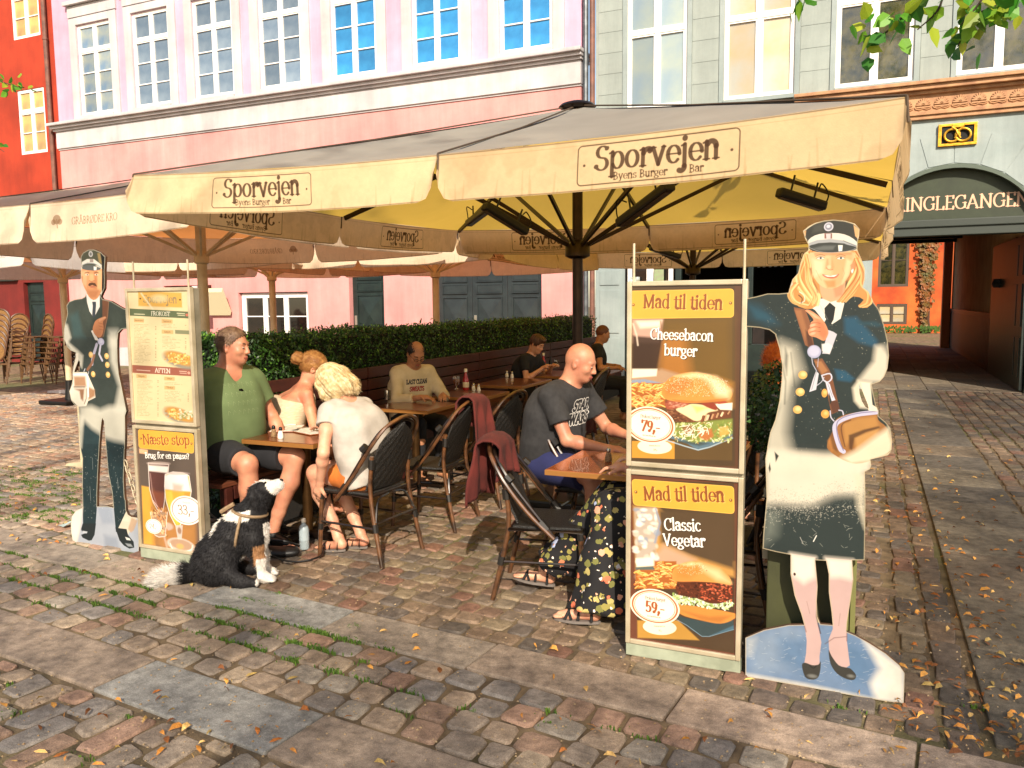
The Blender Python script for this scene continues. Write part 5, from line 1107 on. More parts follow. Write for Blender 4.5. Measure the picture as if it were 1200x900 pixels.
# free-standing foot of the white screen left of the painted man
x, y = on_z(97, 547, 0); t = thing('screen_post', 'white painted post on splayed feet behind the painted man', 'post', (x, y, 0)); b = MB(); b.tube([(0, 0, .03), (0, 0, 1.0)], .018, 10); b.build('pole', M_creampole, t); b = MB(); b.prism([(-.22, .0), (.05, .0), (.05, .05), (0, .055), (-.2, .025)], 'y', -.03, .03); b.build('foot', M_creampole, t)
x, y = on_z(100, 462, 0); t = thing('stand', 'long white tapering foot on the cobbles by the wicker chairs', 'stand', (x, y, 0)); b = MB(); b.prism([(-1.0, .0), (.1, .0), (.1, .1), (0, .12), (-.98, .03)], 'y', -.05, .05); b.build('foot', M_white, t); b = MB(); b.tube([(.05, 0, .1), (.05, 0, 1.2)], .03, 10); b.build('pole', M_creampole, t)
# ================================================================ PRINTED BOARDS
class Pt:
    """draw on a board using positions read off the photograph and carried to the board's own plane"""
    def __init__(s, cv, ox, oy, sc, y): s.cv, s.ox, s.oy, s.sc, s.y = cv, ox, oy, sc, y; a = s.T((0, 0)); b = s.T((100, 0)); c = s.T((0, 100)); s.kx = math.hypot(b[0]-a[0], b[1]-a[1])/100; s.kz = abs(c[1]-a[1])/100; s.k = (s.kx+s.kz)/2; s.ang = math.atan2(b[1]-a[1], b[0]-a[0])
    def T(s, p): return on_y(s.ox+p[0]/s.sc, s.oy+p[1]/s.sc, s.y)
    def poly(s, P, col, soft=0, op=1, sm=0): s.cv.poly([s.T(p) for p in P], srgb(col) if isinstance(col, str) else col, soft*s.k, op, sm)
    def line(s, P, w, col, op=1, soft=0, sm=0):
        if sm: P = [tuple(q) for q in catmull(P, sm)]
        s.cv.line([s.T(p) for p in P], [x*s.k for x in w] if hasattr(w, '__len__') else w*s.k, srgb(col), op, soft*s.k)
    def ell(s, c, rx, ry, col, soft=0, op=1, ang=0): x, z = s.T(c); s.cv.ell(x, z, rx*s.kx, ry*s.kz, srgb(col), soft*s.k, op, s.ang-math.radians(ang))
    def text(s, t, c, size, col, **kw): x, z = s.T(c); kw.setdefault('ang', s.ang); kw['xs'] = kw.get('xs', 1)*s.kx/s.kz; text(s.cv, t, x, z, size*s.kz, srgb(col), **kw)
def strands(p, path, n, col, w, jit, seed, op=.8):
    r = random.Random(seed)
    for _ in range(n):
        dx, dy = r.uniform(-jit, jit), r.uniform(-jit*.4, jit*.4); p.line([(a+dx*(1+.3*math.sin(i*2+dx)), b+dy) for i, (a, b) in enumerate(path)], w*r.uniform(.5, 1.3), r.choice(col), op, w*.3, sm=4)
YS = 3.53
def sign_dims(pxs, y):
    (ax, az), (bx, bz), (cx, cz), (dx, dz) = [on_y(px, py, y) for px, py in pxs]; return min(ax, dx)*.5+max(ax, dx)*.5, bx*.5+cx*.5, az*.5+bz*.5
def fries(p, box, n, seed):
    r = random.Random(seed); x0, y0, x1, y1 = box
    p.poly([(x0, y0), (x1, y0), (x1, y1), (x0, y1)], '#a85a10', 4)
    for _ in range(n):
        x, y, a, l = r.uniform(x0+6, x1-6), r.uniform(y0+6, y1-4), r.uniform(-.7, .7), r.uniform(14, 34); c, q = math.cos(a)*l, math.sin(a)*l; w = r.uniform(9, 15)
        p.line([(x-c, y-q), (x, y-q*.1-3), (x+c, y+q)], w+3, '#8a3f0c', .6, 2); p.line([(x-c, y-q), (x, y-q*.1-3), (x+c, y+q)], w, r.choice(['#f0a030', '#e88a1c', '#f6b84c', '#d87818', '#f8c868']), 1, 1.5); p.line([(x-c*.7, y-q*.7-3), (x+c*.6, y+q*.6-3)], w*.25, '#fbe0a0', .7, 2)
def badge(p, c, rx, ry, c2, rx2, ry2, t, t2, ang, k=1.0):
    p.ell(c2, rx2, ry2, '#e8d2ae', 1, 1, 0); p.ell(c2, rx2-4, ry2-4, '#f0e2c4', 1)
    p.ell(c, rx, ry, '#f3e6cc', 1, 1, ang); p.ell(c, rx*.93, ry*.93, '#b8652c', 0, 1, ang); p.ell(c, rx*.86, ry*.86, '#f3e6cc', 0, 1, ang); p.ell(c, rx*.82, ry*.82, '#6a3c20', 0, 1, ang); p.ell(c, rx*.80, ry*.80, '#f5e9d2', 0, 1, ang)
    a = p.ang-math.radians(ang)*.8; p.text('Frokost burger', (c[0]+rx*.02, c[1]-ry*.36), 36*k, '#7a5a44', xs=.8, ang=a, thick=.09); p.text(t, (c[0]+rx*.02, c[1]+ry*.34), 122*k, '#a8541c', xs=.86, ang=a, thick=.15, thin=.06)
    p.text('Med kartoffelbade mv', (c[0]-rx*.03, c[1]+ry*.62), 15*k, '#8a6a50', xs=.85, ang=a); p.text('Aftenmenu fra kl 17.00', (c2[0], c2[1]-ry2*.05), 13*k, '#9a7a5a', xs=.8, ang=p.ang); p.text(t2, (c2[0]+8, c2[1]+ry2*.55), 22*k, '#7a6a54', xs=.9, ang=p.ang)
def plaque(p, a, b_, c, d, txt, size, col='#e2a01e', tc='#8a4a1c', xs=.86):
    P = [a, b_, c, d]; Q = []
    for i in range(4):
        A, B, C = np.array(P[i-1], float), np.array(P[i], float), np.array(P[(i+1) % 4], float); u = (A-B)/np.linalg.norm(A-B); v = (C-B)/np.linalg.norm(C-B); r = 16
        for k in range(6): t = k/5; Q.append(tuple(B+u*r*(1-t)**2+v*r*t**2))
    p.poly(Q, col); Z = np.mean([a, b_, c, d], axis=0); p.cv.line([p.T(q) for q in Q+Q[:1]], 3*p.k, srgb('#f0b840'), .8)
    p.text(txt, (Z[0]+3, Z[1]+size*.25+2), size, '#f4c860', xs=xs, thick=.12, thin=.05, op=.6); p.text(txt, (Z[0], Z[1]+size*.25), size, tc, xs=xs, thick=.112, thin=.048)
    for q in (np.array(a)*.5+np.array(d)*.5+(13, 0), np.array(b_)*.5+np.array(c)*.5-(13, 0)): p.ell(tuple(q), 6, 6, '#6a4010'); p.ell(tuple(q-1), 3, 3, '#d8a860')
def sesame(p, c, rx, ry, n, seed, dark='#3a2a1c'):
    r = random.Random(seed)
    for _ in range(n):
        a, q = r.uniform(0, 2*PI), math.sqrt(r.random()); x, y = c[0]+rx*q*math.cos(a), c[1]+ry*q*math.sin(a); p.ell((x, y), r.uniform(1.6, 3), r.uniform(1.2, 2), r.choice(['#fdf0cc', '#fff6dc', '#f6dca0', dark]), .5, .85, r.uniform(0, 90))
def poster_cheese(cv):
    p = Pt(cv, 730, 430, 6.92, YS); q = Pt(cv, 720, 310, 3.6, YS)
    q.poly([(30, 70), (550, 60), (550, 900), (30, 880)], '#5a3a26'); q.poly([(66, 100), (508, 90), (508, 850), (70, 835)], '#4d3a26'); q.poly([(70, 228), (497, 215), (497, 826), (74, 815)], '#5e4624')
    q.poly([(200, 228), (497, 215), (497, 500), (210, 480)], '#6d4f1a', 30); q.poly([(190, 300), (300, 300), (330, 520), (190, 520)], '#b06c14', 28, .8); q.poly([(420, 470), (500, 500), (500, 600), (430, 600)], '#b87a20', 14, .8)
    q.poly([(72, 470), (200, 440), (330, 480), (300, 520), (72, 520)], '#b08a66', 8); q.poly([(76, 230), (205, 232), (190, 330), (80, 330)], '#c89a84', 8); q.poly([(95, 240), (200, 236), (190, 262), (110, 268)], '#f4e2c4', 8); q.poly([(78, 300), (205, 310), (180, 440), (76, 440)], '#3a2418', 6, .95)
    q.poly([(76, 440), (182, 440), (178, 470), (76, 478)], '#e8dcc4', 3); q.line([(80, 250), (95, 300), (100, 340)], 6, '#f0d8bc', .7, 3); q.line([(195, 240), (205, 300), (190, 420)], 5, '#8a5a30', .8, 3)
    p.poly([(65, 105), (180, 98), (320, 130), (300, 150), (65, 130)], '#8a93a4', 4); fries(p, (68, 130, 345, 325), 95, 4)
    p.poly([(75, 600), (420, 600), (420, 745), (75, 735)], '#c88a18', 3)
    # plate
    p.poly([(330, 560), (520, 620), (600, 668), (640, 665), (888, 575), (888, 520), (500, 480)], '#56707e', 3); p.line([(330, 585), (500, 640), (610, 672), (700, 650), (888, 575)], 9, '#a8bcc4', .9, 3); p.poly([(420, 600), (600, 600), (700, 620), (620, 640), (520, 620)], '#3e4a44', 8, .8)
    # lower bun, lettuce, onions
    p.poly([(400, 460), (888, 420), (888, 540), (780, 600), (560, 610), (420, 560)], '#7f8a3a', 8); r = random.Random(5)
    for _ in range(260): x, y = r.uniform(410, 885), r.uniform(450, 608); p.line([(x, y), (x+r.uniform(-16, 16), y+r.uniform(-16, 16))], r.uniform(5, 13), r.choice(['#c8cf7c', '#e0e0a0', '#8fa040', '#6a7f2c', '#e8e6c0', '#a8843c']), .8, 2)
    p.poly([(600, 500), (720, 500), (735, 560), (680, 600), (620, 570)], '#b86428', 10, .9); p.poly([(780, 490), (850, 480), (860, 540), (790, 560)], '#e0a040', 8, .9); p.poly([(480, 480), (560, 470), (580, 540), (500, 540)], '#8a4a28', 10, .8)
    for _ in range(34): x, y = r.uniform(500, 680), r.uniform(455, 560); a = r.uniform(0, 3.1); p.line([(x, y), (x+26*math.cos(a), y+20*math.sin(a)-6), (x+44*math.cos(a+.5), y+44*math.sin(a+.5))], 5, '#f6ead0', .95, 1, sm=3)
    # patty, cheese, bacon
    p.poly([(345, 300), (420, 280), (700, 290), (880, 350), (872, 410), (640, 440), (560, 450), (430, 440), (360, 380)], '#6e3c20', 4); p.cv.mask = None
    for _ in range(170): x, y = r.uniform(360, 620), r.uniform(330, 440); p.ell((x, y), r.uniform(4, 12), r.uniform(3, 8), r.choice(['#8a5230', '#4c2818', '#a06a40', '#5c3420']), 2, .8)
    p.poly([(440, 335), (560, 300), (700, 320), (770, 350), (690, 370), (640, 425), (585, 435), (520, 400), (450, 360)], '#efd9a0', 5, sm=4); p.poly([(560, 310), (690, 330), (600, 370)], '#d8bc40', 12, .7)
    p.poly([(740, 300), (888, 290), (885, 350), (790, 345)], '#f2e6cc', 4)
    for _ in range(26): x = r.uniform(635, 870); p.line([(x, 440-(x-635)*.28), (x+12, 400-(x-635)*.18)], r.uniform(8, 16), r.choice(['#5a2c18', '#8a4a2a', '#c09060', '#e8cca0']), .9, 2)
    p.poly([(350, 275), (460, 270), (540, 300), (450, 330), (360, 340)], '#a04a2c', 5, sm=4); p.poly([(640, 290), (740, 290), (760, 350), (680, 325)], '#8e3218', 5, sm=4); p.poly([(730, 285), (830, 275), (850, 290), (780, 300)], '#a8401c', 3)
    for _ in range(40): x, y = r.uniform(350, 520), r.uniform(280, 325); p.ell((x, y), 9, 5, r.choice(['#c87850', '#7a3018', '#e0a080']), 3, .6)
    # bun
    B = [(315, 200), (330, 150), (380, 90), (470, 55), (560, 42), (660, 52), (760, 80), (840, 140), (885, 205), (875, 250), (830, 268), (700, 285), (540, 290), (400, 275), (335, 250)]
    p.poly(B, '#d98a2c', 3, sm=5); p.poly([(330, 190), (400, 110), (520, 80), (560, 140), (440, 230), (350, 240)], '#d06f14', 30, .85); p.poly([(600, 60), (760, 90), (870, 190), (850, 250), (760, 230), (700, 120)], '#f4dcae', 30, .85); p.poly([(420, 75), (560, 48), (700, 70), (560, 90)], '#f2d49a', 14, .8); p.poly([(520, 150), (640, 170), (660, 250), (520, 270)], '#e08a24', 26, .6); p.poly([(400, 262), (600, 278), (860, 250), (840, 268), (700, 288), (450, 285)], '#a85c1c', 5, .6)
    sesame(p, (600, 150), 270, 92, 620, 7)
    badge(p, (220, 470), 200, 148, (258, 645), 137, 60, '79,-', '105,-', 6)
    plaque(q, (67, 112), (503, 103), (503, 222), (69, 228), 'Mad til tiden', 78)
    for d in (2.5, 0): q.text('Cheesebacon', (282+d, 318+d), 62, '#2a1c10' if d else '#f8f2e6', xs=.83, thick=.10, thin=.05); q.text('burger', (278+d, 384+d), 62, '#2a1c10' if d else '#f8f2e6', xs=.86, thick=.10, thin=.05)
def poster_veg(cv):
    p = Pt(cv, 730, 640, 6.92, YS); q = Pt(cv, 720, 540, 3.4625, YS)
    q.poly([(50, 50), (510, 60), (530, 830), (60, 760)], '#6a3c28'); q.poly([(75, 75), (485, 90), (487, 780), (95, 715)], '#4d3a26')
    q.poly([(78, 182), (180, 190), (350, 350), (487, 410), (487, 470), (300, 450), (90, 480)], '#c08a3c', 8); q.poly([(180, 200), (487, 210), (487, 440), (300, 380), (190, 330)], '#56422c', 10); q.poly([(200, 340), (330, 400), (250, 440), (90, 470)], '#c09a7a', 14)
    q.poly([(82, 190), (165, 190), (185, 240), (170, 340), (165, 420), (90, 430)], '#b9a794', 6); r = random.Random(3)
    for _ in range(60): x, y = r.uniform(85, 175), r.uniform(195, 415); q.ell((x, y), r.uniform(5, 15), r.uniform(5, 14), r.choice(['#f2ead8', '#8a96a8', '#d8c8b4', '#a88a5c', '#fbf6ea']), 3, .7)
    q.line([(168, 195), (186, 250), (165, 330)], 8, '#8a94a6', .8, 3); q.poly([(88, 395), (160, 390), (160, 425), (92, 430)], '#efe6cf', 4)
    p.poly([(105, 170), (260, 160), (260, 190), (105, 200)], '#5a6660', 4); fries(p, (105, 190, 440, 345), 60, 9); fries(p, (260, 120, 435, 230), 26, 10)
    p.poly([(118, 600), (450, 600), (620, 760), (120, 740)], '#b8862c', 6); p.poly([(420, 560), (620, 600), (898, 560), (898, 680), (650, 735), (560, 680)], '#38484a', 5); p.line([(430, 590), (520, 640), (640, 728), (700, 730), (898, 672)], 5, '#7c98a6', .9, 2); p.poly([(760, 700), (898, 640), (898, 672), (690, 728)], '#4a7084', 5, .7)
    p.poly([(450, 470), (898, 540), (895, 590), (790, 625), (640, 600), (470, 550)], '#d08428', 4, sm=4); p.poly([(480, 520), (700, 570), (880, 560), (790, 620), (640, 598)], '#a8601c', 12, .6)
    for _ in range(300): x = r.uniform(400, 890); y = r.uniform(390, 455)+max(0, (x-430))*.17*(1 if x < 720 else .8); p.line([(x, y), (x+r.uniform(-18, 18), y+r.uniform(-14, 14))], r.uniform(5, 14), r.choice(['#e6edc8', '#c8d88c', '#f2f4e2', '#9ab45a', '#dfe8b4', '#7e9440']), .85, 2)
    p.poly([(430, 320), (480, 282), (700, 290), (860, 320), (895, 370), (880, 420), (800, 460), (700, 460), (600, 420), (480, 400), (440, 370)], '#5c2a14', 4, sm=4)
    for _ in range(330):
        x, y = r.uniform(445, 885), r.uniform(300, 452)
        if y < 400+(x-440)*.13: p.ell((x, y), r.uniform(4, 11), r.uniform(3, 8), r.choice(['#a8401c', '#c85424', '#7a2c12', '#3c1c10', '#d8683a'] if x > 620 else ['#4a2414', '#6a341c', '#38190e', '#8a4020']), 1.5, .8)
    B = [(400, 240), (410, 190), (460, 145), (560, 122), (680, 135), (790, 185), (860, 245), (882, 300), (860, 312), (760, 295), (600, 285), (470, 285), (410, 275)]
    p.poly(B, '#d98c34', 3, sm=5); p.poly([(420, 200), (520, 150), (620, 200), (540, 270), (430, 270)], '#d07a1c', 26, .8); p.poly([(620, 140), (780, 190), (870, 295), (760, 270), (660, 200)], '#ecc890', 26, .85); p.poly([(470, 145), (560, 125), (640, 140), (540, 160)], '#f0cf92', 10, .7); sesame(p, (560, 185), 130, 50, 120, 3)
    badge(p, (258, 488), 196, 140, (298, 655), 133, 62, '59,-', '85,-', 8)
    plaque(q, (72, 74), (484, 104), (486, 214), (78, 178), 'Mad til tiden', 76)
    for d in (2.5, 0): q.text('Classic', (277+d, 282+d), 66, '#2a1c10' if d else '#f8f2e6', xs=.84, thick=.10, thin=.05); q.text('Vegetar', (283+d, 345+d), 66, '#2a1c10' if d else '#f8f2e6', xs=.84, thick=.10, thin=.05)
YL = 3.725
def poster_menu(cv):
    p = Pt(cv, 140, 320, 5, YL); p.poly([(45, 60), (450, 80), (480, 910), (70, 890)], '#e4cf9e'); cv.noise(cv.x0, cv.x1, cv.z0, cv.z1, .3, .05, seed=2)
    p.poly([(112, 106), (366, 116), (370, 203), (114, 194)], '#dba63c', 3); p.text('Sporvejen', (240, 174), 62, '#9a8258', xs=.82, thick=.12); p.ell((235, 150), 44, 22, '#f0dca4', 8, .7); p.ell((357, 157), 5, 5, '#6a4a20'); p.ell((125, 150), 5, 5, '#6a4a20')
    p.line([(130, 120), (160, 160), (200, 215)], 8, '#f4e6c0', .7, 4)
    p.poly([(62, 208), (433, 228), (434, 268), (64, 250)], '#5f6a48'); p.text('FROKOST', (243, 250), 34, '#f4ead0', xs=.82, thick=.12); p.line([(90, 240), (150, 243)], 5, '#d8d0a8', .8); p.line([(340, 236), (385, 239)], 5, '#d8d0a8', .8); p.line([(345, 247), (385, 250)], 4, '#d8d0a8', .8); p.ell((398, 246), 8, 8, '#c86a50')
    p.poly([(78, 538), (443, 560), (444, 606), (80, 584)], '#a25a44'); p.text('AFTEN', (256, 584), 36, '#f6e8d0', xs=.9, thick=.13); p.line([(105, 568), (182, 573)], 5, '#e0b8a0', .8); p.line([(355, 575), (395, 578)], 5, '#e0b8a0', .8); p.line([(357, 586), (395, 589)], 4, '#e0b8a0', .8); p.ell((409, 585), 8, 8, '#e8a088')
    r = random.Random(6)
    def col(x0, x1, y0, y1, sl, prices=True):
        y = y0
        while y < y1:
            w_ = (x1-x0)*r.uniform(.45, .92)
            for k in range(int(w_/7)):
                if r.random() < .85: p.line([(x0+k*7, y+sl*k*7), (x0+k*7+r.uniform(2.5, 6), y+sl*k*7+.3)], 2.4, '#a08a5c', r.uniform(.5, .9))
            if prices and r.random() < .6: p.line([(x1+8, y+sl*(x1-x0)), (x1+13, y+sl*(x1-x0))], 3, '#8a7450', .9)
            y += 8.6
    for a in ((88, 265, 146, 288, 'Smorrebrod'), (250, 270, 314, 294, 'Sandwich'), (250, 332, 318, 355, 'Burgere'), (102, 592, 162, 614, 'Burgere'), (265, 607, 326, 628, 'Salater'), (266, 660, 328, 681, 'Tilbehor')):
        p.poly([(a[0], a[1]), (a[2], a[1]+3), (a[2], a[3]+3), (a[0], a[3])], '#d8b070', 1); p.text(a[4], ((a[0]+a[2])/2, a[3]-5), 15, '#8a6234', xs=.8)
    p.poly([(328, 333), (434, 338), (434, 361), (329, 356)], '#8a8a66', 1)
    col(90, 205, 300, 530, .05); col(250, 380, 300, 325, .05); col(255, 380, 370, 440, .05); col(108, 218, 625, 835, .05); col(268, 395, 640, 655, .05); col(268, 395, 692, 755, .05)
    for (cx, cy, s_) in ((350, 500, 1), (352, 828, 2)):
        p.ell((cx+8, cy+12), 96, 44, '#8f8a7a', 6, .9, 10); p.ell((cx+5, cy), 84, 34, '#c8913c', 5, 1, 12)
        for _ in range(110): a, q = r.uniform(0, 6.3), math.sqrt(r.random()); x, y = cx+80*q*math.cos(a), cy+32*q*math.sin(a)+.2*80*q*math.cos(a)*.5; c = ['#f0c050', '#d8982c', '#b87a2c', '#f6d88c'] if (s_ == 1 or x < cx) else ['#f4ecd4', '#d8d0b0', '#8a9a5a', '#e8dcb0']; p.line([(x, y), (x+r.uniform(-12, 12), y+r.uniform(-7, 7))], r.uniform(4, 9), r.choice(c), .9, 1.5)
def poster_beer(cv):
    p = Pt(cv, 70, 520, 6, YL); q = Pt(cv, 140, 490, 5, YL)
    q.poly([(80, 30), (470, 60), (480, 860), (100, 800)], '#6a5446'); q.poly([(112, 60), (440, 85), (450, 810), (140, 760)], '#5c4f46'); q.poly([(132, 395), (210, 410), (215, 745), (145, 735)], '#d69a22', 4); q.poly([(190, 480), (450, 560), (455, 800), (200, 745)], '#a8702c', 14, .85); q.poly([(230, 600), (440, 640), (440, 780), (250, 760)], '#b87c38', 20, .6)
    q.poly([(118, 178), (168, 185), (168, 212), (120, 205)], '#e8b080', 3)
    # dark beer
    D_ = [(625, 135), (770, 145), (765, 210), (745, 300), (740, 400), (730, 470), (700, 480), (660, 410), (635, 320)]
    p.poly(D_, '#5c3430', 3, .95); p.poly([(640, 330), (740, 340), (735, 440), (700, 460), (665, 410)], '#8e4a30', 10, .8); p.poly([(628, 150), (768, 160), (762, 205), (630, 190)], '#f0e4d8', 5); p.line(D_+D_[:1], 5, '#e4d4c8', .9, 1.5); p.line([(640, 210), (655, 340), (690, 440)], 7, '#b08a80', .6, 3); p.ell((698, 138), 72, 12, '#c8b0a4', 2, .6)
    p.line([(660, 400), (720, 480)], 6, '#f0c0b0', .8, 2); p.ell((755, 580), 40, 26, '#c4b4a8', 4, .7)
    # nuts glass
    p.poly([(640, 480), (760, 480), (745, 650), (680, 655)], '#a88a70', 3, .8); r = random.Random(9)
    for _ in range(130): x, y = r.uniform(645, 752), r.uniform(450, 640); p.ell((x+(y-450)*.03, y), r.uniform(5, 12), r.uniform(4, 8), r.choice(['#b8743c', '#d89a5c', '#7a4420', '#e8bc84']), 1, .85, r.uniform(0, 90)) if y < 520 or x > 700 else None
    p.line([(640, 480), (672, 640), (700, 655), (745, 650), (760, 480)], 4, '#e8dcd0', .9, 1.5)
    # pale beer
    B = [(745, 215), (800, 198), (870, 205), (912, 225), (928, 330), (915, 420), (880, 520), (845, 580), (820, 578), (780, 500), (750, 400), (740, 300)]
    p.poly(B, '#f2a81c', 2); p.poly([(745, 330), (790, 330), (830, 560), (800, 520), (760, 420)], '#fbd040', 8, .8); p.poly([(880, 340), (922, 340), (900, 480), (860, 540)], '#d8881c', 8, .8); p.poly([(742, 225), (800, 200), (900, 215), (925, 335), (850, 330), (742, 318)], '#ece2e0', 4); p.poly([(800, 280), (870, 290), (860, 335), (800, 330)], '#cfa888', 10, .7); p.line(B+B[:1], 5, '#f0e8e0', .9, 1.5); p.ell((838, 208), 66, 11, '#b8a49c', 2, .6)
    p.poly([(815, 572), (868, 572), (860, 680), (835, 680)], '#c8b8ac', 2); p.ell((845, 610), 12, 22, '#8a5a30', 4, .8); p.ell((855, 712), 84, 46, '#d8ccc0', 3, .75, 6); p.ell((856, 708), 68, 34, '#a87c54', 4, .75, 6); p.ell((850, 720), 22, 18, '#d8a458', 4, .9); p.line([(780, 700), (800, 740), (860, 758), (925, 745), (936, 715)], 5, '#f4ece4', .9, 2, sm=4); p.line([(740, 660), (760, 735)], 14, '#c8a894', .7, 4)
    for (c, R__, t, s_) in (((893, 468), 96, '33,-', 88), ((664, 580), 50, '24,-', 44)):
        p.ell(c, R__, R__*.98, '#f4ece2', 1); p.ell(c, R__*.9, R__*.88, '#a88070', 0); p.ell(c, R__*.85, R__*.83, '#f6efe6', 0); p.text(t, (c[0], c[1]+s_*.33), s_, '#8a6a4c', xs=.78, thick=.1); p.text('Frokost burger'[:7], (c[0], c[1]-R__*.5), R__*.2, '#c0a890', xs=.8)
    plaque(q, (113, 64), (436, 92), (438, 206), (117, 174), 'Næste stop', 80, tc='#9a4e1e', xs=.78)
    for d in (2.5, 0): q.text('Brug for en pause?', (281+d, 236+d), 45, '#2a1c10' if d else '#f8f2e6', xs=.78, thick=.13, thin=.06, ang=q.ang)
M_alu = mat("cream_metal_profile", srgb('#cdbfa4'), .35, srgb('#b4a688'), 8, metal=.4); M_plinth = mat("grey_green_plinth", srgb('#9aa08a'), .6, srgb('#7e8470'), 8, bump=.1); M_side = mat("grey_board_side", srgb('#8a8270'), .6, srgb('#6e6856'), 8)
def _dim(m, v):
    nt = m.node_tree; b = nt.nodes['Principled BSDF']; src = b.inputs['Base Color'].links[0].from_socket; h = nt.nodes.new('ShaderNodeHueSaturation'); h.inputs['Value'].default_value = v; h.inputs['Saturation'].default_value = .95; nt.links.new(src, h.inputs['Color']); nt.links.new(h.outputs[0], b.inputs['Base Color'])
def menu_board(label, x0, x1, zt, zm, zb, y, prints, rods, names, th=.07):
    """double-decker framed board: two posters, cream profiles, plinth"""
    cx = (x0+x1)/2; t = thing('menu_board', label, 'menu board', (cx, y, 0), group='tall poster boards on the kerb'); w_ = (x1-x0)/2; f = .022
    b = MB(); b.box(-w_+.004, w_-.004, .012, th, .004, zt-.006, .004); b.build('board_core', M_side, t)
    for (a, c) in ((zm+.008, zt), (zb, zm-.008)):
        b = MB(); b.box(-w_, -w_+f, -.014, .02, a, c, .004); b.box(w_-f, w_, -.014, .02, a, c, .004); b.box(-w_+f, w_-f, -.014, .02, a, a+f, .004); b.box(-w_+f, w_-f, -.014, .02, c-f, c, .004); b.build('frame', M_alu, t)
    b = MB(); b.box(-w_, w_, -.004, th-.004, .0, zb-.003, .004); b.build('plinth', M_plinth, t)
    for k, ((a, c), fn) in enumerate(zip(((zm+.008, zt), (zb, zm-.008)), prints)):
        cv = Cv(x0, x1, a, c, 1150, (.1, .08, .06)); fn(cv); im = image_mat(names[k], cv.image(names[k]), rough=.3, coat=.35, spec=.5, noise_amt=.04)
        _dim(im, .78 if 'menu' not in names[k] else .66)
        V = [(-w_+f, -.004, a+f), (w_-f, -.004, a+f), (w_-f, -.004, c-f), (-w_+f, -.004, c-f)]; V += [(v[0], .006, v[2]) for v in V]
        put('poster', mesh('poster', V, [(0, 1, 2, 3), (7, 6, 5, 4), (0, 4, 5, 1), (1, 5, 6, 2), (2, 6, 7, 3), (3, 7, 4, 0)], im, uv=cv.uv([(v[0]+cx, v[2]) for v in V])), t, label=names[k].replace('_', ' ').replace('print', 'poster'))
    for rx in rods: b = MB(); b.tube([(rx-cx, .03, zt-.3), (rx-cx, .03, zt+.17)], .006, 8); b.build('rod', M_alu, t)
    return t
xa = (on_y(731, 332, YS)[0]+on_y(738, 765, YS)[0])/2; xb = (on_y(871, 325, YS)[0]+on_y(873, 790, YS)[0])/2; zt = (on_y(731, 332, YS)[1]+on_y(871, 325, YS)[1])/2; zm = on_y(800, 552, YS)[1]; zb = on_y(800, 760, YS)[1]
print('signR', xa, xb, zt, zm, zb); xR = xb
menu_board('tall brown poster board with two burger posters reading Mad til tiden', xa, xb, zt, zm, .062, YS, (poster_cheese, poster_veg), (xa+.02, xb-.02), ('cheesebacon_burger_print', 'classic_vegetar_burger_print'))
la = (on_y(150, 337, YL)[0]+on_y(163, 652, YL)[0])/2; lb = (on_y(228, 335, YL)[0]+on_y(236, 664, YL)[0])/2; zt2 = on_y(190, 337, YL)[1]; zm2 = on_y(195, 499, YL)[1]
print('signL', la, lb, zt2, zm2); xL = la
menu_board('tall poster board with the cream food menu above the beer poster', la, lb, zt2, zm2, .07, YL, (poster_menu, poster_beer), (la+.04, lb-.05), ('cream_food_menu_print', 'beer_glasses_print'))
# ---------------------------------------------------------------- painted cut-out figures
def cutout(name, label, outer, holes, y, cv, m, m_edge, th=.018, lean=0):
    cu = bpy.data.curves.new(name, 'CURVE'); cu.dimensions = '2D'; cu.fill_mode = 'BOTH'
    for P in [outer]+holes:
        s_ = cu.splines.new('POLY'); s_.points.add(len(P)-1); s_.use_cyclic_u = True
        for q, p_ in zip(s_.points, P): q.co = (p_[0], p_[1], 0, 1)
    o = bpy.data.objects.new('t', cu); dg = bpy.context.evaluated_depsgraph_get(); COL.objects.link(o); dg.update(); tm = bpy.data.meshes.new_from_object(o.evaluated_get(dg)); bpy.data.objects.remove(o)
    V2 = [(v.co.x, v.co.y) for v in tm.vertices]; F2 = [tuple(f.vertices) for f in tm.polygons]; bm = bmesh.new(); bm.from_mesh(tm); bmesh.ops.remove_doubles(bm, verts=bm.verts, dist=1e-5); bm.verts.index_update()
    V2 = [(v.co.x, v.co.y) for v in bm.verts]; F2 = [tuple(v.index for v in f.verts) for f in bm.faces]; E2 = [(e.verts[0].index, e.verts[1].index) for e in bm.edges if len(e.link_faces) == 1]; bm.free()
    cx = sum(p[0] for p in V2)/len(V2); t = thing(name, label, 'painted figure', (cx, y, 0)); n = len(V2)
    V = [(p[0]-cx, 0, p[1]) for p in V2]; fr = []
    for f in F2:
        a, b_, c = [np.array(V2[i]) for i in f[:3]]; ccw = (b_-a)[0]*(c-a)[1]-(b_-a)[1]*(c-a)[0] > 0; fr.append(f if ccw else f[::-1])
    put('painted_face', mesh('painted_face', V, fr, m, uv=cv.uv(V2)), t)
    V3 = [(p[0]-cx, .0006, p[1]) for p in V2]+[(p[0]-cx, th, p[1]) for p in V2]; put('plywood', mesh('plywood', V3, [tuple(i+n for i in f[::-1]) for f in fr]+[(a, b_, b_+n, a+n) for a, b_ in E2], m_edge), t)
    return t
M_ply = mat("worn_plywood", srgb('#5c3c24'), .85, srgb('#3a281a'), 9)
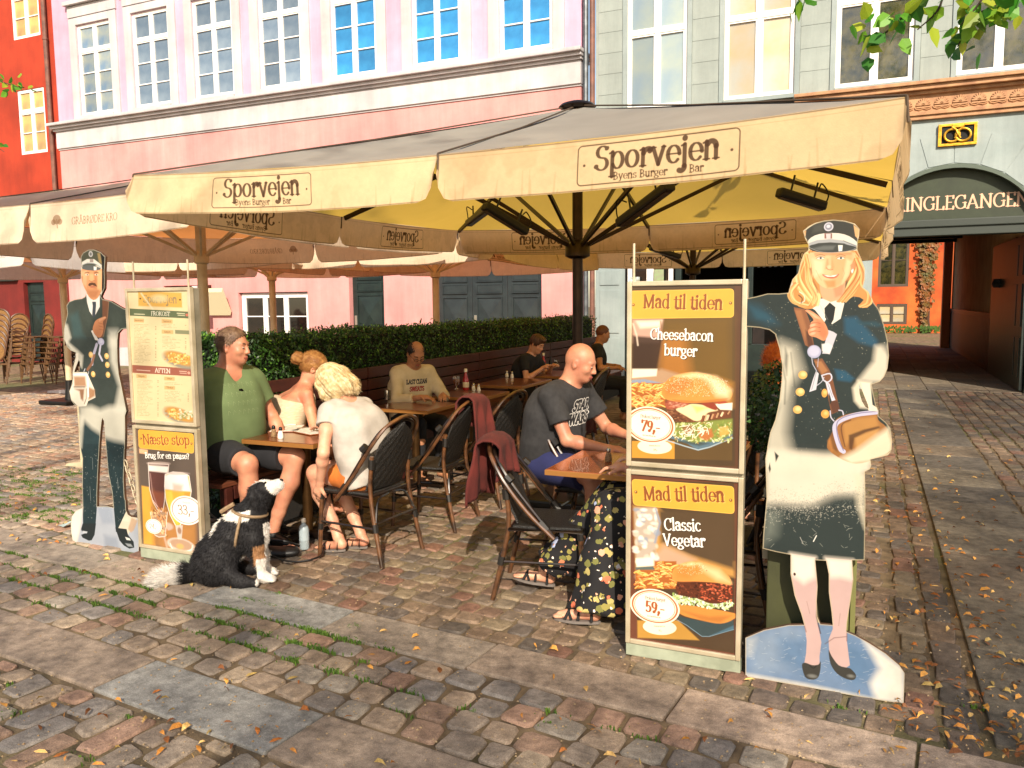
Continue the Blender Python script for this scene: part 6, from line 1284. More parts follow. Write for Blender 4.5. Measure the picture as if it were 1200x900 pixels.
# woman conductor
YW = 3.52; pass
def TA(P, ox, oy, sc, y): return [on_y(ox+a/sc, oy+b/sc, y) for a, b in P]
up = TA([(40, 428), (40, 330), (80, 322), (118, 312), (160, 312), (192, 309), (197, 290), (206, 262), (226, 240), (234, 205), (246, 172), (262, 160), (262, 140), (250, 118), (243, 92), (262, 76), (285, 64), (315, 56), (350, 52), (390, 56), (425, 66), (442, 85), (440, 110), (435, 130), (434, 158), (448, 190), (460, 225), (460, 262), (453, 290), (472, 305), (485, 328), (492, 345), (508, 365), (517, 388), (530, 430), (541, 480), (545, 530), (540, 575), (528, 605), (512, 622), (494, 628), (484, 632), (492, 670), (500, 706), (508, 722), (508, 742), (535, 765), (550, 785), (556, 830), (554, 862), (532, 880)], 860, 240, 3, YW)
lo = TA([(520, 22), (508, 38), (470, 47), (450, 52), (453, 72), (448, 84), (432, 92), (434, 200), (431, 384), (390, 384), (394, 450), (384, 520), (373, 590), (371, 620), (400, 632), (445, 657), (500, 692), (545, 730), (563, 756), (560, 857), (500, 849), (390, 830), (200, 795), (38, 768), (38, 640), (100, 614), (180, 598), (232, 597), (222, 560), (200, 500), (187, 430), (187, 366), (140, 357), (95, 346), (97, 300), (108, 180), (104, 50), (110, 18)], 860, 520, 2.8136, YW)
arm = TA([(118, 850), (128, 800), (146, 755), (160, 690), (168, 620), (170, 565), (160, 505), (145, 455), (125, 440), (90, 432)], 860, 240, 3, YW)
outer = up+lo+arm
hole = TA([(268, 384), (304, 386), (313, 430), (313, 490), (322, 555), (326, 598), (285, 595), (275, 570), (273, 520), (276, 470)], 860, 520, 2.8136, YW)
hole2 = TA([(344, 448), (360, 480), (376, 520), (392, 560), (396, 580), (378, 570), (360, 540), (348, 500)], 930, 350, 4.5, YW)
cw = Cv(-.62, .3, -.02, 2.02, 1000, srgb('#d8c9a8')); p = Pt(cw, 860, 240, 3, YW); q = Pt(cw, 860, 520, 2.8136, YW); h = Pt(cw, 920, 250, 7.5, YW); g_ = Pt(cw, 930, 350, 4.5, YW)
NAVY = '#24302e'
p.poly([(20, 300), (700, 300), (700, 900), (20, 900)], NAVY); q.poly([(20, 0), (600, 0), (600, 395), (20, 395)], '#27312f')
cw.noise(cw.x0, cw.x1, .3, 1.8, .06, .14, seed=3); cw.noise(cw.x0, cw.x1, .3, 1.8, .012, .10, seed=4)
p.poly([(40, 340), (90, 350), (130, 380), (160, 420), (120, 425), (60, 400)], '#1c4656', 14, .7); p.poly([(60, 360), (110, 380), (140, 410), (80, 400)], '#1f5468', 8, .5)
g_.poly([(265, 100), (330, 95), (370, 140), (440, 220), (440, 260), (340, 230), (270, 180)], '#14506a', 12, .85); g_.poly([(330, 120), (430, 120), (470, 140), (440, 150), (350, 135)], '#1c4450', 8, .8); g_.poly([(215, 370), (270, 380), (320, 420), (300, 440), (230, 430)], '#14506a', 8, .85)
# worn white patches
for P, s_, o_ in (([(165, 480), (215, 500), (240, 580), (200, 640), (185, 800), (210, 900), (100, 900), (110, 800), (150, 700), (165, 600)], 26, .75), ([(165, 500), (195, 510), (205, 590), (180, 680), (160, 700)], 14, .8), ([(110, 862), (200, 872), (330, 885), (450, 900), (450, 930), (110, 930)], 14, .9)): p.poly(P, '#d9d0b8', s_, o_)
p.poly([(180, 500), (190, 530), (186, 600), (178, 560)], NAVY, 5, .7); p.line([(170, 560), (182, 620), (178, 700)], 5, '#3a3e34', .6, 3); p.line([(200, 520), (214, 640)], 4, '#2c3430', .5, 3)
q.poly([(104, 20), (300, 34), (460, 24), (455, 95), (432, 100), (432, 160), (395, 170), (330, 175), (270, 205), (200, 205), (140, 200), (100, 200)], '#ddd3bc', 18, .96); q.poly([(100, 226), (170, 218), (250, 222), (300, 196), (360, 182), (432, 200), (431, 384), (95, 345)], '#2a3533', 26, .97); q.poly([(100, 215), (150, 230), (140, 300), (97, 330)], '#8c9284', 22, .5); q.poly([(395, 100), (432, 100), (432, 280), (405, 200)], '#d8ccb0', 10, .85)
g_.poly([(430, 250), (500, 240), (500, 380), (470, 440), (400, 440), (340, 430), (380, 380), (420, 330)], '#d9cfb8', 16, .9); g_.poly([(470, 150), (498, 210), (500, 300), (470, 260)], '#2e3834', 12, .6); g_.poly([(310, 470), (340, 430), (410, 440), (400, 580), (350, 575), (320, 540)], '#e2d6bc', 10, .95)
r = random.Random(11)
for _ in range(1500): x = r.uniform(97, 430); y = 205-(20 if x > 290 else 0)+r.gauss(0, 26); q.ell((x, y), r.uniform(.5, 1.9), r.uniform(.5, 1.9), '#e4dcc8' if y > 205 else '#6a706a', .6, r.uniform(.15, .55))
for _ in range(500): x, y = r.uniform(100, 560), r.uniform(300, 900); p.ell((x, y), r.uniform(.6, 1.8), r.uniform(.6, 1.8), '#c8c0a8', .4, r.uniform(.15, .6))
for _ in range(40): x, y = r.uniform(110, 420), r.uniform(200, 370); q.line([(x, y), (x+r.uniform(-14, 14), y+r.uniform(-12, 12))], 1.4, '#b8b8a8', .5)
q.line([(262, 322), (272, 303)], 3, '#e8e4d8'); q.line([(218, 308), (228, 330)], 2, '#c8c4b8', .7); q.poly([(134, 26), (148, 40), (138, 60)], '#2c3028', 2); q.poly([(118, 62), (122, 84), (118, 96), (114, 80)], '#3c4038', 1.5)
# collar, tie, strap
p.poly([(255, 352), (300, 330), (350, 330), (388, 345), (375, 400), (345, 420), (325, 400), (318, 412), (285, 370)], '#e8e0d0'); g_.poly([(162, 50), (190, 20), (220, 45), (210, 110), (196, 135), (165, 100)], '#1c201e'); g_.line([(120, 0), (180, 110)], 2.5, '#8a8a88', .6)
g_.poly([(0, 45), (60, 55), (85, 120), (108, 250), (80, 255), (60, 245), (25, 130)], '#8a5430', 1); g_.poly([(5, 60), (40, 60), (70, 170), (60, 220), (30, 130)], '#a86c3e', 6, .8); g_.poly([(62, 165), (90, 190), (106, 250), (76, 255)], '#4a2818', 5, .8)
g_.poly([(105, 320), (150, 315), (188, 375), (205, 420), (243, 590), (200, 610), (188, 560), (165, 430), (120, 370)], '#7c4a2a', 1); g_.poly([(110, 330), (145, 330), (180, 380), (150, 400)], '#b07440', 5, .9); g_.poly([(190, 540), (232, 540), (243, 590), (205, 605)], '#5c3420', 3)
# hand, cuff
g_.poly([(150, 290), (182, 165), (210, 175), (228, 188), (190, 292), (165, 290)], '#c8c4cc', 1); g_.poly([(148, 240), (180, 235), (205, 250), (188, 292), (150, 275)], '#e8e0da', 4)
g_.poly([(60, 62), (78, 58), (110, 75), (150, 108), (175, 150), (182, 185), (160, 222), (120, 205), (85, 195), (76, 170), (86, 150), (90, 125), (105, 112), (80, 80)], '#d98c5a', 1, sm=3); g_.poly([(120, 110), (160, 130), (180, 180), (160, 218), (135, 190)], '#c87040', 8, .8); g_.poly([(70, 64), (110, 82), (140, 108), (110, 100)], '#f0b488', 4, .9)
for y0 in (128, 150, 172): g_.line([(84, y0+8), (110, y0-2), (140, y0+2)], 3, '#8a3c20', .8, 1.5, sm=3); g_.ell((100, y0+12), 14, 7, '#f2b890', 3, .8, -20)
# whistle disc, chain, tag
g_.ell((108, 280), 36, 34, '#a8a8c4', 1); g_.ell((106, 276), 30, 28, '#c8c6dc', 6, .9); g_.line([(95, 310), (100, 345), (120, 380)], 5, '#b8b8c8', .9); g_.line([(130, 312), (126, 360)], 3, '#b8b8c8', .9)
g_.poly([(118, 380), (132, 395), (118, 480), (82, 492), (100, 430)], '#d6d2d8', 1); g_.line([(120, 385), (95, 480)], 3, '#6c7078', .8); g_.line([(118, 460), (145, 440), (160, 415)], 4, '#c8c8d4', .9, sm=3)
g_.line([(148, 405), (190, 395), (200, 420), (180, 440), (158, 430), (148, 405)], 7, '#d0cedc', 1, sm=3); g_.poly([(165, 430), (190, 450), (205, 500), (220, 535), (200, 540), (182, 500)], '#d8d6e2', 1); g_.line([(180, 450), (205, 520)], 4, '#8a8a9c', .8)
for c in ((48, 402), (34, 492), (20, 585)): g_.ell(c, 24, 22, '#e4ac50', 1); g_.ell((c[0]+3, c[1]-4), 14, 12, '#f8d890', 5, .8)
for c in ((162, 498), (166, 608)): g_.ell(c, 22 if c[1] > 600 else 15, 23, '#dc9a34', 1); g_.ell((c[0]+4, c[1]-4), 10, 10, '#f4c870', 5, .8)
g_.poly([(186, 490), (200, 540), (190, 560)], NAVY)
# bag
g_.poly([(215, 650), (250, 620), (330, 600), (430, 595), (445, 640), (490, 680), (518, 760), (515, 810), (420, 850), (330, 870), (260, 850), (185, 800), (178, 760), (205, 700)], '#9c6426', 2, sm=3)
g_.poly([(260, 660), (340, 630), (430, 620), (450, 670), (380, 700), (300, 740), (270, 780)], '#b98238', 10, .9); g_.poly([(320, 730), (450, 680), (440, 720), (330, 800)], '#c89248', 10, .85); g_.poly([(290, 720), (370, 690), (450, 672), (455, 682), (380, 705), (320, 735), (308, 800), (292, 790)], '#4c2c10', 5, .85); g_.poly([(180, 750), (215, 700), (225, 780), (200, 810)], '#b87428', 8, .8); g_.poly([(190, 720), (215, 690), (232, 810), (205, 790)], '#5c3614', 6, .7)
g_.poly([(330, 800), (440, 720), (500, 680), (525, 770), (515, 820), (420, 860), (300, 875), (250, 840)], '#e6d8b8', 18, .95); g_.line([(438, 598), (330, 612), (250, 640), (218, 670), (222, 720), (245, 790), (262, 806)], 24, '#c2bed6', 1, 1, sm=4); g_.line([(438, 594), (330, 606), (250, 632), (226, 668), (236, 740), (262, 800)], 5, '#6a5a80', .8, 1, sm=4); g_.line([(300, 640), (258, 660), (252, 700), (270, 780)], 6, '#5c2f10', .8, 2, sm=4)
g_.line([(192, 592), (196, 625), (212, 645)], 6, '#c8c4d4', 1, sm=3); g_.line([(238, 588), (256, 592), (262, 612)], 6, '#c8c4d4', 1, sm=3); g_.poly([(355, 440), (400, 445), (415, 560), (440, 575), (440, 595), (395, 590), (372, 520)], '#eee0c4', 2)
# hair and face
HR = ['#e0a050', '#c87c30', '#f0c070', '#b0641f', '#f6d890', '#d89040']
h.poly([(200, 330), (640, 330), (700, 480), (690, 560), (700, 620), (760, 690), (765, 770), (720, 830), (640, 815), (690, 760), (600, 730), (500, 790), (470, 760), (310, 740), (290, 790), (230, 840), (120, 820), (35, 720), (50, 640), (120, 600), (105, 540), (140, 440), (150, 370)], '#cf8a3c', 2, sm=2)
strands(h, [(215, 340), (160, 430), (130, 540), (160, 640), (240, 760)], 34, HR, 13, 55, 1); strands(h, [(190, 350), (215, 470), (210, 600), (270, 720), (250, 800)], 24, HR, 11, 40, 2); strands(h, [(100, 620), (50, 700), (90, 780), (190, 810)], 16, HR, 13, 22, 3); strands(h, [(600, 350), (660, 450), (640, 560), (560, 680), (500, 760)], 34, HR, 13, 45, 4); strands(h, [(640, 400), (690, 520), (680, 620), (740, 690), (740, 780), (670, 815)], 22, HR, 12, 24, 5)
h.line([(125, 690), (165, 720), (170, 770), (130, 790)], 7, '#f4ead0', .9, 2, sm=4); h.line([(120, 720), (150, 750), (140, 790)], 12, '#3c2a1c', .7, 3, sm=4); h.poly([(520, 600), (560, 580), (540, 640), (500, 720), (470, 730)], '#2e2a20', 5, .8); h.poly([(210, 480), (235, 480), (240, 560), (300, 700), (280, 700)], '#7c4018', 8, .7); h.poly([(560, 480), (590, 500), (560, 570), (530, 600)], '#5c3018', 6, .7)
h.poly([(300, 620), (530, 600), (520, 690), (470, 760), (400, 780), (330, 750), (310, 700)], '#e6a476', 3); h.poly([(420, 650), (520, 620), (500, 720), (440, 740)], '#d0875a', 12, .8)
h.poly([(230, 345), (590, 340), (590, 430), (575, 500), (545, 570), (490, 630), (420, 660), (350, 655), (290, 615), (245, 540), (230, 450)], '#efbb84', 2, sm=4)
h.poly([(400, 345), (600, 345), (590, 480), (540, 590), (450, 650), (400, 640), (410, 500)], '#e09a5c', 20, .65); h.poly([(540, 400), (585, 420), (560, 540), (500, 620), (520, 500)], '#f6d09c', 12, .8); h.poly([(240, 400), (340, 420), (330, 520), (260, 560)], '#fad6a8', 18, .8); h.poly([(340, 590), (440, 590), (440, 650), (370, 655)], '#d8843c', 12, .8); h.poly([(250, 345), (590, 340), (580, 365), (260, 372)], '#b87844', 8, .6)
for cx, s_ in ((310, 1), (488, -1)):
    h.line([(cx-42, 378), (cx, 362), (cx+40, 374)], 7, '#9a6434', .8, 3, sm=3); h.poly([(cx-34, 396), (cx, 382), (cx+34, 392), (cx+10, 404), (cx-14, 404)], '#f4e6d0', 1.5, sm=3); h.ell((cx+2, 393), 11, 9, '#4a5a5c', 1.5); h.ell((cx+2, 393), 5, 5, '#1c1a18', 1); h.line([(cx-36, 396), (cx, 380), (cx+36, 390)], 4.5, '#5c3018', .9, 1.2, sm=3); h.line([(cx-28, 408), (cx+28, 406)], 3, '#b8703c', .6, 2)
h.poly([(365, 400), (380, 400), (388, 480), (350, 490)], '#c8783c', 8, .5); h.poly([(410, 380), (430, 470), (420, 500), (400, 490)], '#d88a4c', 8, .6); h.line([(362, 478), (375, 492), (400, 498), (418, 492)], 5, '#a8562c', .9, 2, sm=3); h.ell((385, 470), 16, 14, '#f8d0a0', 6, .7)
h.poly([(325, 535), (380, 545), (430, 545), (475, 530), (450, 565), (400, 574), (350, 562)], '#c06a4a', 2, sm=3); h.poly([(340, 542), (400, 550), (462, 538), (430, 557), (370, 556)], '#fbf4ea', 1.5); h.line([(270, 500), (300, 560), (320, 590)], 4, '#c88048', .6, 4); h.line([(505, 480), (520, 530), (500, 575)], 4, '#c88048', .6, 4)
h.ell((590, 500), 9, 24, '#f0f0e8', 2); h.poly([(572, 455), (610, 420), (612, 480), (580, 500)], '#d08a58', 4, .9)
# cap
h.poly([(160, 165), (185, 145), (250, 100), (330, 70), (430, 58), (520, 70), (600, 95), (655, 140), (655, 170), (630, 215), (635, 290), (200, 290), (190, 230), (165, 200)], '#33332c', 1, sm=2); h.poly([(155, 160), (185, 150), (180, 200), (160, 200)], '#c89860', 2); h.poly([(600, 100), (660, 150), (635, 220), (615, 200)], '#d8a468', 3); h.poly([(250, 110), (340, 80), (330, 160), (240, 170)], '#4a4a40', 16, .7)
h.poly([(205, 235), (260, 195), (350, 175), (470, 175), (560, 200), (628, 250), (628, 290), (520, 250), (400, 235), (280, 245), (205, 275)], '#e0d8c8', 1, sm=2); h.poly([(205, 262), (280, 235), (400, 225), (520, 240), (628, 280), (620, 310), (520, 265), (400, 255), (290, 262), (205, 290)], '#a8a8a8', 3); h.line([(510, 240), (625, 290)], 5, '#4c4c48', .8, 2)
h.ell((382, 118), 40, 38, '#d0ccd4', 1); h.ell((382, 118), 30, 28, '#8a8a96', 2); h.ell((380, 114), 16, 14, '#d8d4dc', 3); h.poly([(345, 175), (412, 175), (412, 222), (345, 222)], '#8a5a4c', 2); h.poly([(358, 180), (400, 180), (398, 222), (362, 222)], '#cfc6c4', 2)
h.poly([(200, 290), (290, 268), (420, 262), (540, 275), (635, 300), (600, 325), (480, 340), (340, 345), (240, 330)], '#3a3c38', 1, sm=2); h.poly([(240, 310), (340, 285), (440, 285), (420, 320), (300, 325)], '#6c6e6a', 10, .8); h.poly([(465, 280), (505, 280), (500, 330), (470, 335)], '#f0ece0', 3); h.line([(200, 295), (300, 335), (420, 345), (560, 330), (635, 300)], 4, '#a8a49c', .8, 1.5, sm=3)
# legs, base, shoes
q.poly([(20, 590), (600, 590), (600, 900), (20, 900)], '#6d86a6'); q.poly([(60, 640), (180, 600), (240, 620), (220, 740), (60, 760)], '#8a9cb0', 22, .7); q.poly([(150, 640), (240, 640), (240, 760), (150, 720)], '#3f6a94', 22, .6); q.poly([(330, 620), (440, 680), (480, 760), (400, 800), (330, 740)], '#4a7298', 26, .6); q.poly([(430, 650), (563, 740), (565, 860), (470, 850), (450, 790), (480, 740)], '#eee6d6', 14, .95); q.poly([(38, 640), (75, 640), (60, 700), (38, 700)], '#b8bcbc', 12, .7); q.poly([(38, 755), (240, 790), (500, 845), (500, 855), (38, 775)], '#d8d2c4', 6, .7)
cw.noise(-.62, .3, 0, .5, .03, .10, seed=9); 
for _ in range(160): x, y = r.uniform(50, 540), r.uniform(620, 830); q.line([(x, y), (x+r.uniform(-20, 20), y+r.uniform(-6, 6))], 1.2, '#d8dcdc', .4)
LGc = '#c9a7a0'
q.poly([(186, 362), (268, 375), (276, 480), (271, 575), (282, 620), (288, 655), (282, 700), (282, 740), (228, 745), (238, 690), (240, 650), (236, 620), (224, 565), (200, 500), (187, 430)], LGc, 1); q.poly([(302, 376), (391, 384), (396, 450), (385, 520), (372, 600), (372, 650), (382, 730), (345, 755), (314, 690), (312, 645), (326, 610), (322, 560), (312, 490)], LGc, 1)
for P in ([(186, 362), (268, 375), (268, 440), (230, 460), (190, 430)], [(302, 376), (391, 384), (391, 450), (350, 440), (314, 440)]): q.poly(P, '#efe2cf', 12, .95)
q.line([(188, 430), (200, 510), (225, 575), (238, 620)], 3, '#6a4038', .7, 1.5); q.line([(271, 380), (277, 480), (272, 570), (285, 625)], 4, '#4a3028', .8, 1.5); q.line([(392, 450), (384, 530), (372, 600), (372, 650)], 3, '#7a5048', .7, 1.5); q.line([(312, 430), (313, 500), (324, 570)], 3, '#7a5048', .6, 1.5); q.ell((200, 430), 4, 5, '#3a2018', 1); q.line([(300, 660), (330, 640), (370, 636)], 3, '#5c3a34', .6, 1.5); q.line([(240, 520), (250, 560)], 2, '#a08078', .8, 1); q.line([(350, 560), (345, 600)], 2, '#a08078', .8, 1)
q.poly([(224, 730), (235, 722), (258, 730), (278, 728), (286, 718), (284, 750), (276, 772), (256, 778), (234, 768)], '#3c3a34', 1, sm=3); q.poly([(312, 680), (322, 700), (345, 730), (372, 738), (385, 742), (402, 762), (396, 778), (372, 776), (340, 758), (318, 725)], '#3c3a34', 1, sm=3); q.ell((258, 766), 14, 6, '#8a8a84', 3, .7); q.ell((385, 766), 10, 5, '#8a8a84', 3, .7); q.line([(250, 732), (262, 740), (272, 732)], 3, '#1c1c18', .9, sm=3)
# worn pale edge all round
for P in (up+lo+arm, hole): cw.line(P+P[:1], .007, srgb('#c9b690'), .7, .002)
M_wom = image_mat("painted_woman_print", cw.image("painted_woman"), rough=.5, spec=.35, noise_amt=.05)
_dim(M_wom, .66)
cutout('painted_figure', 'life-size painted woman in dark uniform coat and peaked cap with a shoulder bag', outer, [hole, hole2], YW, cw, M_wom, M_ply)
# man conductor
YM = 3.80; m1 = lambda P: TA(P, 70, 285, 7.5, YM); m2 = lambda P: TA(P, 70, 395, 6.92, YM); m3 = lambda P: TA(P, 70, 520, 6, YM)
mo = m1([(640, 745), (600, 748), (540, 755), (515, 790), (510, 850), (505, 930)])[::1]
top = m1([(610, 588), (560, 575), (500, 540), (450, 510), (375, 492), (360, 470), (372, 440), (392, 400), (395, 320), (392, 250), (396, 190), (400, 120), (360, 80), (300, 56), (250, 58), (205, 85), (186, 120), (188, 170), (195, 205), (186, 235), (186, 300), (196, 350), (215, 400), (235, 432), (222, 470), (195, 485), (130, 495), (80, 515), (60, 550), (68, 620), (52, 690), (38, 760), (38, 830), (45, 900)])
left = m2([(40, 20), (60, 80), (90, 110), (130, 125), (128, 170), (112, 230), (104, 285), (106, 340), (92, 400), (78, 440), (90, 510), (120, 550), (152, 565), (158, 640), (162, 760), (162, 880)])
legl = m3([(160, 100), (158, 300), (162, 450), (115, 470), (85, 510), (78, 560), (80, 620), (92, 690), (170, 705), (300, 740), (430, 770), (556, 785), (556, 560), (545, 520), (505, 515), (480, 500), (466, 470), (462, 400), (455, 380), (448, 250), (452, 140), (455, 40)])
rt = m2([(528, 900), (530, 760), (528, 640), (540, 600), (520, 500), (500, 400), (478, 300), (468, 200), (466, 100), (465, 0)])
body = top+left+legl+rt[:-1]+m1([(506, 860), (512, 790), (540, 758), (600, 748), (640, 745)])
mh = m2([(345, 655), (358, 680), (366, 780), (374, 880)])+m3([(330, 80), (340, 200), (368, 340), (378, 450), (330, 438), (262, 442), (262, 350), (268, 200), (276, 60)])+m2([(322, 860), (330, 760), (338, 690)])
mh2 = m2([(156, 185), (164, 205), (162, 278), (118, 282), (128, 250), (142, 215)])
cm = Cv(-5.45, -4.2, -.02, 2.15, 620, srgb('#cfc5ae')); h = Pt(cm, 70, 285, 7.5, YM); g_ = Pt(cm, 70, 395, 6.92, YM); q = Pt(cm, 70, 520, 6, YM)
h.poly([(0, 450), (900, 450), (900, 950), (0, 950)], '#3e463e'); g_.poly([(0, 0), (800, 0), (800, 640), (0, 640)], '#363f3a'); g_.poly([(150, 600), (540, 600), (540, 1000), (150, 1000)], '#24383c'); q.poly([(150, 0), (470, 0), (470, 470), (390, 640), (150, 600)], '#1d3034')
cm.noise(cm.x0, cm.x1, .2, 1.8, .08, .2, seed=6); cm.noise(cm.x0, cm.x1, .2, 1.8, .014, .12, seed=7)
for P, s_, o_ in (([(36, 700), (70, 720), (100, 830), (60, 900), (36, 880)], 14, .8), ([(430, 760), (510, 760), (505, 920), (430, 900)], 26, .6)): h.poly(P, '#d0ccbc', s_, o_)
for P, s_, o_ in (([(40, 20), (90, 60), (150, 110), (190, 150), (180, 250), (130, 200), (90, 110)], 12, .9), ([(400, 0), (470, 0), (470, 200), (520, 420), (540, 600), (440, 600), (480, 400), (410, 200)], 22, .75), ([(160, 560), (260, 560), (330, 590), (400, 560), (540, 560), (535, 860), (440, 840), (380, 820), (320, 780), (260, 740), (200, 680), (162, 740)], 22, .85), ([(150, 620), (200, 640), (180, 900), (152, 900)], 12, .6)): g_.poly(P, '#cfcab8', s_, o_)
h.poly([(90, 640), (160, 600), (200, 780), (230, 830), (120, 830)], '#3c5a5c', 20, .6)
h.poly([(232, 440), (300, 500), (352, 455), (352, 560), (300, 655), (262, 600), (240, 520)], '#e2dcd4', 1); h.poly([(285, 515), (318, 515), (320, 545), (312, 640), (298, 660), (285, 630), (290, 550)], '#3c424a', 1)
h.poly([(375, 495), (435, 500), (425, 640), (400, 760), (375, 830), (350, 830), (375, 660)], '#7c4c30', 2, .95); h.line([(432, 505), (420, 640), (385, 820)], 4, '#a88868', .7, 2)
h.poly([(275, 770), (295, 765), (335, 840), (345, 860), (310, 850)], '#e8e0d4', 1); h.poly([(300, 790), (290, 750), (310, 690), (340, 665), (395, 645), (408, 658), (380, 690), (385, 740), (375, 800), (350, 830), (325, 820)], '#c98050', 1, sm=3)
for k in range(3): h.line([(340+k*4, 700+k*28), (382, 712+k*26)], 3, '#8a4424', .8, 1.5)
h.poly([(342, 668), (395, 647), (405, 655), (350, 690)], '#e0a074', 4, .8); h.ell((362, 866), 28, 32, '#a8a6c0', 1); h.ell((358, 860), 18, 20, '#c4c2d6', 5, .9)
g_.line([(300, 60), (270, 160), (262, 220)], 22, '#b4b0c4', .95, 1, sm=3); g_.line([(330, 70), (320, 140), (345, 190)], 16, '#c0bccc', .95, 1); g_.line([(280, 150), (260, 215), (225, 265)], 20, '#8a5a3c', .95, 1)
for c in ((252, 143), (380, 155), (386, 226), (391, 306), (271, 301)): g_.ell(c, 17, 24, '#d8a858', 1); g_.ell((c[0]+2, c[1]-4), 10, 13, '#f0d090', 4, .8)
g_.line([(255, 338), (340, 345), (440, 350)], 5, '#2c302c', .7, 2)
g_.poly([(104, 285), (220, 285), (240, 330), (280, 420), (290, 490), (230, 520), (215, 560), (150, 565), (95, 510), (80, 440), (104, 380)], '#e4d8c4', 1); g_.poly([(115, 320), (205, 320), (215, 400), (120, 400)], '#a87448', 8, .9); g_.poly([(120, 420), (200, 420), (190, 520), (170, 500), (160, 440)], '#8a5428', 8, .9); g_.poly([(225, 400), (285, 430), (285, 480), (235, 510)], '#a06a38', 8, .9); g_.line([(115, 405), (205, 405)], 8, '#4c2c14', .8, 3); g_.line([(112, 305), (210, 305), (226, 340), (232, 480)], 14, '#e8e4e4', 1, 1, sm=3); g_.line([(215, 420), (215, 500), (200, 540)], 8, '#5c3818', .7, 3)
g_.poly([(128, 130), (152, 130), (150, 190), (118, 290), (106, 285)], '#e6dcc8', 2); g_.line([(205, 258), (196, 280)], 6, '#d0ccd4'); g_.line([(235, 280), (232, 300)], 5, '#c0bcc4')
# face and cap of the man
h.poly([(186, 230), (375, 230), (375, 340), (365, 420), (335, 480), (295, 500), (255, 470), (225, 410), (190, 320)], '#d08c58', 1, sm=2); h.poly([(190, 240), (240, 245), (235, 390), (205, 360)], '#e0a878', 8, .8); h.poly([(330, 240), (375, 240), (368, 420), (330, 400)], '#ecb87e', 10, .85); h.poly([(300, 240), (330, 240), (325, 400), (300, 400)], '#b8703c', 10, .6); h.poly([(235, 415), (340, 420), (320, 480), (270, 478)], '#b4703e', 10, .7)
for cx in (240, 322): h.line([(cx-20, 264), (cx, 256), (cx+20, 262)], 5, '#5c3820', .9, 2, sm=3); h.ell((cx, 278), 14, 7, '#e8d4bc', 1.5); h.ell((cx+2, 278), 6, 5, '#3c2c20', 1)
h.poly([(262, 270), (296, 270), (304, 325), (280, 335), (258, 325)], '#e2a870', 8, .8); h.line([(258, 328), (280, 338), (305, 328)], 4, '#8a4a28', .8, 2, sm=3); h.poly([(248, 368), (262, 350), (285, 345), (312, 352), (330, 382), (312, 378), (285, 368), (262, 380)], '#5c3820', 2); h.poly([(264, 376), (312, 376), (305, 390), (272, 392)], '#b86a4a', 1.5); h.poly([(188, 290), (204, 290), (200, 350), (192, 330)], '#b87c50', 2)
h.poly([(186, 120), (205, 85), (250, 58), (300, 56), (350, 78), (370, 130), (365, 190), (188, 200)], '#4a4a38', 1, sm=2); h.poly([(340, 70), (400, 110), (396, 430), (370, 440), (372, 240), (365, 120)], '#17140f', 1); h.poly([(330, 90), (355, 85), (370, 180), (345, 170)], '#a88a50', 5, .7)
h.poly([(196, 165), (240, 140), (300, 140), (360, 185), (362, 215), (300, 175), (240, 172), (194, 200)], '#d8d2c6', 1); h.ell((272, 96), 18, 26, '#b8b4b0', 1); h.ell((272, 96), 10, 15, '#6a6a68', 2); h.poly([(264, 140), (296, 140), (296, 168), (264, 168)], '#9a8a80', 2); h.poly([(192, 205), (240, 190), (300, 195), (362, 222), (350, 235), (300, 242), (240, 238), (200, 228)], '#5a5c5a', 1); h.poly([(298, 205), (325, 210), (322, 238), (300, 238)], '#e8e4dc', 2); h.line([(194, 195), (240, 178), (310, 182), (362, 215)], 6, '#9a9c9e', .9, 1.5, sm=3)
# base and shoes of the man
q.poly([(60, 440), (160, 440), (165, 590), (250, 600), (262, 440), (380, 450), (395, 620), (480, 640), (545, 520), (600, 560), (600, 800), (60, 800)], '#a4aab4', 1); q.poly([(78, 480), (160, 450), (150, 560), (120, 690), (78, 690)], '#e6dccb', 12, .95); q.poly([(262, 440), (370, 450), (380, 560), (300, 560)], '#8e98a8', 12, .7); q.poly([(310, 640), (400, 660), (430, 760), (320, 740)], '#7c8696', 14, .6); q.poly([(505, 520), (548, 540), (520, 610), (500, 625), (480, 600)], '#b89878', 4, .9)
q.poly([(162, 560), (255, 560), (245, 640), (225, 678), (205, 682), (160, 660), (150, 640), (190, 625), (155, 615), (150, 600)], '#20282a', 1); q.poly([(390, 590), (470, 600), (480, 640), (520, 690), (524, 730), (490, 738), (450, 715), (420, 680)], '#1e2628', 1); q.poly([(160, 612), (195, 618), (190, 630), (165, 628)], '#b8bcc0', 2); q.poly([(460, 700), (500, 705), (515, 725), (480, 722)], '#9aa0a4', 3, .8); q.poly([(460, 655), (490, 665), (500, 680), (470, 676)], '#d8d4cc', 2)
for _ in range(160): x, y = r.uniform(165, 460), r.uniform(20, 560); q.ell((x, y), r.uniform(.8, 2.6), r.uniform(.8, 2.6), '#c8ccc4', .4, r.uniform(.3, .8))
for x0, y0, x1, y1 in ((212, 300, 218, 400), (405, 240, 412, 320), (230, 100, 232, 180)): q.line([(x0, y0), (x1, y1)], 2, '#a8b0ac', .6, 1)
for P in (body, mh): cm.line(P+P[:1], .009, srgb('#c4bca4'), .75, .003)
M_man = image_mat("painted_man_print", cm.image("painted_man"), rough=.5, spec=.35, noise_amt=.05)
_dim(M_man, .72)
cutout('painted_figure', 'life-size painted man with moustache in dark uniform suit and peaked cap', body, [mh, mh2], YM, cm, M_man, M_ply)
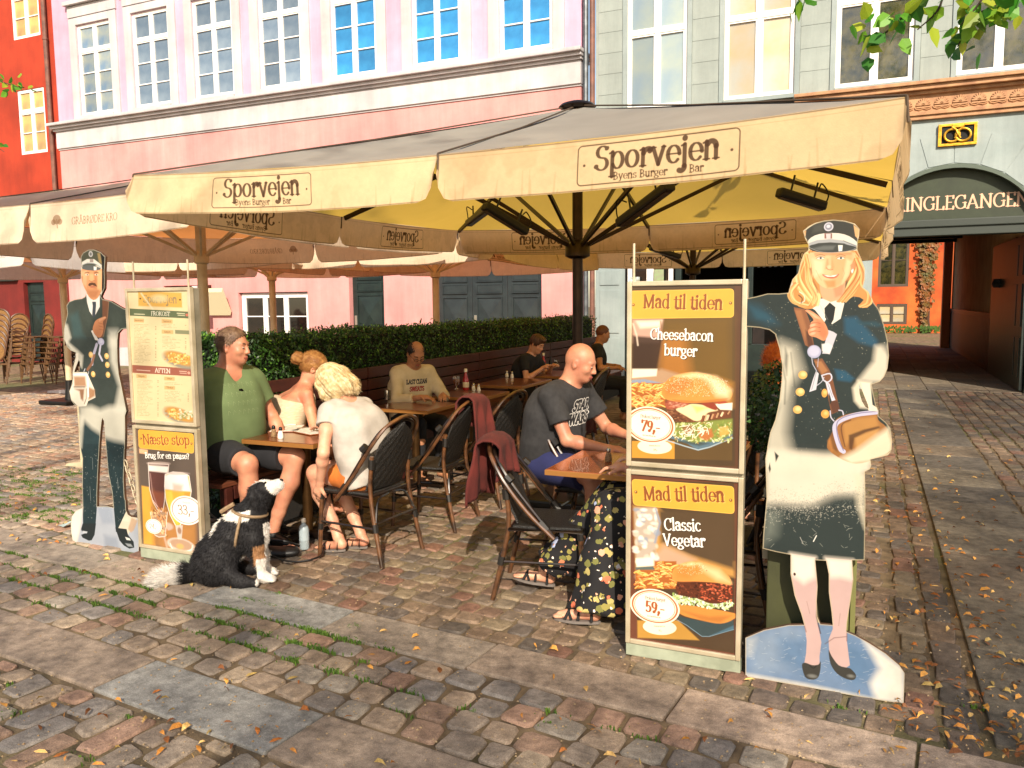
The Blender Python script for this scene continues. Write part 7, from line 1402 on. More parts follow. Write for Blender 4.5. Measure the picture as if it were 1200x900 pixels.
# chain between the painted man and the menu board
t = thing('chain', 'short hanging chain beside the menu board at the painted man\'s leg', 'chain', (-4.45, 3.8, .55)); P0 = np.array(on_y(148, 540, 3.79)); P1 = np.array(on_y(163, 590, 3.79)); t.location = (P0[0], 3.78, P0[1])
for k in range(7):
    c = (P1-P0)*(k+.5)/7; d = (P1-P0)/np.linalg.norm(P1-P0); tt = np.linspace(0, 2*PI, 13)[:-1]; u = np.array([d[0], 0, d[1]]); v = np.array([0, 1., 0]) if k % 2 else np.array([-d[1], 0, d[0]])
    MB().tube([np.array([c[0], 0, c[1]])+u*.030*math.cos(a)+v*.014*math.sin(a) for a in tt], .004, 6, closed=True).build('link', M_alu, t, True)
# green planter box behind the painted woman, dark red board, bush
M_gbox = mat("moss_green_board", srgb('#3e4020'), .6, srgb('#2a2c18'), 3, bump=.1, bscale=20)
t = thing('planter', 'dark moss green wooden planter box standing behind the painted woman', 'planter', (-.18, 3.95, 0)); b = MB(); b.box(-.2, .16, -.33, .3, .02, .95, .006); b.build('box', M_gbox, t); b = MB(); b.box(-.22, .18, -.35, .32, .95, .98, .008); b.build('rim', M_gbox, t)
for x in (.12, .145): b = MB(); b.box(x, x+.02, -.345, -.331, .02, .94); b.build('corner_trim', mat("olive_trim", srgb('#6a6a3a'), .6), t)
b = MB(); b.box(-.225, -.2, -.3, -.1, .5, .54); b.box(-.225, -.2, -.3, -.1, .78, .82); b.build('hinge', M_side, t)
t = thing('box_bush', 'small round box bush growing in the moss green planter', 'plant', (-.35, 4.0, .98)); 
def bush(t, c, R__, n, s0, s1, m, seed):
    rr = np.random.default_rng(seed); d = rr.normal(size=(n, 3)); d /= np.linalg.norm(d, axis=1)[:, None]; c3 = d*np.array(R__)*rr.uniform(.75, 1.06, (n, 1))+np.array(c); a = rr.normal(size=(n, 3)); a /= np.linalg.norm(a, axis=1)[:, None]; b_ = np.cross(a, d); b_ /= np.linalg.norm(b_, axis=1)[:, None]+1e-6; s = rr.uniform(s0, s1, (n, 1)); V = np.stack([c3-a*s, c3+b_*s*.45, c3+a*s, c3-b_*s*.45], 1).reshape(-1, 3)
    return put('foliage', mesh('foliage', V, np.arange(n*4).reshape(n, 4), m), t, kind='stuff')
bush(t, (0, 0, .14), (.2, .25, .24), 3800, .01, .02, M_box, 5); b = MB(); b.tube([(0, 0, -.05), (.01, 0, .1), (0, .02, .25)], .015, 6); b.build('stem', M_bams, t)
t = thing('windbreak_panel', 'dark red board panel between the burger posters and the painted woman', 'panel', (-.38, 4.4, 0)); b = MB(); b.box(-.03, .0, -.35, .3, .1, 1.0, .006); b.build('board', mat("oxblood_board", srgb('#5c1c14'), .4, srgb('#481410'), 4), t)
# ================================================================ PEOPLE
def U_(v): v = np.array(v, float); return v/(np.linalg.norm(v)+1e-9)
def ik(S_, T, l1, l2, hint):
    S_, T = np.array(S_, float), np.array(T, float); d = T-S_; L_ = np.linalg.norm(d)
    if L_ > (l1+l2)*.995: d = d/L_; T = S_+d*(l1+l2)*.995; L_ = (l1+l2)*.995
    d = (T-S_)/L_; a = (l1*l1-l2*l2+L_*L_)/(2*L_); h_ = math.sqrt(max(l1*l1-a*a, 0)); n = np.array(hint, float)-d*np.dot(hint, d); return S_+d*a+U_(n)*h_, T
def skin(name, c, c2): return mat(name, srgb(c), .5, srgb(c2), 11, sss=.15, bump=.08, bscale=150, spec=.4)
SK1 = skin("tanned_skin", '#c4896a', '#ac6c54'); SK2 = skin("fair_skin", '#cf9e80', '#bb7e64'); SK3 = skin("ruddy_skin", '#bf8669', '#a86c54'); SK4 = skin("warm_skin", '#b88260', '#9c6a4a')
M_eye = mat("eye_white", srgb('#9a8c84'), .25); M_iris = mat("eye_dark", srgb('#1c1410'), .2); M_lip = mat("lips", srgb('#9a5044'), .5)
def fabric(name, c, c2=None, sc=7, **kw): return mat(name, srgb(c), .9, srgb(c2 or c), sc, bump=.25, bscale=420, bdist=.003, **kw)
def hand(fl, Wr, d, pn, curl=.5, s=1.0, side=1, spread=.10):
    """palm, four unequal bent fingers and a thumb; d along the hand, pn out of the palm"""
    d = U_(d); pn = U_(np.array(pn)-d*np.dot(pn, d)); sd_ = np.cross(d, pn)*side
    pc = Wr+d*.045*s; fl.cap(Wr, pc+d*.02*s, .024*s, .028*s, .02)
    for k in (-1, 1): fl.cap(Wr+d*.02*s+sd_*k*.012*s, Wr+d*.085*s+sd_*k*.026*s, .014*s, .0125*s, .012)
    fl.cap(Wr+d*.03*s, Wr+d*.085*s, .017*s, .014*s, .012)
    for k, (o, l) in enumerate(((-.030, .062), (-.011, .076), (.010, .082), (.030, .074))):
        b = Wr+d*.088*s+sd_*o*s; dd = U_(d+sd_*o*spread*20+pn*curl*.5); m = b+dd*l*.52*s; d2 = U_(dd+pn*curl*1.3); e = m+d2*l*.5*s
        fl.cap(b, m, .0095*s, .0088*s, .004); fl.cap(m, e, .0088*s, .0075*s, .003)
    tb = Wr+d*.03*s+sd_*.026*s; t1 = tb+U_(d*.7+sd_*.8+pn*.3)*.038*s; t2 = t1+U_(d*.95+sd_*.25+pn*(.3+curl*.4))*.032*s; fl.cap(tb, t1, .0135*s, .011*s, .01); fl.cap(t1, t2, .0108*s, .009*s, .004)
def person(label, loc, rz, hz=.56, lean=8, twist=0, side=0, slump=0, sk=SK1, sc=1.0, build=1.0, head=(0, 10), hroll=0, hands=(((-.2, .3, .75), (0, 1, -.2), (0, 0, -1), .5), ((.2, .3, .75), (0, 1, -.2), (0, 0, -1), .5)), elb=((-.6, -.4, -.6), (.6, -.4, -.6)),
           knees=((-.12, .42, .52), (.12, .42, .52)), ankles=((-.12, .42, .09), (.12, .42, .09)), toes=((0, 1, 0), (0, 1, 0)), top=None, bottom=None, hair=None, shoes=None, bust=0, res=.008, belly=0, group=None, headless=False, legs=True, name='person'):
    t = thing(name, label, 'person', loc, D(rz), group); t.scale = (sc, sc, sc)
    Hh = np.array([0, 0, hz]); a = D(lean); sdv = D(side); U = U_((math.sin(sdv), math.sin(a), math.cos(a))); tw_ = D(twist); X = np.array([math.cos(tw_), math.sin(tw_), 0]); X = U_(X-U*np.dot(X, U)); Fw = np.cross(U, X)
    Ch = Hh+U*.30; Nk = Hh+U*.50+Fw*slump*.05+np.array([0, slump*.04, -slump*.02]); bw = build
    hy, hp = D(head[0]), D(head[1]); f = np.array([-math.sin(hy)*math.cos(hp), math.cos(hy)*math.cos(hp), -math.sin(hp)]); r_ = U_(np.cross(f, (0, 0, 1))); r_ = U_(r_*math.cos(D(hroll))+np.cross(r_, f)*math.sin(D(hroll))); u_ = np.cross(r_, f)
    nk2 = Nk+U_(U*.8+f*.35+np.array([0, 0, .3]))*.085; hc = nk2+u_*.075+f*.022
    def h_(rr, ff, uu): return hc+r_*rr+f*ff+u_*uu
    RM = np.array([r_, f, u_])
    b = Flesh()
    # head
    b.ell(h_(0, -.012, .022), (.074, .094, .098), .02, RM); b.ell(h_(0, .022, -.03), (.060, .070, .084), .03, RM); b.ell(h_(0, .056, -.083), (.033, .032, .026), .03, RM); b.ell(h_(0, .0, -.06), (.058, .06, .05), .03, RM)
    b.cap(h_(0, .092, .012), h_(0, .107, -.026), .0065, .0105, .008); b.cap(h_(-.012, .098, -.03), h_(.012, .098, -.03), .008, .008, .006)
    b.cap(h_(-.036, .074, .027), h_(.036, .074, .027), .012, .012, .014); b.ell(h_(-.042, .062, -.022), (.02, .018, .02), .02, RM); b.ell(h_(.042, .062, -.022), (.02, .018, .02), .02, RM)
    for s in (-1, 1): b.ell(h_(s*.030, .093, .006), (.016, .013, .011), .01, RM, '-')
    for s in (-1, 1): b.ell(h_(s*.030, .075, .004), (.014, .0135, .0115), .004, RM); b.ell(h_(s*.077, -.010, -.008), (.009, .019, .031), .006, RM); b.ell(h_(s*.084, -.006, -.004), (.006, .009, .016), .003, RM, '-')
    b.cap(h_(-.017, .086, -.058), h_(.017, .086, -.058), .0075, .0075, .006); b.cap(h_(-.014, .083, -.067), h_(.014, .083, -.067), .007, .007, .006); b.ell(h_(0, .1, -.0625), (.022, .012, .002), .002, RM, '-')
    b.chain([Nk-U*.03, nk2, h_(0, -.012, -.05)], [.062*bw, .052*(.6+.4*bw), .052*(.6+.4*bw)], .03)
    # trunk
    for s in (-1, 1):
        b.chain([Hh+X*s*.075-U*.02, Hh+U*.16+X*s*.055, Ch+X*s*.075, Nk-U*.07+X*s*.075], [.098*bw, .088*bw, .096*bw, .068*bw], .10)
        b.cap(Nk-U*.045+X*s*.05, Nk-U*.06+X*s*.165*(.5+.5*bw), .05, .052*bw, .04)
    if bust:
        for s in (-1, 1): b.ell(Ch+X*s*.07+Fw*.085-U*.0, (.055*bust, .05*bust, .055*bust), .04)
    if belly: b.ell(Hh+U*.15+Fw*.06, (.15*bw, .10*belly, .13), .05)
    Sh = [Nk-U*.06+X*s*.175*(.55+.45*bw) for s in (-1, 1)]; arms = []
    for i, s in enumerate((-1, 1)):
        T, hd, pn, cu = hands[i]; E, Wr = ik(Sh[i], T, .285, .255, elb[i]); arms.append((Sh[i], E, Wr)); ab = .6+.4*bw
        b.chain([Sh[i], Sh[i]*.55+E*.45, E, E*.72+Wr*.28, Wr], [.049*ab, .045*ab, .037*ab, .039*ab, .025*ab], .02); hand(b, Wr, hd, pn, cu, 1.0, -s)
    if legs:
        for i, s in enumerate((-1, 1)):
            Hj = Hh+X*s*.09+Fw*.02-U*.02; K = Hj+U_(np.array(knees[i])-Hj)*min(.44, np.linalg.norm(np.array(knees[i])-Hj)); A = np.array(ankles[i], float); tb = .6+.4*bw
            cm_ = K*.68+A*.32; back = np.cross(U_(A-K), X)*.018
            b.chain([Hj, Hj*.5+K*.5, K], [.092*tb, .078*tb, .057*tb], .03); b.chain([K, cm_-back*1.0, A*.75+K*.25, A], [.055*tb, .056*tb, .038*tb, .034*tb], .025)
            td = U_(toes[i]); hl = A+np.array([0, 0, -.05])-td*.03; dn = np.array([0, 0, -1.]); b.cap(A, hl, .033, .030, .02); b.cap(hl, A+td*.105+np.array([0, 0, -.062+min(0, td[2]*.03)]), .03, .025, .02); b.cap(A+td*.10+dn*.064, A+td*.155+dn*.068, .026, .018, .02)
            sdir = U_(np.cross(td, (0, 0, 1)))
            for k in range(5): o = (k-2)*.0145; b.cap(A+td*.14+dn*.07+sdir*o, A+td*(.185-abs(k-1.3)*.007)+dn*.073+sdir*o, .0095, .008, .003)
    body = b.build('body', sk, t, res)
    info = dict(t=t, h=h_, hc=hc, f=f, r=r_, u=u_, RM=RM, Nk=Nk, Ch=Ch, Hh=Hh, U=U, X=X, Fw=Fw, arms=arms, Sh=Sh, bw=bw, res=res, K=[np.array(k, float) for k in knees], A=[np.array(k, float) for k in ankles], head=body)
    # eyes, brows, lips as children of the body
    for s in (-1, 1):
        e = MB(); c = h_(s*.030, .0775, .003); V0 = MB().lathe([(.0001, -.0075), (.006, -.006), (.0098, 0), (.006, .006), (.0001, .0075)], (0, 0, 0), 10); e.add(np.array(V0.V)*1.0+c+f*.004, V0.F); ey = e.build('eye', M_eye, body, True)
        i_ = MB(); V1 = MB().lathe([(.0001, -.005), (.005, 0), (.0001, .005)], (0, 0, 0), 8); i_.add(np.array(V1.V)+c+f*.0105-u_*.001, V1.F); i_.build('iris', M_iris, ey, True)
    hm = hair[1] if hair else sk
    if hair and hair[0] != 'none':
        for s in (-1, 1): MB().tube([h_(s*.014, .089, .026), h_(s*.032, .087, .033), h_(s*.048, .074, .028)], [.0035, .004, .002], 6).build('eyebrow', hm, body, True)
    e = MB(); e.tube([h_(-.021, .088, -.061), h_(0, .0975, -.058), h_(.021, .088, -.061)], [.003, .006, .003], 6); e.tube([h_(-.018, .087, -.066), h_(0, .095, -.068), h_(.018, .087, -.066)], [.003, .006, .003], 6); e.build('lips', M_lip, body, True)
    if hair: make_hair(info, *hair)
    if top: make_top(info, **top)
    if bottom: make_bottom(info, **bottom)
    if shoes: make_shoes(info, toes, **shoes)
    return info
def hdisp(I, fr, am):
    hc, r_, f, u_ = I['hc'], I['r'], I['f'], I['u']
    def d(x, y, z):
        a = (x-hc[0])*r_[0]+(y-hc[1])*r_[1]+(z-hc[2])*r_[2]; b = (x-hc[0])*f[0]+(y-hc[1])*f[1]+(z-hc[2])*f[2]; c = (x-hc[0])*u_[0]+(y-hc[1])*u_[1]+(z-hc[2])*u_[2]; th_ = np.arctan2(b+.02, a)
        return am*(np.sin(th_*fr+c*9+2*np.sin(c*14))+.6*np.sin(th_*fr*1.9-c*14+1)+.4*np.sin(th_*fr*3.1+c*22))
    return d
def fluff(o, par, m, n, l0, l1, flow, wd=.0011, seed=1, jit=.3, name='hair_strands'):
    me = o.data; k = len(me.vertices); co = np.zeros(k*3, np.float32); me.vertices.foreach_get('co', co); co = co.reshape(-1, 3); no = np.zeros(k*3, np.float32); me.vertex_normals.foreach_get('vector', no); no = no.reshape(-1, 3)
    r = np.random.default_rng(seed); s = r.integers(0, k, n); P = co[s]+r.normal(0, .0015, (n, 3)); d = no[s]*.28+np.array(flow)+r.normal(0, jit, (n, 3)); d -= no[s]*np.minimum(0, (d*no[s]).sum(1))[:, None]*.9; d /= np.linalg.norm(d, axis=1)[:, None]; w_ = np.cross(d, no[s]); w_ /= np.linalg.norm(w_, axis=1)[:, None]+1e-6; l = r.uniform(l0, l1, (n, 1)); mid = P+d*l*.5+no[s]*l*.06; V = np.stack([P-w_*wd, P+w_*wd, mid+w_*wd*.8, mid-w_*wd*.8, P+d*l], 1).reshape(-1, 3); b0 = np.arange(n)[:, None]*5
    F = [(a, a+1, a+2, a+3) for a in b0[:, 0]]+[(a+3, a+2, a+4) for a in b0[:, 0]]; return put(name, mesh(name, V, F, m), par, kind='stuff')
def make_hair(I, style, m, *ex):
    make_hair0(I, style, m)
    if style == 'none': return
    hs_ = [c for c in I['head'].children if c.name.startswith('hair')]
    fl_ = {'short': -I['f']*.5-I['u']*.5, 'thin': -I['f']*.3-I['u']*.7, 'quiff': I['f']*.6+I['u']*.1, 'bun': -I['f']*.9+I['u']*.1, 'bob': -I['u']*1.0, 'long': -I['u'], 'curly': -I['u']*.3}[style]; L_ = {'short': (.010, .022), 'thin': (.006, .014), 'quiff': (.015, .035), 'bun': (.015, .03), 'bob': (.012, .03), 'long': (.03, .07), 'curly': (.02, .05)}[style]
    if I['res'] < .0095 or style == 'curly':
        for o in hs_: fluff(o, o, m, 6500 if style != 'bob' else 6000, *L_, fl_, wd=.0008, jit=(.8 if style == 'curly' else .09 if style in ('bob', 'bun') else .35))
def make_hair0(I, style, m, *ex):
    h, RM = I['h'], I['RM']; b = Flesh()
    if style == 'none': return
    if style == 'short':
        b.ell(h(0, -.014, .03), (.0785, .098, .098), .01, RM); n = I['f']*.78-I['u']*.63; b.half(h(0, .074, .086), n); b.half(h(0, 0, -.085), -I['u']); q = b.build('hair', m, I['head'], .006, hdisp(I, 34, .0012)); 
    elif style == 'thin':
        b.ell(h(0, -.016, .02), (.0795, .099, .094), .01, RM); b.half(h(0, .045, .05), I['f']*.8-I['u']*.5); b.half(h(0, 0, -.08), -I['u']); b.build('hair', m, I['head'], .006, hdisp(I, 22, .0016))
    elif style == 'quiff':
        b.ell(h(0, -.010, .034), (.082, .103, .105), .02, RM); b.ell(h(0, .06, .095), (.055, .045, .03), .03, RM); n = I['f']*.80-I['u']*.60; b.half(h(0, .098, .075), n); b.half(h(0, 0, -.06), -I['u']); b.build('hair', m, I['head'], .006, hdisp(I, 16, .003))
    elif style == 'bun':
        b.ell(h(0, -.016, .028), (.081, .101, .103), .02, RM); n = I['f']*.76-I['u']*.65; b.half(h(0, .092, .066), n); b.half(h(0, 0, -.075), -I['u']); b.build('hair', m, I['head'], .006, hdisp(I, 26, .0016))
        k = Flesh(); k.ell(h(0, -.135, .03), (.04, .038, .042), .02, RM); k.ell(h(.01, -.15, .01), (.025, .025, .03), .02, RM); k.ell(h(0, -.105, .03), (.03, .03, .03), .02, RM); k.build('hair_bun', m, I['head'], .006, lambda x, y, z: .003*np.sin(x*160+z*120)+.002*np.sin(y*190-z*90))
    elif style == 'bob':
        b.ell(h(0, -.014, .026), (.090, .108, .108), .03, RM)
        for s in (-1, 1): b.chain([h(s*.07, -.02, .03), h(s*.085, -.02, -.06), h(s*.078, -.01, -.118)], [.04, .036, .026], .04); b.chain([h(s*.085, .045, .03), h(s*.082, .055, -.05), h(s*.07, .05, -.10)], [.022, .024, .018], .03)
        b.chain([h(-.04, -.085, 0), h(-.045, -.09, -.09), h(-.04, -.085, -.125)], [.045, .04, .03], .04); b.chain([h(.04, -.085, 0), h(.045, -.09, -.09), h(.04, -.085, -.125)], [.045, .04, .03], .04)
        b.ell(h(0, .11, -.03), (.06, .06, .10), .02, RM, '-'); b.build('hair', m, I['head'], .006, hdisp(I, 24, .0026))
    elif style == 'long':
        b.ell(h(0, -.016, .028), (.086, .104, .105), .03, RM); b.chain([h(0, -.08, .02), h(0, -.11, -.08), h(.0, -.12, -.2), h(.0, -.11, -.3)], [.07, .07, .055, .03], .04); b.ell(h(0, .10, -.03), (.066, .07, .10), .02, RM, '-'); b.build('hair', m, I['head'], .008, hdisp(I, 24, .003))
    elif style == 'curly':
        b.ell(h(0, -.02, .03), (.092, .108, .108), .03, RM); b.chain([h(0, -.10, .05), h(0, -.15, -.02), h(0, -.14, -.12), h(0.01, -.12, -.2)], [.05, .062, .055, .025], .03); b.ell(h(0, .10, -.03), (.066, .07, .10), .02, RM, '-'); b.build('hair', m, I['head'], .008, lambda x, y, z: .008*np.sin(x*90+z*60)*np.sin(y*80-z*70)+.004*np.sin(x*170+y*140))
def folds(seed, am=.006):
    r = random.Random(seed); A = [(r.uniform(-1, 1), r.uniform(-1, 1), r.uniform(-1, 1), r.uniform(12, 34), r.uniform(0, 6)) for _ in range(6)]
    def d(x, y, z):
        o = 0
        for a, b, c, f, p in A: o = o+np.sin((a*x+b*y+c*z)*f+p+1.5*np.sin(z*9+a*4))
        return am*.4*o
    return d
def make_top(I, m, sleeve=.5, thick=.012, hem=-.02, neck=.065, vneck=0, loose=1.0, name='shirt', seed=1, straps=False, am=.006, belly=0, bust=0):
    b = Flesh(); U, X, Fw, Nk, Ch, Hh, bw = I['U'], I['X'], I['Fw'], I['Nk'], I['Ch'], I['Hh'], I['bw']; t_ = thick
    for s in (-1, 1):
        b.chain([Hh+X*s*.08+U*hem, Hh+U*.16+X*s*.062, Ch+X*s*.078, Nk-U*.07+X*s*.078], [(.104*bw+t_)*loose, (.096*bw+t_)*loose, .098*bw+t_, .068*bw+t_], .11)
        if not straps: b.cap(Nk-U*.045+X*s*.05, Nk-U*.06+X*s*.165*(.5+.5*bw), .05+t_, .052*bw+t_, .04)
    if belly: b.ell(Hh+U*.15+Fw*.06, (.15*bw+t_, .10*belly+t_, .14), .05)
    if bust:
        for s in (-1, 1): b.ell(Ch+X*s*.07+Fw*.085, (.055*bust+t_,)*3, .04)
    if sleeve:
        for i, s in enumerate((-1, 1)):
            S_, E, Wr = I['arms'][i]; ab = .6+.4*bw
            if sleeve <= 1: b.cap(S_, S_+(E-S_)*sleeve, .052*ab+t_, (.052 if sleeve < .8 else .042)*ab+t_*1.3, .03, 'b')
            else: b.cap(S_, E, .052*ab+t_, .042*ab+t_, .03); b.cap(E, E+(Wr-E)*(sleeve-1), .043*ab+t_, .036*ab+t_, .02, 'b')
    b.ell(Nk+U*.03+Fw*.015, (neck, neck, .05+vneck), .01, np.array([X, Fw, U]), '-')
    if vneck: b.cap(Nk+Fw*.09, Nk-U*vneck*1.1+Fw*.12, .04, .012, .005, None, '-')
    if straps: b.half(Nk-U*.115, U)
    b.half(Hh+U*(hem-.06), -U)
    o = b.build(name, m, I['t'], I['res'], folds(seed, am))
    if straps:
        for s in (-1, 1): e = MB(); e.tube(catmull([Nk-U*.13-Fw*.095+X*s*.075, Nk-U*.05-Fw*.062+X*s*.088, Nk+U*.002+X*s*.095, Nk-U*.05+Fw*.07+X*s*.09, Nk-U*.13+Fw*.1+X*s*.08], 4), .006, 6); e.build('strap', m, o, True)
    return o
def make_bottom(I, m, length=.6, thick=.02, flare=0, name='shorts', seed=5, hemr=None):
    b = Flesh(); U, X, Fw, Hh, bw = I['U'], I['X'], I['Fw'], I['Hh'], I['bw']; tb = .6+.4*bw
    for i, s in enumerate((-1, 1)):
        Hj = Hh+X*s*.09+Fw*.02-U*.02; K = Hj+U_(I['K'][i]-Hj)*min(.44, np.linalg.norm(I['K'][i]-Hj)); A = I['A'][i]
        b.cap(Hh+X*s*.06+U*.04, Hj, .10*bw+thick*.6, .095*tb+thick*.6, .05)
        if length <= 1: b.cap(Hj, Hj+(K-Hj)*length, .094*tb+thick, (.07*tb+thick)*(1+flare), .03, 'b')
        else: b.cap(Hj, K, .094*tb+thick, .06*tb+thick, .03); e = K+(A-K)*(length-1); b.cap(K, e, .06*tb+thick, hemr or (.045+thick)*(1+flare), .03, 'b')
    b.half(Hh+U*.13, U); return b.build(name, m, I['t'], I['res'], folds(seed, .006))
def make_shoes(I, toes, m, kind='sandal'):
    if kind == 'closed':
        for i in range(2): A = I['A'][i]; td = U_(toes[i]); q = Flesh(); q.cap(A+(0, 0, -.03), A+(0, 0, -.055)-td*.02, .045, .045, .02); q.cap(A+(0, 0, -.055), A+td*.13+(0, 0, -.062), .045, .036, .02); q.half(A+(0, 0, -.094), (0, 0, -1)); q.build('shoe', m, I['t'], .008)
        return
    for i in range(2):
        A = I['A'][i]; td = U_(toes[i]); dn = np.array([0, 0, -1.]); sd_ = U_(np.cross(td, (0, 0, 1))); q = MB(); P = []
        for k in range(16):
            a = 2*PI*k/16; l = .125*math.cos(a); w_ = .042*math.sin(a)*(1.0 if math.cos(a) > -.2 else .8); P.append(A+td*(.065+l)+sd_*w_+dn*.083)
        n = len(P); q.add([p for p in P]+[p+dn*.014 for p in P], [tuple(range(n)), tuple(range(2*n-1, n-1, -1))]+[(k, k+n, (k+1) % n+n, (k+1) % n) for k in range(n)]); sh = q.build('sandal', mat("sandal_sole", srgb('#6a625c'), .7), I['t'])
        e = MB(); 
        for (y0, y1, z0) in ((.085, .12, .04), (.12, .085, .042), (.05, .05, .045), (-.02, -.02, .0)):
            e.tube(catmull([A+td*y0+sd_*.04+dn*.078, A+td*(y0+y1)/2+sd_*.02+dn*z0, A+td*(y0+y1)/2-sd_*.02+dn*z0, A+td*y1-sd_*.04+dn*.078], 4), .008 if kind == 'wide' else .004, 6)
        e.build('sandal_strap', m, sh, True)
def chest_print(m, img_cv, name, cx, cz, w_, h_, ymin):
    """flat print across the chest of a shirt"""
    img = img_cv.image(name); nt = m.node_tree; N = nt.nodes; L = nt.links; tc = N.new("ShaderNodeTexCoord"); mp = N.new("ShaderNodeSeparateXYZ"); L.new(tc.outputs["Object"], mp.inputs[0])
    def mth(op, a, b): q = N.new("ShaderNodeMath"); q.operation = op; L.new(a, q.inputs[0]) if not isinstance(a, float) else None; q.inputs[1].default_value = b; return q.outputs[0]
    ux = mth('MULTIPLY', mth('SUBTRACT', mp.outputs[0], cx-w_/2), 1/w_); uz = mth('MULTIPLY', mth('SUBTRACT', mp.outputs[2], cz-h_/2), 1/h_); cb = N.new("ShaderNodeCombineXYZ")
    fl = N.new("ShaderNodeMath"); fl.operation = 'SUBTRACT'; fl.inputs[0].default_value = 1; L.new(ux, fl.inputs[1]); L.new(fl.outputs[0], cb.inputs[0]); L.new(uz, cb.inputs[1])
    t = N.new("ShaderNodeTexImage"); t.image = img; t.extension = 'EXTEND'; L.new(cb.outputs[0], t.inputs[0]); g = mth('GREATER_THAN', mp.outputs[1], ymin)
    bw_ = N.new("ShaderNodeSeparateColor"); L.new(t.outputs[0], bw_.inputs[0])   # black paper = no print: mask from the strongest channel
    mxx = N.new("ShaderNodeMath"); mxx.operation = 'MAXIMUM'; L.new(bw_.outputs[0], mxx.inputs[0]); L.new(bw_.outputs[2], mxx.inputs[1]); mk = mth('GREATER_THAN', mxx.outputs[0], .03)
    mul = N.new("ShaderNodeMath"); mul.operation = 'MULTIPLY'; L.new(mk, mul.inputs[0]); L.new(g, mul.inputs[1]); b = N["Principled BSDF"]; src = b.inputs["Base Color"].links[0].from_socket
    mx = N.new("ShaderNodeMix"); mx.data_type = 'RGBA'; L.new(mul.outputs[0], mx.inputs[0]); L.new(src, mx.inputs[6]); L.new(t.outputs[0], mx.inputs[7]); L.new(mx.outputs[2], b.inputs["Base Color"])
# 1 man in the green T-shirt
M_green = fabric("olive_green_tshirt_cloth", '#5f7048', '#55653f'); M_bshort = fabric("black_shorts_cloth", '#16161a', '#1e1e22')
cv = Cv(-.16, .16, 0, .26, 700, (0, 0, 0)); lc = srgb('#77885c')
for k, (s_, sz) in enumerate((('AUTHENTIC', .052), ('CALIFORNIA', .05), ('SURF', .07), ('WAVES', .06))[:0]): pass
r = random.Random(4)
for row in range(4):
    for k in range(7): cv.line([(-.12+k*.036+r.uniform(0, .006), .03+row*.058), (-.115+k*.036, .06+row*.058), (-.1+k*.036, .045+row*.058)], .005, lc, .9)
chest_print(M_green, cv, 'tone_print', 0, .93, .30, .25, .05)
G1 = person('man in olive green T-shirt with sunglasses at the neck, sitting on the bench', (-4.10, 4.30, 0), -103, hz=.60, lean=0, sk=SK3, build=1.13, belly=1.0, sc=1.09, head=(26, 6), hroll=0,
    hands=(((.36, -.16, .60), (.1, .3, -1), (0, -1, 0), .4), ((-.30, .22, .62), (.4, .6, -.7), (0, 0, -1), .5))[::-1] if 0 else (((-.26, .24, .60), (.2, .7, -.6), (0, 0, -1), .5), ((.33, -.02, .53), (.2, .5, -.6), (0, 0, -1), .35)),
    knees=((-.16, .46, .56), (.15, .40, .56)), ankles=((-.06, .34, .09), (.10, .30, .09)), top=dict(m=M_green, sleeve=.62, thick=.014, vneck=.05, loose=1.07, belly=1.0, hem=-.05), bottom=dict(m=M_bshort, length=.82), shoes=dict(m=M_blackm, kind='closed'), hair=('short', mat("ash_brown_hair", srgb('#5a4030'), .6, srgb('#7a6048'), 30)), res=.0075)
e = MB(); h = G1['Nk']-G1['U']*.13+G1['Fw']*.148
for k in (-1, 1): e.lathe([(.001, -.004), (.021, -.003), (.023, 0), (.021, .003), (.001, .004)], (0, 0, 0), 14)
e = MB(); 
for k in (0, 1): V0 = MB().lathe([(.001, -.004), (.020, -.003), (.022, 0), (.020, .003), (.001, .004)], (0, 0, 0), 14); P = np.array(V0.V); e.add(np.stack([P[:, 0]*.9, P[:, 2], P[:, 1]], 1)+h-np.array([0, 0, .05*k]), V0.F)
e.tube([h+(.012, .0, .02), h+(.014, -.03, -.02), h+(.014, -.03, -.08)], .0025); o = e.build('sunglasses', mat("black_gloss", srgb('#0a0a0a'), .1), None, True, label='black folded sunglasses hanging from the green T-shirt neck', category='sunglasses'); o.location = G1['t'].location; o.rotation_euler = G1['t'].rotation_euler; o.scale = G1['t'].scale
# 2 woman with bun
M_cream = fabric("cream_ribbed_knit", '#c9b79a', '#b8a384', 30, stretch=(1, 1, 6))
person('woman with reddish blond bun in cream strap top, back half turned', (-4.14, 4.88, 0), -38, lean=14, slump=.8, sk=SK1, build=.84, head=(-16, 24), hands=(((-.12, .42, .80), (.2, 1, 0), (0, 0, -1), .5), ((.16, .36, .78), (-.3, 1, 0), (0, 0, -1), .5)), elb=((-.7, -.2, -.7), (.7, -.2, -.7)),
    top=dict(m=M_cream, sleeve=0, straps=True, thick=.012, loose=1.12, am=.008), bottom=dict(m=M_bshort, length=.6), hair=('bun', mat("red_blond_hair", srgb('#8a5a30'), .5, srgb('#b08048'), 30)), res=.0075)
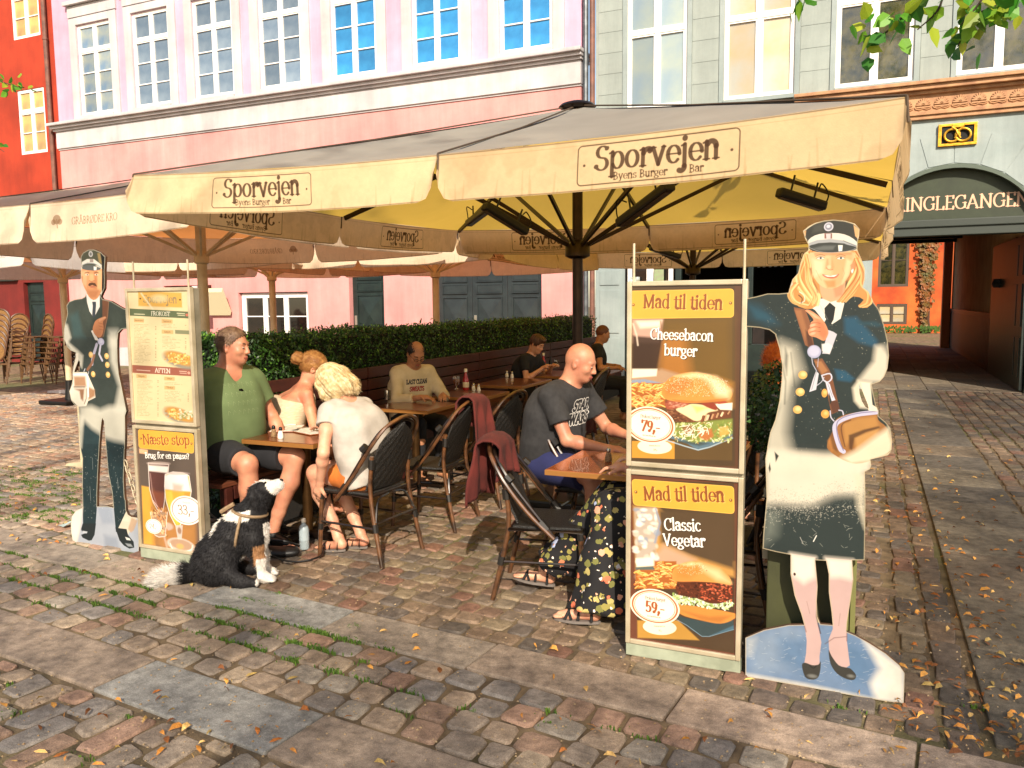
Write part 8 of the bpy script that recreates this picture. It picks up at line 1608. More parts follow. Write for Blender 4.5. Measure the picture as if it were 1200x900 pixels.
# 3 blond woman in white
M_wtee = fabric("white_grey_tshirt_cloth", '#b0a89e', '#a29a90', 14); M_orsh = fabric("orange_shorts_cloth", '#c8702a', '#b0601f')
person('blond woman with bob in white T-shirt and orange shorts, leaning over the near table', (-2.98, 4.36, 0), 80, hz=.555, lean=12, slump=1.0, sk=SK2, build=.9, sc=1.0, head=(14, 42), hroll=0, hands=(((.14, .52, .80), (0, 1, 0), (0, 0, -1), .5), ((.22, .2, .47), (0, .4, -.9), (-1, 0, 0), .8))[::-1] if 0 else (((.0, .0, 0), (0, 1, 0), (0, 0, -1), .5),)*0 or (((-.24, .2, .50), (.1, .5, -.8), (1, 0, 0), .8), ((.12, .50, .80), (0, 1, 0), (0, 0, -1), .5)), elb=((-.5, -.5, 0), (.7, -.1, -.6)),
    knees=((-.10, .40, .52), (.08, .41, .52)), ankles=((-.08, .22, .10), (.05, .14, .10)), toes=((-.1, 1, -.1), (0, 1, -.1)), top=dict(m=M_wtee, sleeve=.34, thick=.012, loose=1.06, neck=.08, am=.007), bottom=dict(m=M_orsh, length=.48, thick=.018), hair=('bob', mat("pale_blond_hair", srgb('#b09464'), .5, srgb('#d4c29a'), 34)), shoes=dict(m=M_bams), res=.0075)
# 4 man in beige sweatshirt
M_sweat = fabric("beige_sweatshirt_cloth", '#cbbb9a', '#bcac8a', 12); cv = Cv(-.17, .17, 0, .16, 700, (0, 0, 0)); text(cv, 'LAST CLEAN', 0, .085, .062, srgb('#2c3040'), xs=.8, thick=.16, thin=.13, bend=-.0 or 0); text(cv, 'SWEATS', 0, .01, .062, srgb('#9a2c34'), xs=.85, thick=.16, thin=.13)
cv.a[:] = np.where(cv.a.max(2, keepdims=True) > .005, np.maximum(cv.a, .04), 0); chest_print(M_sweat, cv, 'sweatshirt_print', 0, .885, .30, .15, .05)
I4 = person('man with glasses in beige lettered sweatshirt looking down at his table', (-4.10, 6.72, 0), -122, lean=6, slump=.5, sk=SK4, build=.92, head=(-6, 34), hands=(((-.16, .40, .785), (.5, .8, 0), (0, 0, -1), .7), ((.10, .44, .785), (-.6, .8, 0), (0, 0, -1), .7)),
    top=dict(m=M_sweat, sleeve=1.72, thick=.016, loose=1.08), bottom=dict(m=M_bshort, length=1.9, thick=.015, name='trousers'), hair=('thin', mat("black_hair", srgb('#1a1410'), .5)), res=.009)
e = MB(); h = I4['h']
for s in (-1, 1): e.tube([h(s*.032+.02*math.cos(a), .103, .002+.015*math.sin(a)) for a in np.linspace(0, 2*PI, 13)[:-1]], .0016, 5, closed=True); e.tube([h(s*.05, .10, .006), h(s*.08, .0, .008)], .0016, 5)
e.tube([h(-.012, .104, .004), h(.012, .104, .004)], .0016, 5); o = e.build('glasses', M_blackm, None, True, label='thin dark glasses on the sweatshirt man', category='glasses'); o.location = I4['t'].location; o.rotation_euler = I4['t'].rotation_euler; o.scale = I4['t'].scale
# 5 boy in dark T-shirt
M_navy = fabric("dark_navy_tshirt_cloth", '#191c24', '#14161c'); 
person('boy in dark T-shirt with quiffed brown hair eating at a far bench table', (-4.08, 9.42, 0), -98, lean=13, slump=.6, sk=SK2, build=.86, sc=.97, head=(0, 26), hands=(((-.10, .42, .86), (.4, .7, .4), (0, 0, -1), .8), ((.10, .40, .86), (-.4, .7, .4), (0, 0, -1), .8)), top=dict(m=M_navy, sleeve=.6, loose=1.08), bottom=dict(m=M_bshort, length=1.9, thick=.015, name='trousers'), hair=('quiff', mat("dark_brown_hair", srgb('#3c2618'), .5, srgb('#54341f'), 30)), res=.011)
# 6 bald man
M_char = fabric("charcoal_tshirt_cloth", '#2c2b2c', '#222122', 30); cv = Cv(-.15, .15, -.02, .22, 900, (0, 0, 0))
for t_, z in (('STAR', .105), ('WARS', .012)):
    for wd, cc in ((.30, srgb('#d8d4cc')), (.19, (.012, .012, .012))): text(cv, t_, 0, z, .095, cc, xs=1.02, thick=wd, thin=wd)
chest_print(M_char, cv, 'shirt_print', -.03, .90, .29, .22, .06)
M_blue = fabric("navy_blue_shorts_cloth", '#1e2350', '#191d42')
person('heavy bald man in charcoal T-shirt and blue shorts at the burger poster', (-1.95, 4.98, 0), -103, lean=10, slump=.7, sk=SK3, build=1.08, belly=1.15, sc=1.05, hz=.585, head=(14, 20), hands=(((-.16, .50, .74), (-.1, .8, -.5), (0, 0, -1), .4), ((.10, .50, .70), (.0, 1, 0), (0, 0, -1), .4)), elb=((-.6, -.5, -.5), (.5, -.5, -.8)), knees=((-.16, .42, .54), (.16, .42, .54)),
    top=dict(m=M_char, sleeve=.62, thick=.014, loose=1.04, belly=1.15), bottom=dict(m=M_blue, length=.85, thick=.03), hair=('none', SK3), shoes=dict(m=M_bams), res=.0085)
# 7 woman in floral trousers
M_flo = mat("floral_print_cloth", srgb('#100e10'), .85); nt = M_flo.node_tree; N = nt.nodes; L = nt.links; tc = N.new("ShaderNodeTexCoord"); cur = None; nz = N.new("ShaderNodeTexNoise"); nz.inputs["Scale"].default_value = 55; L.new(tc.outputs["Object"], nz.inputs["Vector"])
va = N.new("ShaderNodeVectorMath"); va.operation = 'MULTIPLY_ADD'; L.new(nz.outputs["Color"], va.inputs[0]); va.inputs[1].default_value = (.022, .022, .022); L.new(tc.outputs["Object"], va.inputs[2])
prev = None
for k, (scl, thr, cols) in enumerate(((19, .36, ['#8a8040', '#a8985a', '#6c6a34']), (13, .26, ['#c8704c', '#d89a7c', '#a8b0cc', '#d8d4d8', '#c86848']), (26, .16, ['#e8d8c8', '#d8a080']))):
    v = N.new("ShaderNodeTexVoronoi"); v.inputs["Scale"].default_value = scl; ad = N.new("ShaderNodeVectorMath"); ad.inputs[1].default_value = (k*3.1, k*1.7, k*2.3) if k < 2 else (3.1, 1.7, 2.3); L.new(va.outputs[0], ad.inputs[0]); L.new(ad.outputs[0], v.inputs["Vector"])
    lt = N.new("ShaderNodeMath"); lt.operation = 'LESS_THAN'; lt.inputs[1].default_value = thr; L.new(v.outputs["Distance"], lt.inputs[0]); sp_ = N.new("ShaderNodeSeparateColor"); L.new(v.outputs["Color"], sp_.inputs[0]); cr = N.new("ShaderNodeValToRGB"); cr.color_ramp.interpolation = 'CONSTANT'
    for i, c in enumerate(cols): e_ = cr.color_ramp.elements[i] if i < 2 else cr.color_ramp.elements.new(i/len(cols)); e_.position = i/len(cols); e_.color = _c4(srgb(c))
    L.new(sp_.outputs[0], cr.inputs[0]); mx = N.new("ShaderNodeMix"); mx.data_type = 'RGBA'; L.new(lt.outputs[0], mx.inputs[0]); L.new(cr.outputs[0], mx.inputs[7])
    if prev is None: mx.inputs[6].default_value = _c4(srgb('#100e10'))
    else: L.new(prev, mx.inputs[6])
    prev = mx.outputs[2]
L.new(prev, N["Principled BSDF"].inputs["Base Color"])
# local frame: +y is world -x here
I7 = person('woman in black floral trousers and black sandals sitting behind the burger posters', (-.80, 4.10, 0), 90, lean=4, sk=SK2, build=.88, head=(0, 15), hands=(((-.16, .30, .80), (.2, 1, 0), (0, 0, -1), .5), ((.14, .30, .80), (-.2, 1, 0), (0, 0, -1), .5)),
    knees=((-.16, .40, .58), (.10, .44, .60)), ankles=((-.30, .47, .105), (.07, .86, .13)), toes=((-.12, 1, 0), (-.15, 1, .12)), top=dict(m=M_navy, sleeve=.5), hair=('long', mat("brown_hair", srgb('#4a2f1c'), .5, srgb('#6a4428'), 30)), shoes=dict(m=M_black, kind='wide'), res=.0075)
b = Flesh(); Hh = I7['Hh']
for i, s in enumerate((-1, 1)):
    Hj = Hh+I7['X']*s*.09; K = I7['K'][i]; A = I7['A'][i]; e_ = A+(K-A)*.02+np.array([0, -.03, -.04 if i == 0 else .02]); b.cap(Hh+I7['X']*s*.06+I7['U']*.05, Hj, .11, .11, .05); b.cap(Hj, K, .112, .092, .04); b.cap(K, e_, .09, .125 if i == 0 else .10, .03, 'b')
    sd_ = np.array([0.02, -.06, 0]); b.cap(K+sd_, e_+sd_*1.6, .07, .09, .05, 'b')
b.half(Hh+I7['U']*.14, I7['U']); fl = folds(12, .010); b.build('trousers', M_flo, I7['t'], .0075, lambda x, y, z: fl(x, y, z)+.010*np.sin(x*46+y*22+z*3)*np.clip((.62-z)*2, 0, 1))
# 8-10 far guests and the red-haired woman
M_bl = fabric("black_top_cloth", '#121214', '#19191c'); far = 'guests in the shade at the back'
person('far woman with long blond hair and black top beside the burger poster', (-2.45, 10.25, 0), -80, lean=12, sk=SK3, build=.85, head=(8, 12), hands=(((-.16, .38, .80), (.2, 1, 0), (0, 0, -1), .5), ((.14, .38, .80), (-.2, 1, 0), (0, 0, -1), .5)), top=dict(m=M_bl, sleeve=.3), bottom=dict(m=M_bshort, length=1.9, name='trousers'), hair=('long', mat("straw_blond_hair", srgb('#a8824c'), .5, srgb('#c8a468'), 30)), res=.012)
person('far guest in the dark with only the reddish head showing above the bald man', (-3.5, 10.7, 0), -70, lean=6, sk=SK4, build=.9, head=(20, 14), top=dict(m=M_bl, sleeve=.5), bottom=dict(m=M_bshort, length=1.9, name='trousers'), hair=('short', mat("reddish_brown_hair", srgb('#5c3018'), .5)), res=.012)
person('red-haired woman in black top seen from behind beside the painted woman', (-.55, 5.82, 0), 22, lean=6, sk=SK2, build=.88, head=(-6, 10), hands=(((-.2, .38, .80), (.2, 1, 0), (0, 0, -1), .5), ((.2, .38, .80), (-.2, 1, 0), (0, 0, -1), .5)), top=dict(m=M_bl, sleeve=.4), bottom=dict(m=M_bshort, length=1.9, name='trousers'), hair=('curly', mat("red_hair", srgb('#a8481c'), .5, srgb('#c86a2c'), 30)), res=.011)
table('cafe table in front of the red-haired woman, behind the painted woman', -.75, 6.35)
# ================================================================ DOG
dg_ = thing('dog', 'black and white long-haired dog in a beige harness sitting on the slabs', 'dog', (-3.40, 3.62, 0), math.atan2(-.84, .54))
b = Flesh(); b.chain([(0, -.18, .12), (0, -.13, .18), (0, -.04, .29), (0, .04, .38), (0, .08, .45)], [.108, .115, .102, .086, .062], .05); b.ell((0, .08, .29), (.085, .085, .13), .05); b.chain([(0, .08, .42), (0, .115, .50)], [.064, .052], .03)
for s in (-1, 1):
    b.ell((s*.085, -.14, .12), (.058, .12, .115), .04); b.cap((s*.11, -.06, .07), (s*.12, .03, .035), .045, .034, .03); b.cap((s*.12, -.02, .03), (s*.125, .09, .026), .03, .026, .02)
    b.chain([(s*.062, .085, .27), (s*.062, .11, .14), (s*.062, .125, .05)], [.05, .034, .028], .03); b.cap((s*.062, .125, .035), (s*.064, .165, .026), .032, .028, .02)
    for k in range(3): b.cap((s*.064+(k-1)*.018, .165, .024), (s*.064+(k-1)*.02, .192, .018), .013, .011, .004)
hd = np.array([.0, .145, .55]); hf = U_((.34, .72, .50)); hr = U_(np.cross(hf, (0, 0, 1))); hu = np.cross(hr, hf); RH = np.array([hr, hf, hu]); hh = lambda a, c, d: hd+hr*a+hf*c+hu*d
b.ell(hh(0, -.01, .0), (.064, .074, .062), .03, RH); b.cap(hh(0, .05, -.012), hh(0, .115, -.02), .040, .028, .03); b.ell(hh(0, .118, -.012), (.024, .02, .02), .01, RH); b.cap(hh(0, .05, -.035), hh(0, .10, -.04), .022, .016, .02)
b.chain([(0, .09, .45), hh(0, -.03, -.02)], [.058, .048], .03)
for s in (-1, 1): b.chain([hh(s*.052, -.03, .035), hh(s*.078, -.04, -.01), hh(s*.082, -.045, -.06)], [.022, .026, .016], .012)
tail = catmull([(0, -.27, .07), (-.02, -.34, .05), (-.01, -.41, .045), (.03, -.49, .04)], 3); b.chain(tail, list(np.linspace(.045, .03, len(tail)-3))+[.036, .03, .015], .03)
def dogcol(P):
    P = np.asarray(P); x, y, z = P[:, 0], P[:, 1], P[:, 2]; n = np.array([mnoise.noise(Vector((a*9, b_*9, c*9))) for a, b_, c in P[::1]]) if len(P) < 60000 else 0
    blk = np.array([.012, .011, .012]); wh = np.array([.72, .68, .62]); br = np.array([.35, .18, .08]); c = np.tile(blk, (len(P), 1))
    rel = P-hd; a, f_, d = rel@hr, rel@hf, rel@hu
    w_ = (y < -.335) | ((y > .10) & (z < .16)) | ((y > .13) & (z < .36) & (z > .15) & (np.abs(x) < .06)) | ((f_ > .055) & (z > .45)) | ((np.abs(a+.0) < .018+.01*n) & (f_ > -.05) & (d > 0.02) & (z > .5))
    # collar patch, side patches
    w_ |= (z > .395+n*.02) & (z < .445+n*.02) & (y < .07) & (f_ < .0); w_ |= (np.abs((y+.05)+.6*(z-.25)+n*.05) < .035) & (x < .03+n*.05) & (z > .10); w_ |= (np.abs(z-.13-.25*(y+.15)+n*.04) < .035) & (y < -.05) & (y > -.27) & (x < -.05)
    w_ |= (np.abs((y+.19)+.3*(z-.2)+n*.04) < .02) & (x < .0) & (z > .17)
    c[w_] = wh; t_ = (y > .085) & (z > .12) & (z < .24) & ~w_ & (x > -.03); c[t_] = br; return c
M_dog = mat("dog_coat", (1, 1, 1), .65, (.9, .9, .9), 30, attr='Col', bump=.3, bscale=120, spec=.3)
dbody = b.build('body', M_dog, dg_, .008, colour=dogcol, disp=lambda x, y, z: .003*np.sin(x*70+z*30)*np.sin(y*60+z*80))
# coat
me = dbody.data; n = len(me.vertices); co = np.zeros(n*3, np.float32); me.vertices.foreach_get("co", co); co = co.reshape(-1, 3); no = np.zeros(n*3, np.float32); me.vertex_normals.foreach_get("vector", no); no = no.reshape(-1, 3)
rr = np.random.default_rng(3); sel = rr.integers(0, n, 44000); P = co[sel]+rr.normal(0, .002, (len(sel), 3)); Nn = no[sel]; flow = np.tile(np.array([0, -.5, -1.]), (len(sel), 1)); flow[P[:, 1] < -.3] = (.05, -1, -.05)
d = Nn*.45+flow*.7+rr.normal(0, .22, P.shape); d /= np.linalg.norm(d, axis=1)[:, None]; ln = rr.uniform(.008, .024, len(sel)); rel = P-hd; face = (rel@hf > .03) & (P[:, 2] > .46); ln[face] = .006; ln[(P[:, 1] > .09) & (P[:, 2] < .1)] = .007; ln[P[:, 1] < -.3] = rr.uniform(.04, .075, (P[:, 1] < -.3).sum()); ln[(P[:, 1] < -.08) & (P[:, 1] > -.3)] *= 1.2
d[:, 2] = np.where((P[:, 2] < .05) & (d[:, 2] < 0), -d[:, 2]*.2, d[:, 2]); sdv = np.cross(d, rr.normal(size=P.shape)); sdv /= np.linalg.norm(sdv, axis=1)[:, None]; wv = .0013
tip = P+d*ln[:, None]; tip[:, 2] = np.maximum(tip[:, 2], .004); V = np.stack([P-sdv*wv, P+sdv*wv, tip], 1).reshape(-1, 3); cc = np.repeat(dogcol(P), 3, 0)*rr.uniform(.8, 1.2, (len(V), 1))
fm = mesh('fur', V, np.arange(len(V)).reshape(-1, 3), M_dog); at = fm.color_attributes.new("Col", 'FLOAT_COLOR', 'POINT'); at.data.foreach_set("color", np.concatenate([cc, np.ones((len(cc), 1))], 1).astype(np.float32).ravel()); put('fur', fm, dg_, kind='stuff')
e = MB(); V0 = MB().lathe([(.001, -.009), (.012, -.004), (.014, .003), (.006, .009)], (0, 0, 0), 10); e.add(np.array(V0.V)+hh(0, .137, -.008), V0.F); e.build('nose', M_black, dg_, True)
for s in (-1, 1): e = MB(); V0 = MB().lathe([(.001, -.009), (.009, 0), (.001, .009)], (0, 0, 0), 10); e.add(np.array(V0.V)+hh(s*.03, .055, .028), V0.F); e.build('eye', M_iris, dg_, True)
M_har = mat("beige_webbing", srgb('#8c7458'), .8, srgb('#7a6448'), 50); e = MB()
def strapring(pts, w_=.012): e.tube(pts, w_, 6, closed=True)
hn = thing('harness', 'beige webbing harness strapped round the dog\'s chest', 'dog harness', dg_.location, dg_.rotation_euler[2])
MB().tube([(.112*math.cos(a)*1.08, -.0+.03*math.sin(a)-.0, .32+.128*math.sin(a)*1.05) for a in np.linspace(0, 2*PI, 25)[:-1]], .009, 6, closed=True).build('girth_strap', M_har, hn, True)
MB().tube([(.098*math.cos(a), .06+.098*math.sin(a), .42-.02*math.sin(a)) for a in np.linspace(0, 2*PI, 25)[:-1]], .009, 6, closed=True).build('neck_strap', M_har, hn, True)
MB().tube([(-.02, -.11, .425), (0, -.075, .45), (0, -.03, .475)], .013, 6).build('back_strap', M_har, hn, True); MB().tube([(-.105, .0, .32), (-.1, .03, .38)], .010, 6).build('side_strap', M_har, hn, True)
MB().tube([(.012*math.cos(a), -.09+.012*math.sin(a), .41) for a in np.linspace(0, 2*PI, 13)[:-1]], .003, 6, closed=True).build('ring', M_alu, hn, True)
P = catmull([(-3.62, 3.6, .40), (-3.5, 3.75, .2), (-3.34, 3.95, .03), (-3.22, 4.12, .02), (-3.35, 4.35, .02)], 6); MB().tube([tuple(p) for p in P], .006, 6).build('leash', M_blackm, None, True, label='thin black leash trailing from the dog under the table', category='leash')
# ================================================================ SMALL THINGS ON THE TABLES AND THE GROUND
M_glass = mat("thin_glass", (.85, .85, .82), .06, trans=.85, spec=.6); M_steel = mat("shaker_steel", srgb('#b0a898'), .25, metal=.9); M_salt = mat("salt_white", srgb('#e2dccc'), .6); M_pep = mat("pepper_grain", srgb('#9c7c54'), .8, srgb('#4c3828'), 200)
def shaker(label, x, y, fill, z=.742, cap=None):
    t = thing('shaker', label, 'shaker', (x, y, z), group='salt and pepper shakers'); MB().lathe([(.017, 0), (.021, .008), (.019, .03), (.013, .05), (.011, .056)], (0, 0, 0), 12).build('glass_body', fill, t, True); MB().lathe([(.012, .056), (.0135, .06), (.012, .076), (.005, .082)], (0, 0, 0), 12).build('cap', cap or M_blackm, t, True)
def onp(px, py, z=.742): return on_z(px, py, z)
x, y = onp(321, 512); shaker('brown pepper shaker with black cap on the near left table', x, y, M_pep); x, y = onp(329, 514); shaker('white salt shaker with black cap on the near left table', x, y, M_salt)
x, y = onp(366, 498); shaker('glass shaker standing beside the menus before the blond woman', x, y, M_salt, cap=M_steel); x, y = onp(375, 500); shaker('white shaker nearest the blond woman\'s head', x, y, M_salt, cap=M_steel)
x, y = onp(713, 541); shaker('tall glass shaker at the edge of the burger poster', x, y, M_pep, cap=M_steel)
x, y = onp(555, 458); shaker('left shaker beside the near ketchup bottle', x, y, M_salt, cap=M_steel); x, y = onp(561, 459); shaker('right shaker beside the near ketchup bottle', x, y, M_salt, cap=M_steel)
x, y = onp(594, 442); shaker('left white shaker on the table before the boy', x, y, M_salt, cap=M_steel); x, y = onp(600, 443); shaker('right white shaker on the table before the boy', x, y, M_salt, cap=M_steel); x, y = onp(741, 433); shaker('small shaker on the far blond woman\'s table', -2.35, 9.5, M_salt, cap=M_steel)
M_ket = mat("ketchup_red", srgb('#a01a16'), .25, coat=.4); M_lab = mat("ketchup_label", srgb('#d8c8a8'), .6)
def ketchup(label, x, y, s=1):
    t = thing('ketchup_bottle', label, 'bottle', (x, y, .742), group='ketchup bottles'); t.scale = (s, s, s); MB().lathe([(.03, 0), (.033, .01), (.033, .09), (.03, .11), (.018, .15), (.014, .175), (.014, .19)], (0, 0, 0), 14).build('bottle_body', M_ket, t, True); MB().lathe([(.017, .19), (.018, .2), (.017, .222), (.014, .225)], (0, 0, 0), 12).build('cap', M_salt, t, True); MB().lathe([(.0338, .03), (.0342, .035), (.0342, .08), (.0338, .085)], (0, 0, 0), 14).build('bottle_label', M_lab, t, True)
x, y = onp(546, 457); ketchup('red ketchup bottle with white cap on the sweatshirt man\'s side table', x, y); x, y = onp(637, 433); ketchup('red ketchup bottle in front of the boy in the dark shirt', x, y)
t = thing('beer_glass', 'half full amber beer glass beside the ketchup bottle', 'glass', (*onp(535, 456), .742)); MB().lathe([(.028, 0), (.028, .004), (.006, .01), (.006, .03), (.03, .05), (.038, .09), (.033, .14)], (0, 0, 0), 14).build('glass_body', M_glass, t, True); MB().lathe([(.005, .036), (.027, .052), (.034, .088), (.033, .11)], (0, 0, 0), 14).build('beer', mat("amber_beer", srgb('#a8481c'), .1, coat=.5), t, True)
t = thing('metal_pot', 'small brushed metal pot on the table of the sweatshirt man', 'pot', (*onp(454, 468), .742)); MB().lathe([(.03, 0), (.032, .004), (.032, .085), (.030, .09), (.026, .088)], (0, 0, 0), 16).build('pot', M_steel, t, True)
t = thing('dark_bottle', 'slim dark sauce bottle right of the far ketchup bottle', 'bottle', (*onp(645, 432), .742)); MB().lathe([(.02, 0), (.022, .01), (.022, .1), (.01, .13), (.01, .17)], (0, 0, 0), 12).build('bottle_body', M_blackm, t, True)
t = thing('drink_glass', 'dark drink glass on the far table left of the bronze pole', 'glass', (*onp(652, 431), .742)); MB().lathe([(.024, 0), (.03, .11)], (0, 0, 0), 12).build('glass_body', M_glass, t, True); MB().lathe([(.02, .005), (.027, .09)], (0, 0, 0), 12).build('drink', mat("cola", srgb('#2a120a'), .1), t, True)
b = thing('plate', 'white plate in front of the boy in the dark shirt', 'plate', (*onp(612, 436), .742)); MB().lathe([(.06, 0), (.11, .012), (.105, .014), (.055, .006)], (0, 0, 0), 20).build('plate', M_salt, b, True)
b = thing('phone', 'dark phone standing in the hand of the sweatshirt man', 'phone', (*onp(509, 452, .80), .80), D(-60)); MB().box(-.035, .035, -.004, .004, 0, .13, .006).build('case', M_blackm, b)
def menu(label, x, y, rz, z=.744, tilt=0):
    t = thing('menu_card', label, 'menu', (x, y, z), rz, group='menus on clipboards'); t.rotation_euler[0] = tilt; MB().box(-.11, .11, -.155, .155, 0, .006, .003).build('clipboard', M_topo, t); MB().box(-.1, .1, -.14, .13, .0062, .009).build('paper', mat("menu_paper", srgb('#d8d2c4'), .7, srgb('#b8b2a6'), 40), t); MB().box(-.04, .04, .13, .15, .007, .016, .003).build('clip', M_steel, t)
x, y = onp(337, 503); menu('open menu card lying at the far edge of the near left table', x, y, .5); x, y = onp(366, 506); menu('wood-backed menu card before the blond woman', x, y, 1.2)
menu('clipboard menu leaning against the burger poster', -1.02, 4.14, 1.3, .80, .9); menu('second clipboard menu leaning low beside the burger poster', -.98, 4.28, 1.1, .79, .8)
t = thing('water_bottle', 'translucent white water bottle standing under the near left table', 'bottle', (*on_z(357, 643), 0)); MB().lathe([(.03, 0), (.034, .008), (.033, .06), (.035, .064), (.033, .07), (.034, .13), (.028, .155), (.014, .175), (.014, .185)], (0, 0, 0), 14).build('bottle_body', mat("milky_plastic", srgb('#b9c8cc'), .25, trans=.3), t, True); MB().lathe([(.015, .185), (.016, .2), (.012, .21)], (0, 0, 0), 12).build('cap', M_salt, t, True)
t = thing('handbag', 'black bag lying on the setts by the near left table', 'bag', (*on_z(330, 652), 0), .4); b = Flesh(); b.ell((0, 0, .03), (.12, .06, .035), .02); b.cap((-.08, .02, .03), (.08, .03, .03), .03, .02, .03); b.build('bag_body', mat("black_leather", srgb('#141414'), .5), t, .01, folds(4, .008)); MB().tube(catmull([(-.12, 0, .08), (-.05, -.06, .13), (.06, -.07, .12), (.12, 0, .07)], 5), .008, 6).build('strap', M_blackm, t, True)
x, y = on_z(13, 617); put('tissue', mesh('tissue', [(0, 0, .01), (.1, -.03, .015), (.13, .03, .05), (.05, .06, .03), (.02, .05, .012)], [(0, 1, 2, 3, 4)], mat("pale_blue_tissue", srgb('#b0c4c0'), .8)), None, (*on_z(68, 617), 0), label='crumpled pale blue tissue on the cobbles beside the painted man', category='tissue')
# ================================================================ LIME TREES ON THE SQUARE (their twigs hang into view, their unseen crowns are shaped to shade the paving)
M_bark = mat("lime_bark", srgb('#4a3c2e'), .9, srgb('#2e251c'), 6, bump=.8, bscale=25)
M_lime = bpy.data.materials.new("lime_leaf"); M_lime.use_nodes = True; nt = M_lime.node_tree; N = nt.nodes; L = nt.links; bb = N["Principled BSDF"]; bb.inputs["Roughness"].default_value = .5
gi = N.new("ShaderNodeNewGeometry"); cr = N.new("ShaderNodeValToRGB"); cols = ['#3e8a24', '#4f9428', '#74a82c', '#a8b030', '#356e20']
for i, c in enumerate(cols): e_ = cr.color_ramp.elements[i] if i < 2 else cr.color_ramp.elements.new(i/5); e_.position = i/5; e_.color = _c4(srgb(c))
L.new(gi.outputs["Random Per Island"], cr.inputs[0]); L.new(cr.outputs[0], bb.inputs["Base Color"]); tr_ = N.new("ShaderNodeBsdfTranslucent"); L.new(cr.outputs[0], tr_.inputs[0]); mx = N.new("ShaderNodeMixShader"); mx.inputs[0].default_value = .4; L.new(bb.outputs[0], mx.inputs[1]); L.new(tr_.outputs[0], mx.inputs[2]); L.new(mx.outputs[0], N["Material Output"].inputs[0])
def leaves(C, s0, s1, seed, down=.4):
    r = np.random.default_rng(seed); n = len(C); d = r.normal(size=(n, 3)); d[:, 2] -= down*2; d /= np.linalg.norm(d, axis=1)[:, None]; w_ = np.cross(d, r.normal(size=(n, 3))); w_ /= np.linalg.norm(w_, axis=1)[:, None]; s = r.uniform(s0, s1, (n, 1))
    nrm = np.cross(d, w_); V = np.stack([C, C+d*s*.22+w_*s*.36+nrm*s*.05, C+d*s*.6+w_*s*.32+nrm*s*.04, C+d*s*1.1, C+d*s*.6-w_*s*.32+nrm*s*.04, C+d*s*.22-w_*s*.36+nrm*s*.05], 1).reshape(-1, 3); b0 = np.arange(n)*6
    F = np.concatenate([np.stack([b0, b0+1, b0+2, b0+3], 1), np.stack([b0, b0+3, b0+4, b0+5], 1)]); return V, F
sdn = np.array(sd); 
def lime(label, base, seed, cen, rad, n, cover):
    t = thing('lime_tree', label, 'tree', (0, 0, 0), group='lime trees on the square'); r = np.random.default_rng(seed); bx, by = base; top = np.array(cen)
    MB().tube([(bx, by, -.05), (bx+.05, by, 1.2), (bx-.05, by+.05, 2.6), (bx+(cen[0]-bx)*.3, by+(cen[1]-by)*.3, 7), tuple(top)], [.26, .2, .17, .14, .05], 12).build('trunk', M_bark, t, True)
    for k in range(9):
        a = r.uniform(0, 6.28); e = top+np.array([math.cos(a)*rad[0]*.75, math.sin(a)*rad[1]*.75, r.uniform(-.4, .6)*rad[2]]); s_ = np.array([bx+(cen[0]-bx)*.4, by+(cen[1]-by)*.4, 9+r.uniform(-.6, 1)]); MB().tube(catmull([s_, (s_+e)/2+r.normal(0, .3, 3), e], 5), list(np.linspace(.08, .02, 11)), 7).build('limb', M_bark, t, True)
    C = []
    while sum(len(c) for c in C) < n:
        m_ = 6000; cl = r.normal(size=(60, 3)); cl /= np.linalg.norm(cl, axis=1)[:, None]; cl = cl*np.array(rad)*r.uniform(.3, 1, (60, 1))+top; q = cl[r.integers(0, 60, m_)]+r.normal(0, .5, (m_, 3))
        tt = q[:, 2]/-sdn[2]; gx, gy = q[:, 0]+sdn[0]*tt, q[:, 1]+sdn[1]*tt; C.append(q[r.random(m_) < cover(gx, gy)])
    C = np.concatenate(C)[:n]; V, F = leaves(C, .10, .16, seed); put('crown', mesh('crown', V, F, M_lime), t, kind='stuff'); return t
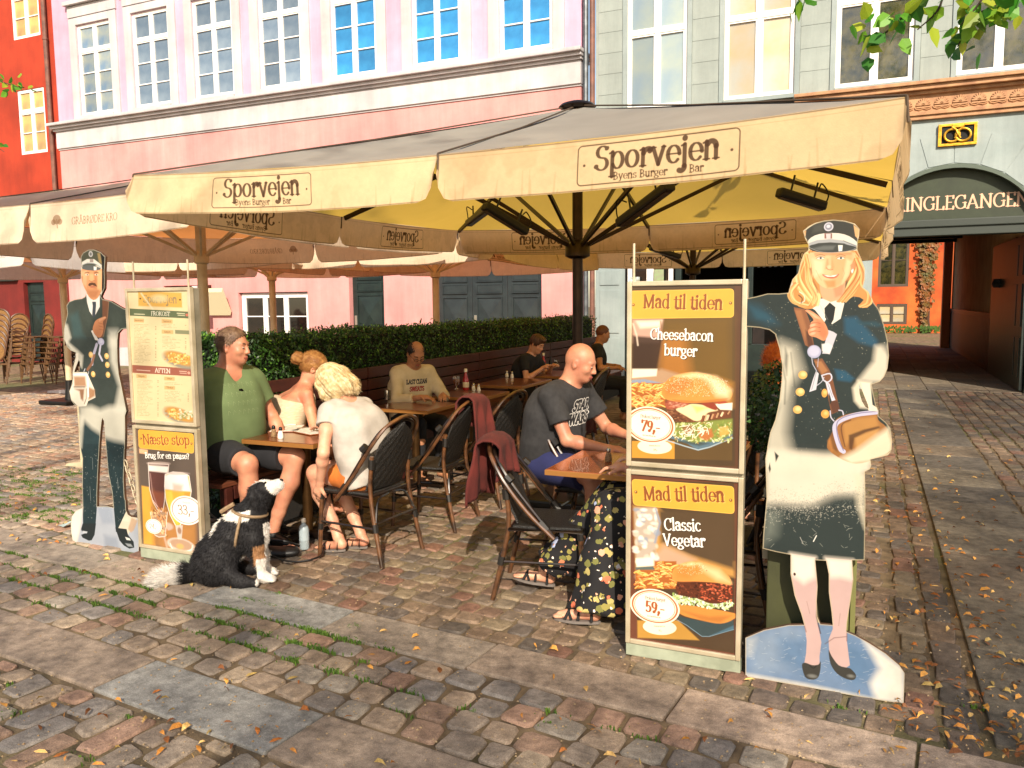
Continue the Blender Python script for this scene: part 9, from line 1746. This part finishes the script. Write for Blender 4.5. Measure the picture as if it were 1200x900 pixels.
def cov(gx, gy):  # keeps leaves by where their shadow lands, so the terrace stays lit
    c = np.full(gx.shape, .6); c[(gy > 3.4) & (gy < 9.5) & (gx < .3)] = .02; c[(gx < -2.2) & (gy < 2.9)] = .3; c[(gy > 8.5)] = .5; c[gx > .1] = 1; return c
def back(gx, gy, z): k = z/-sdn[2]; return (gx-sdn[0]*k, gy-sdn[1]*k, z)
lime('unseen lime tree behind the viewer, its crown shaped to shade the cobbles in front of the boards', (6.5, -19), 1, back(-1.6, 1.9, 13.5), (4.2, 2.6, 2.4), 3600, cov)
lime('unseen lime tree behind the viewer, its crown shaped to shade the alley', (13, -15), 2, back(2.9, 5.0, 13), (3.4, 4.6, 2.4), 9500, cov)
lime('unseen lime tree added behind the viewer to shade the way into the passage', (15, -8), 4, back(3.4, 11.6, 13), (3.2, 4.2, 2.2), 9000, lambda gx, gy: (gx > .2)*1.0)  # tree added to darken the alley up to the passage
lime('unseen lime tree behind the viewer, its crown shaped to shade the left side of the square', (-2, -15), 3, back(-8.0, 6.5, 13), (3.6, 3.2, 2.4), 4200, cov)
tt_ = thing('lime_branch', 'green lime twigs hanging into the top of the view', 'branch', (0, 0, 0)); r = random.Random(3); TW = [((1085, -30), (1060, 15), (1035, 40), (1012, 42)), ((1200, -25), (1170, 5), (1140, 20), (1122, 55)), ((1110, -30), (1100, 10), (1075, 35)), ((1160, -30), (1150, 0), (1125, 30)), ((940, -40), (935, -8), (938, 6)), ((1190, -30), (1185, 0), (1178, 14)), ((-40, 70), (-5, 92), (14, 100), (28, 103)), ((-40, 150), (-10, 168), (5, 178))]
C = []
for k, tw1 in enumerate(TW):
    yb_ = 6.2 if k < 6 else 8.0; P = catmull([at3(a, b_, yb_+.05*j) for j, (a, b_) in enumerate(tw1)], 6); MB().tube(P, list(np.linspace(.010, .004, len(P))), 5).build('twig', M_bark, tt_, True)
    for p in P[3:]:
        for _ in range(2 if k not in (2, 3, 4, 7) else 1): C.append(np.array(p)+np.array([r.gauss(0, .055), r.gauss(0, .09), r.gauss(0, .045)]))
V, F = leaves(np.array(C), .08, .14, 8, .5); put('foliage', mesh('foliage', V, F, M_lime), tt_, kind='stuff')
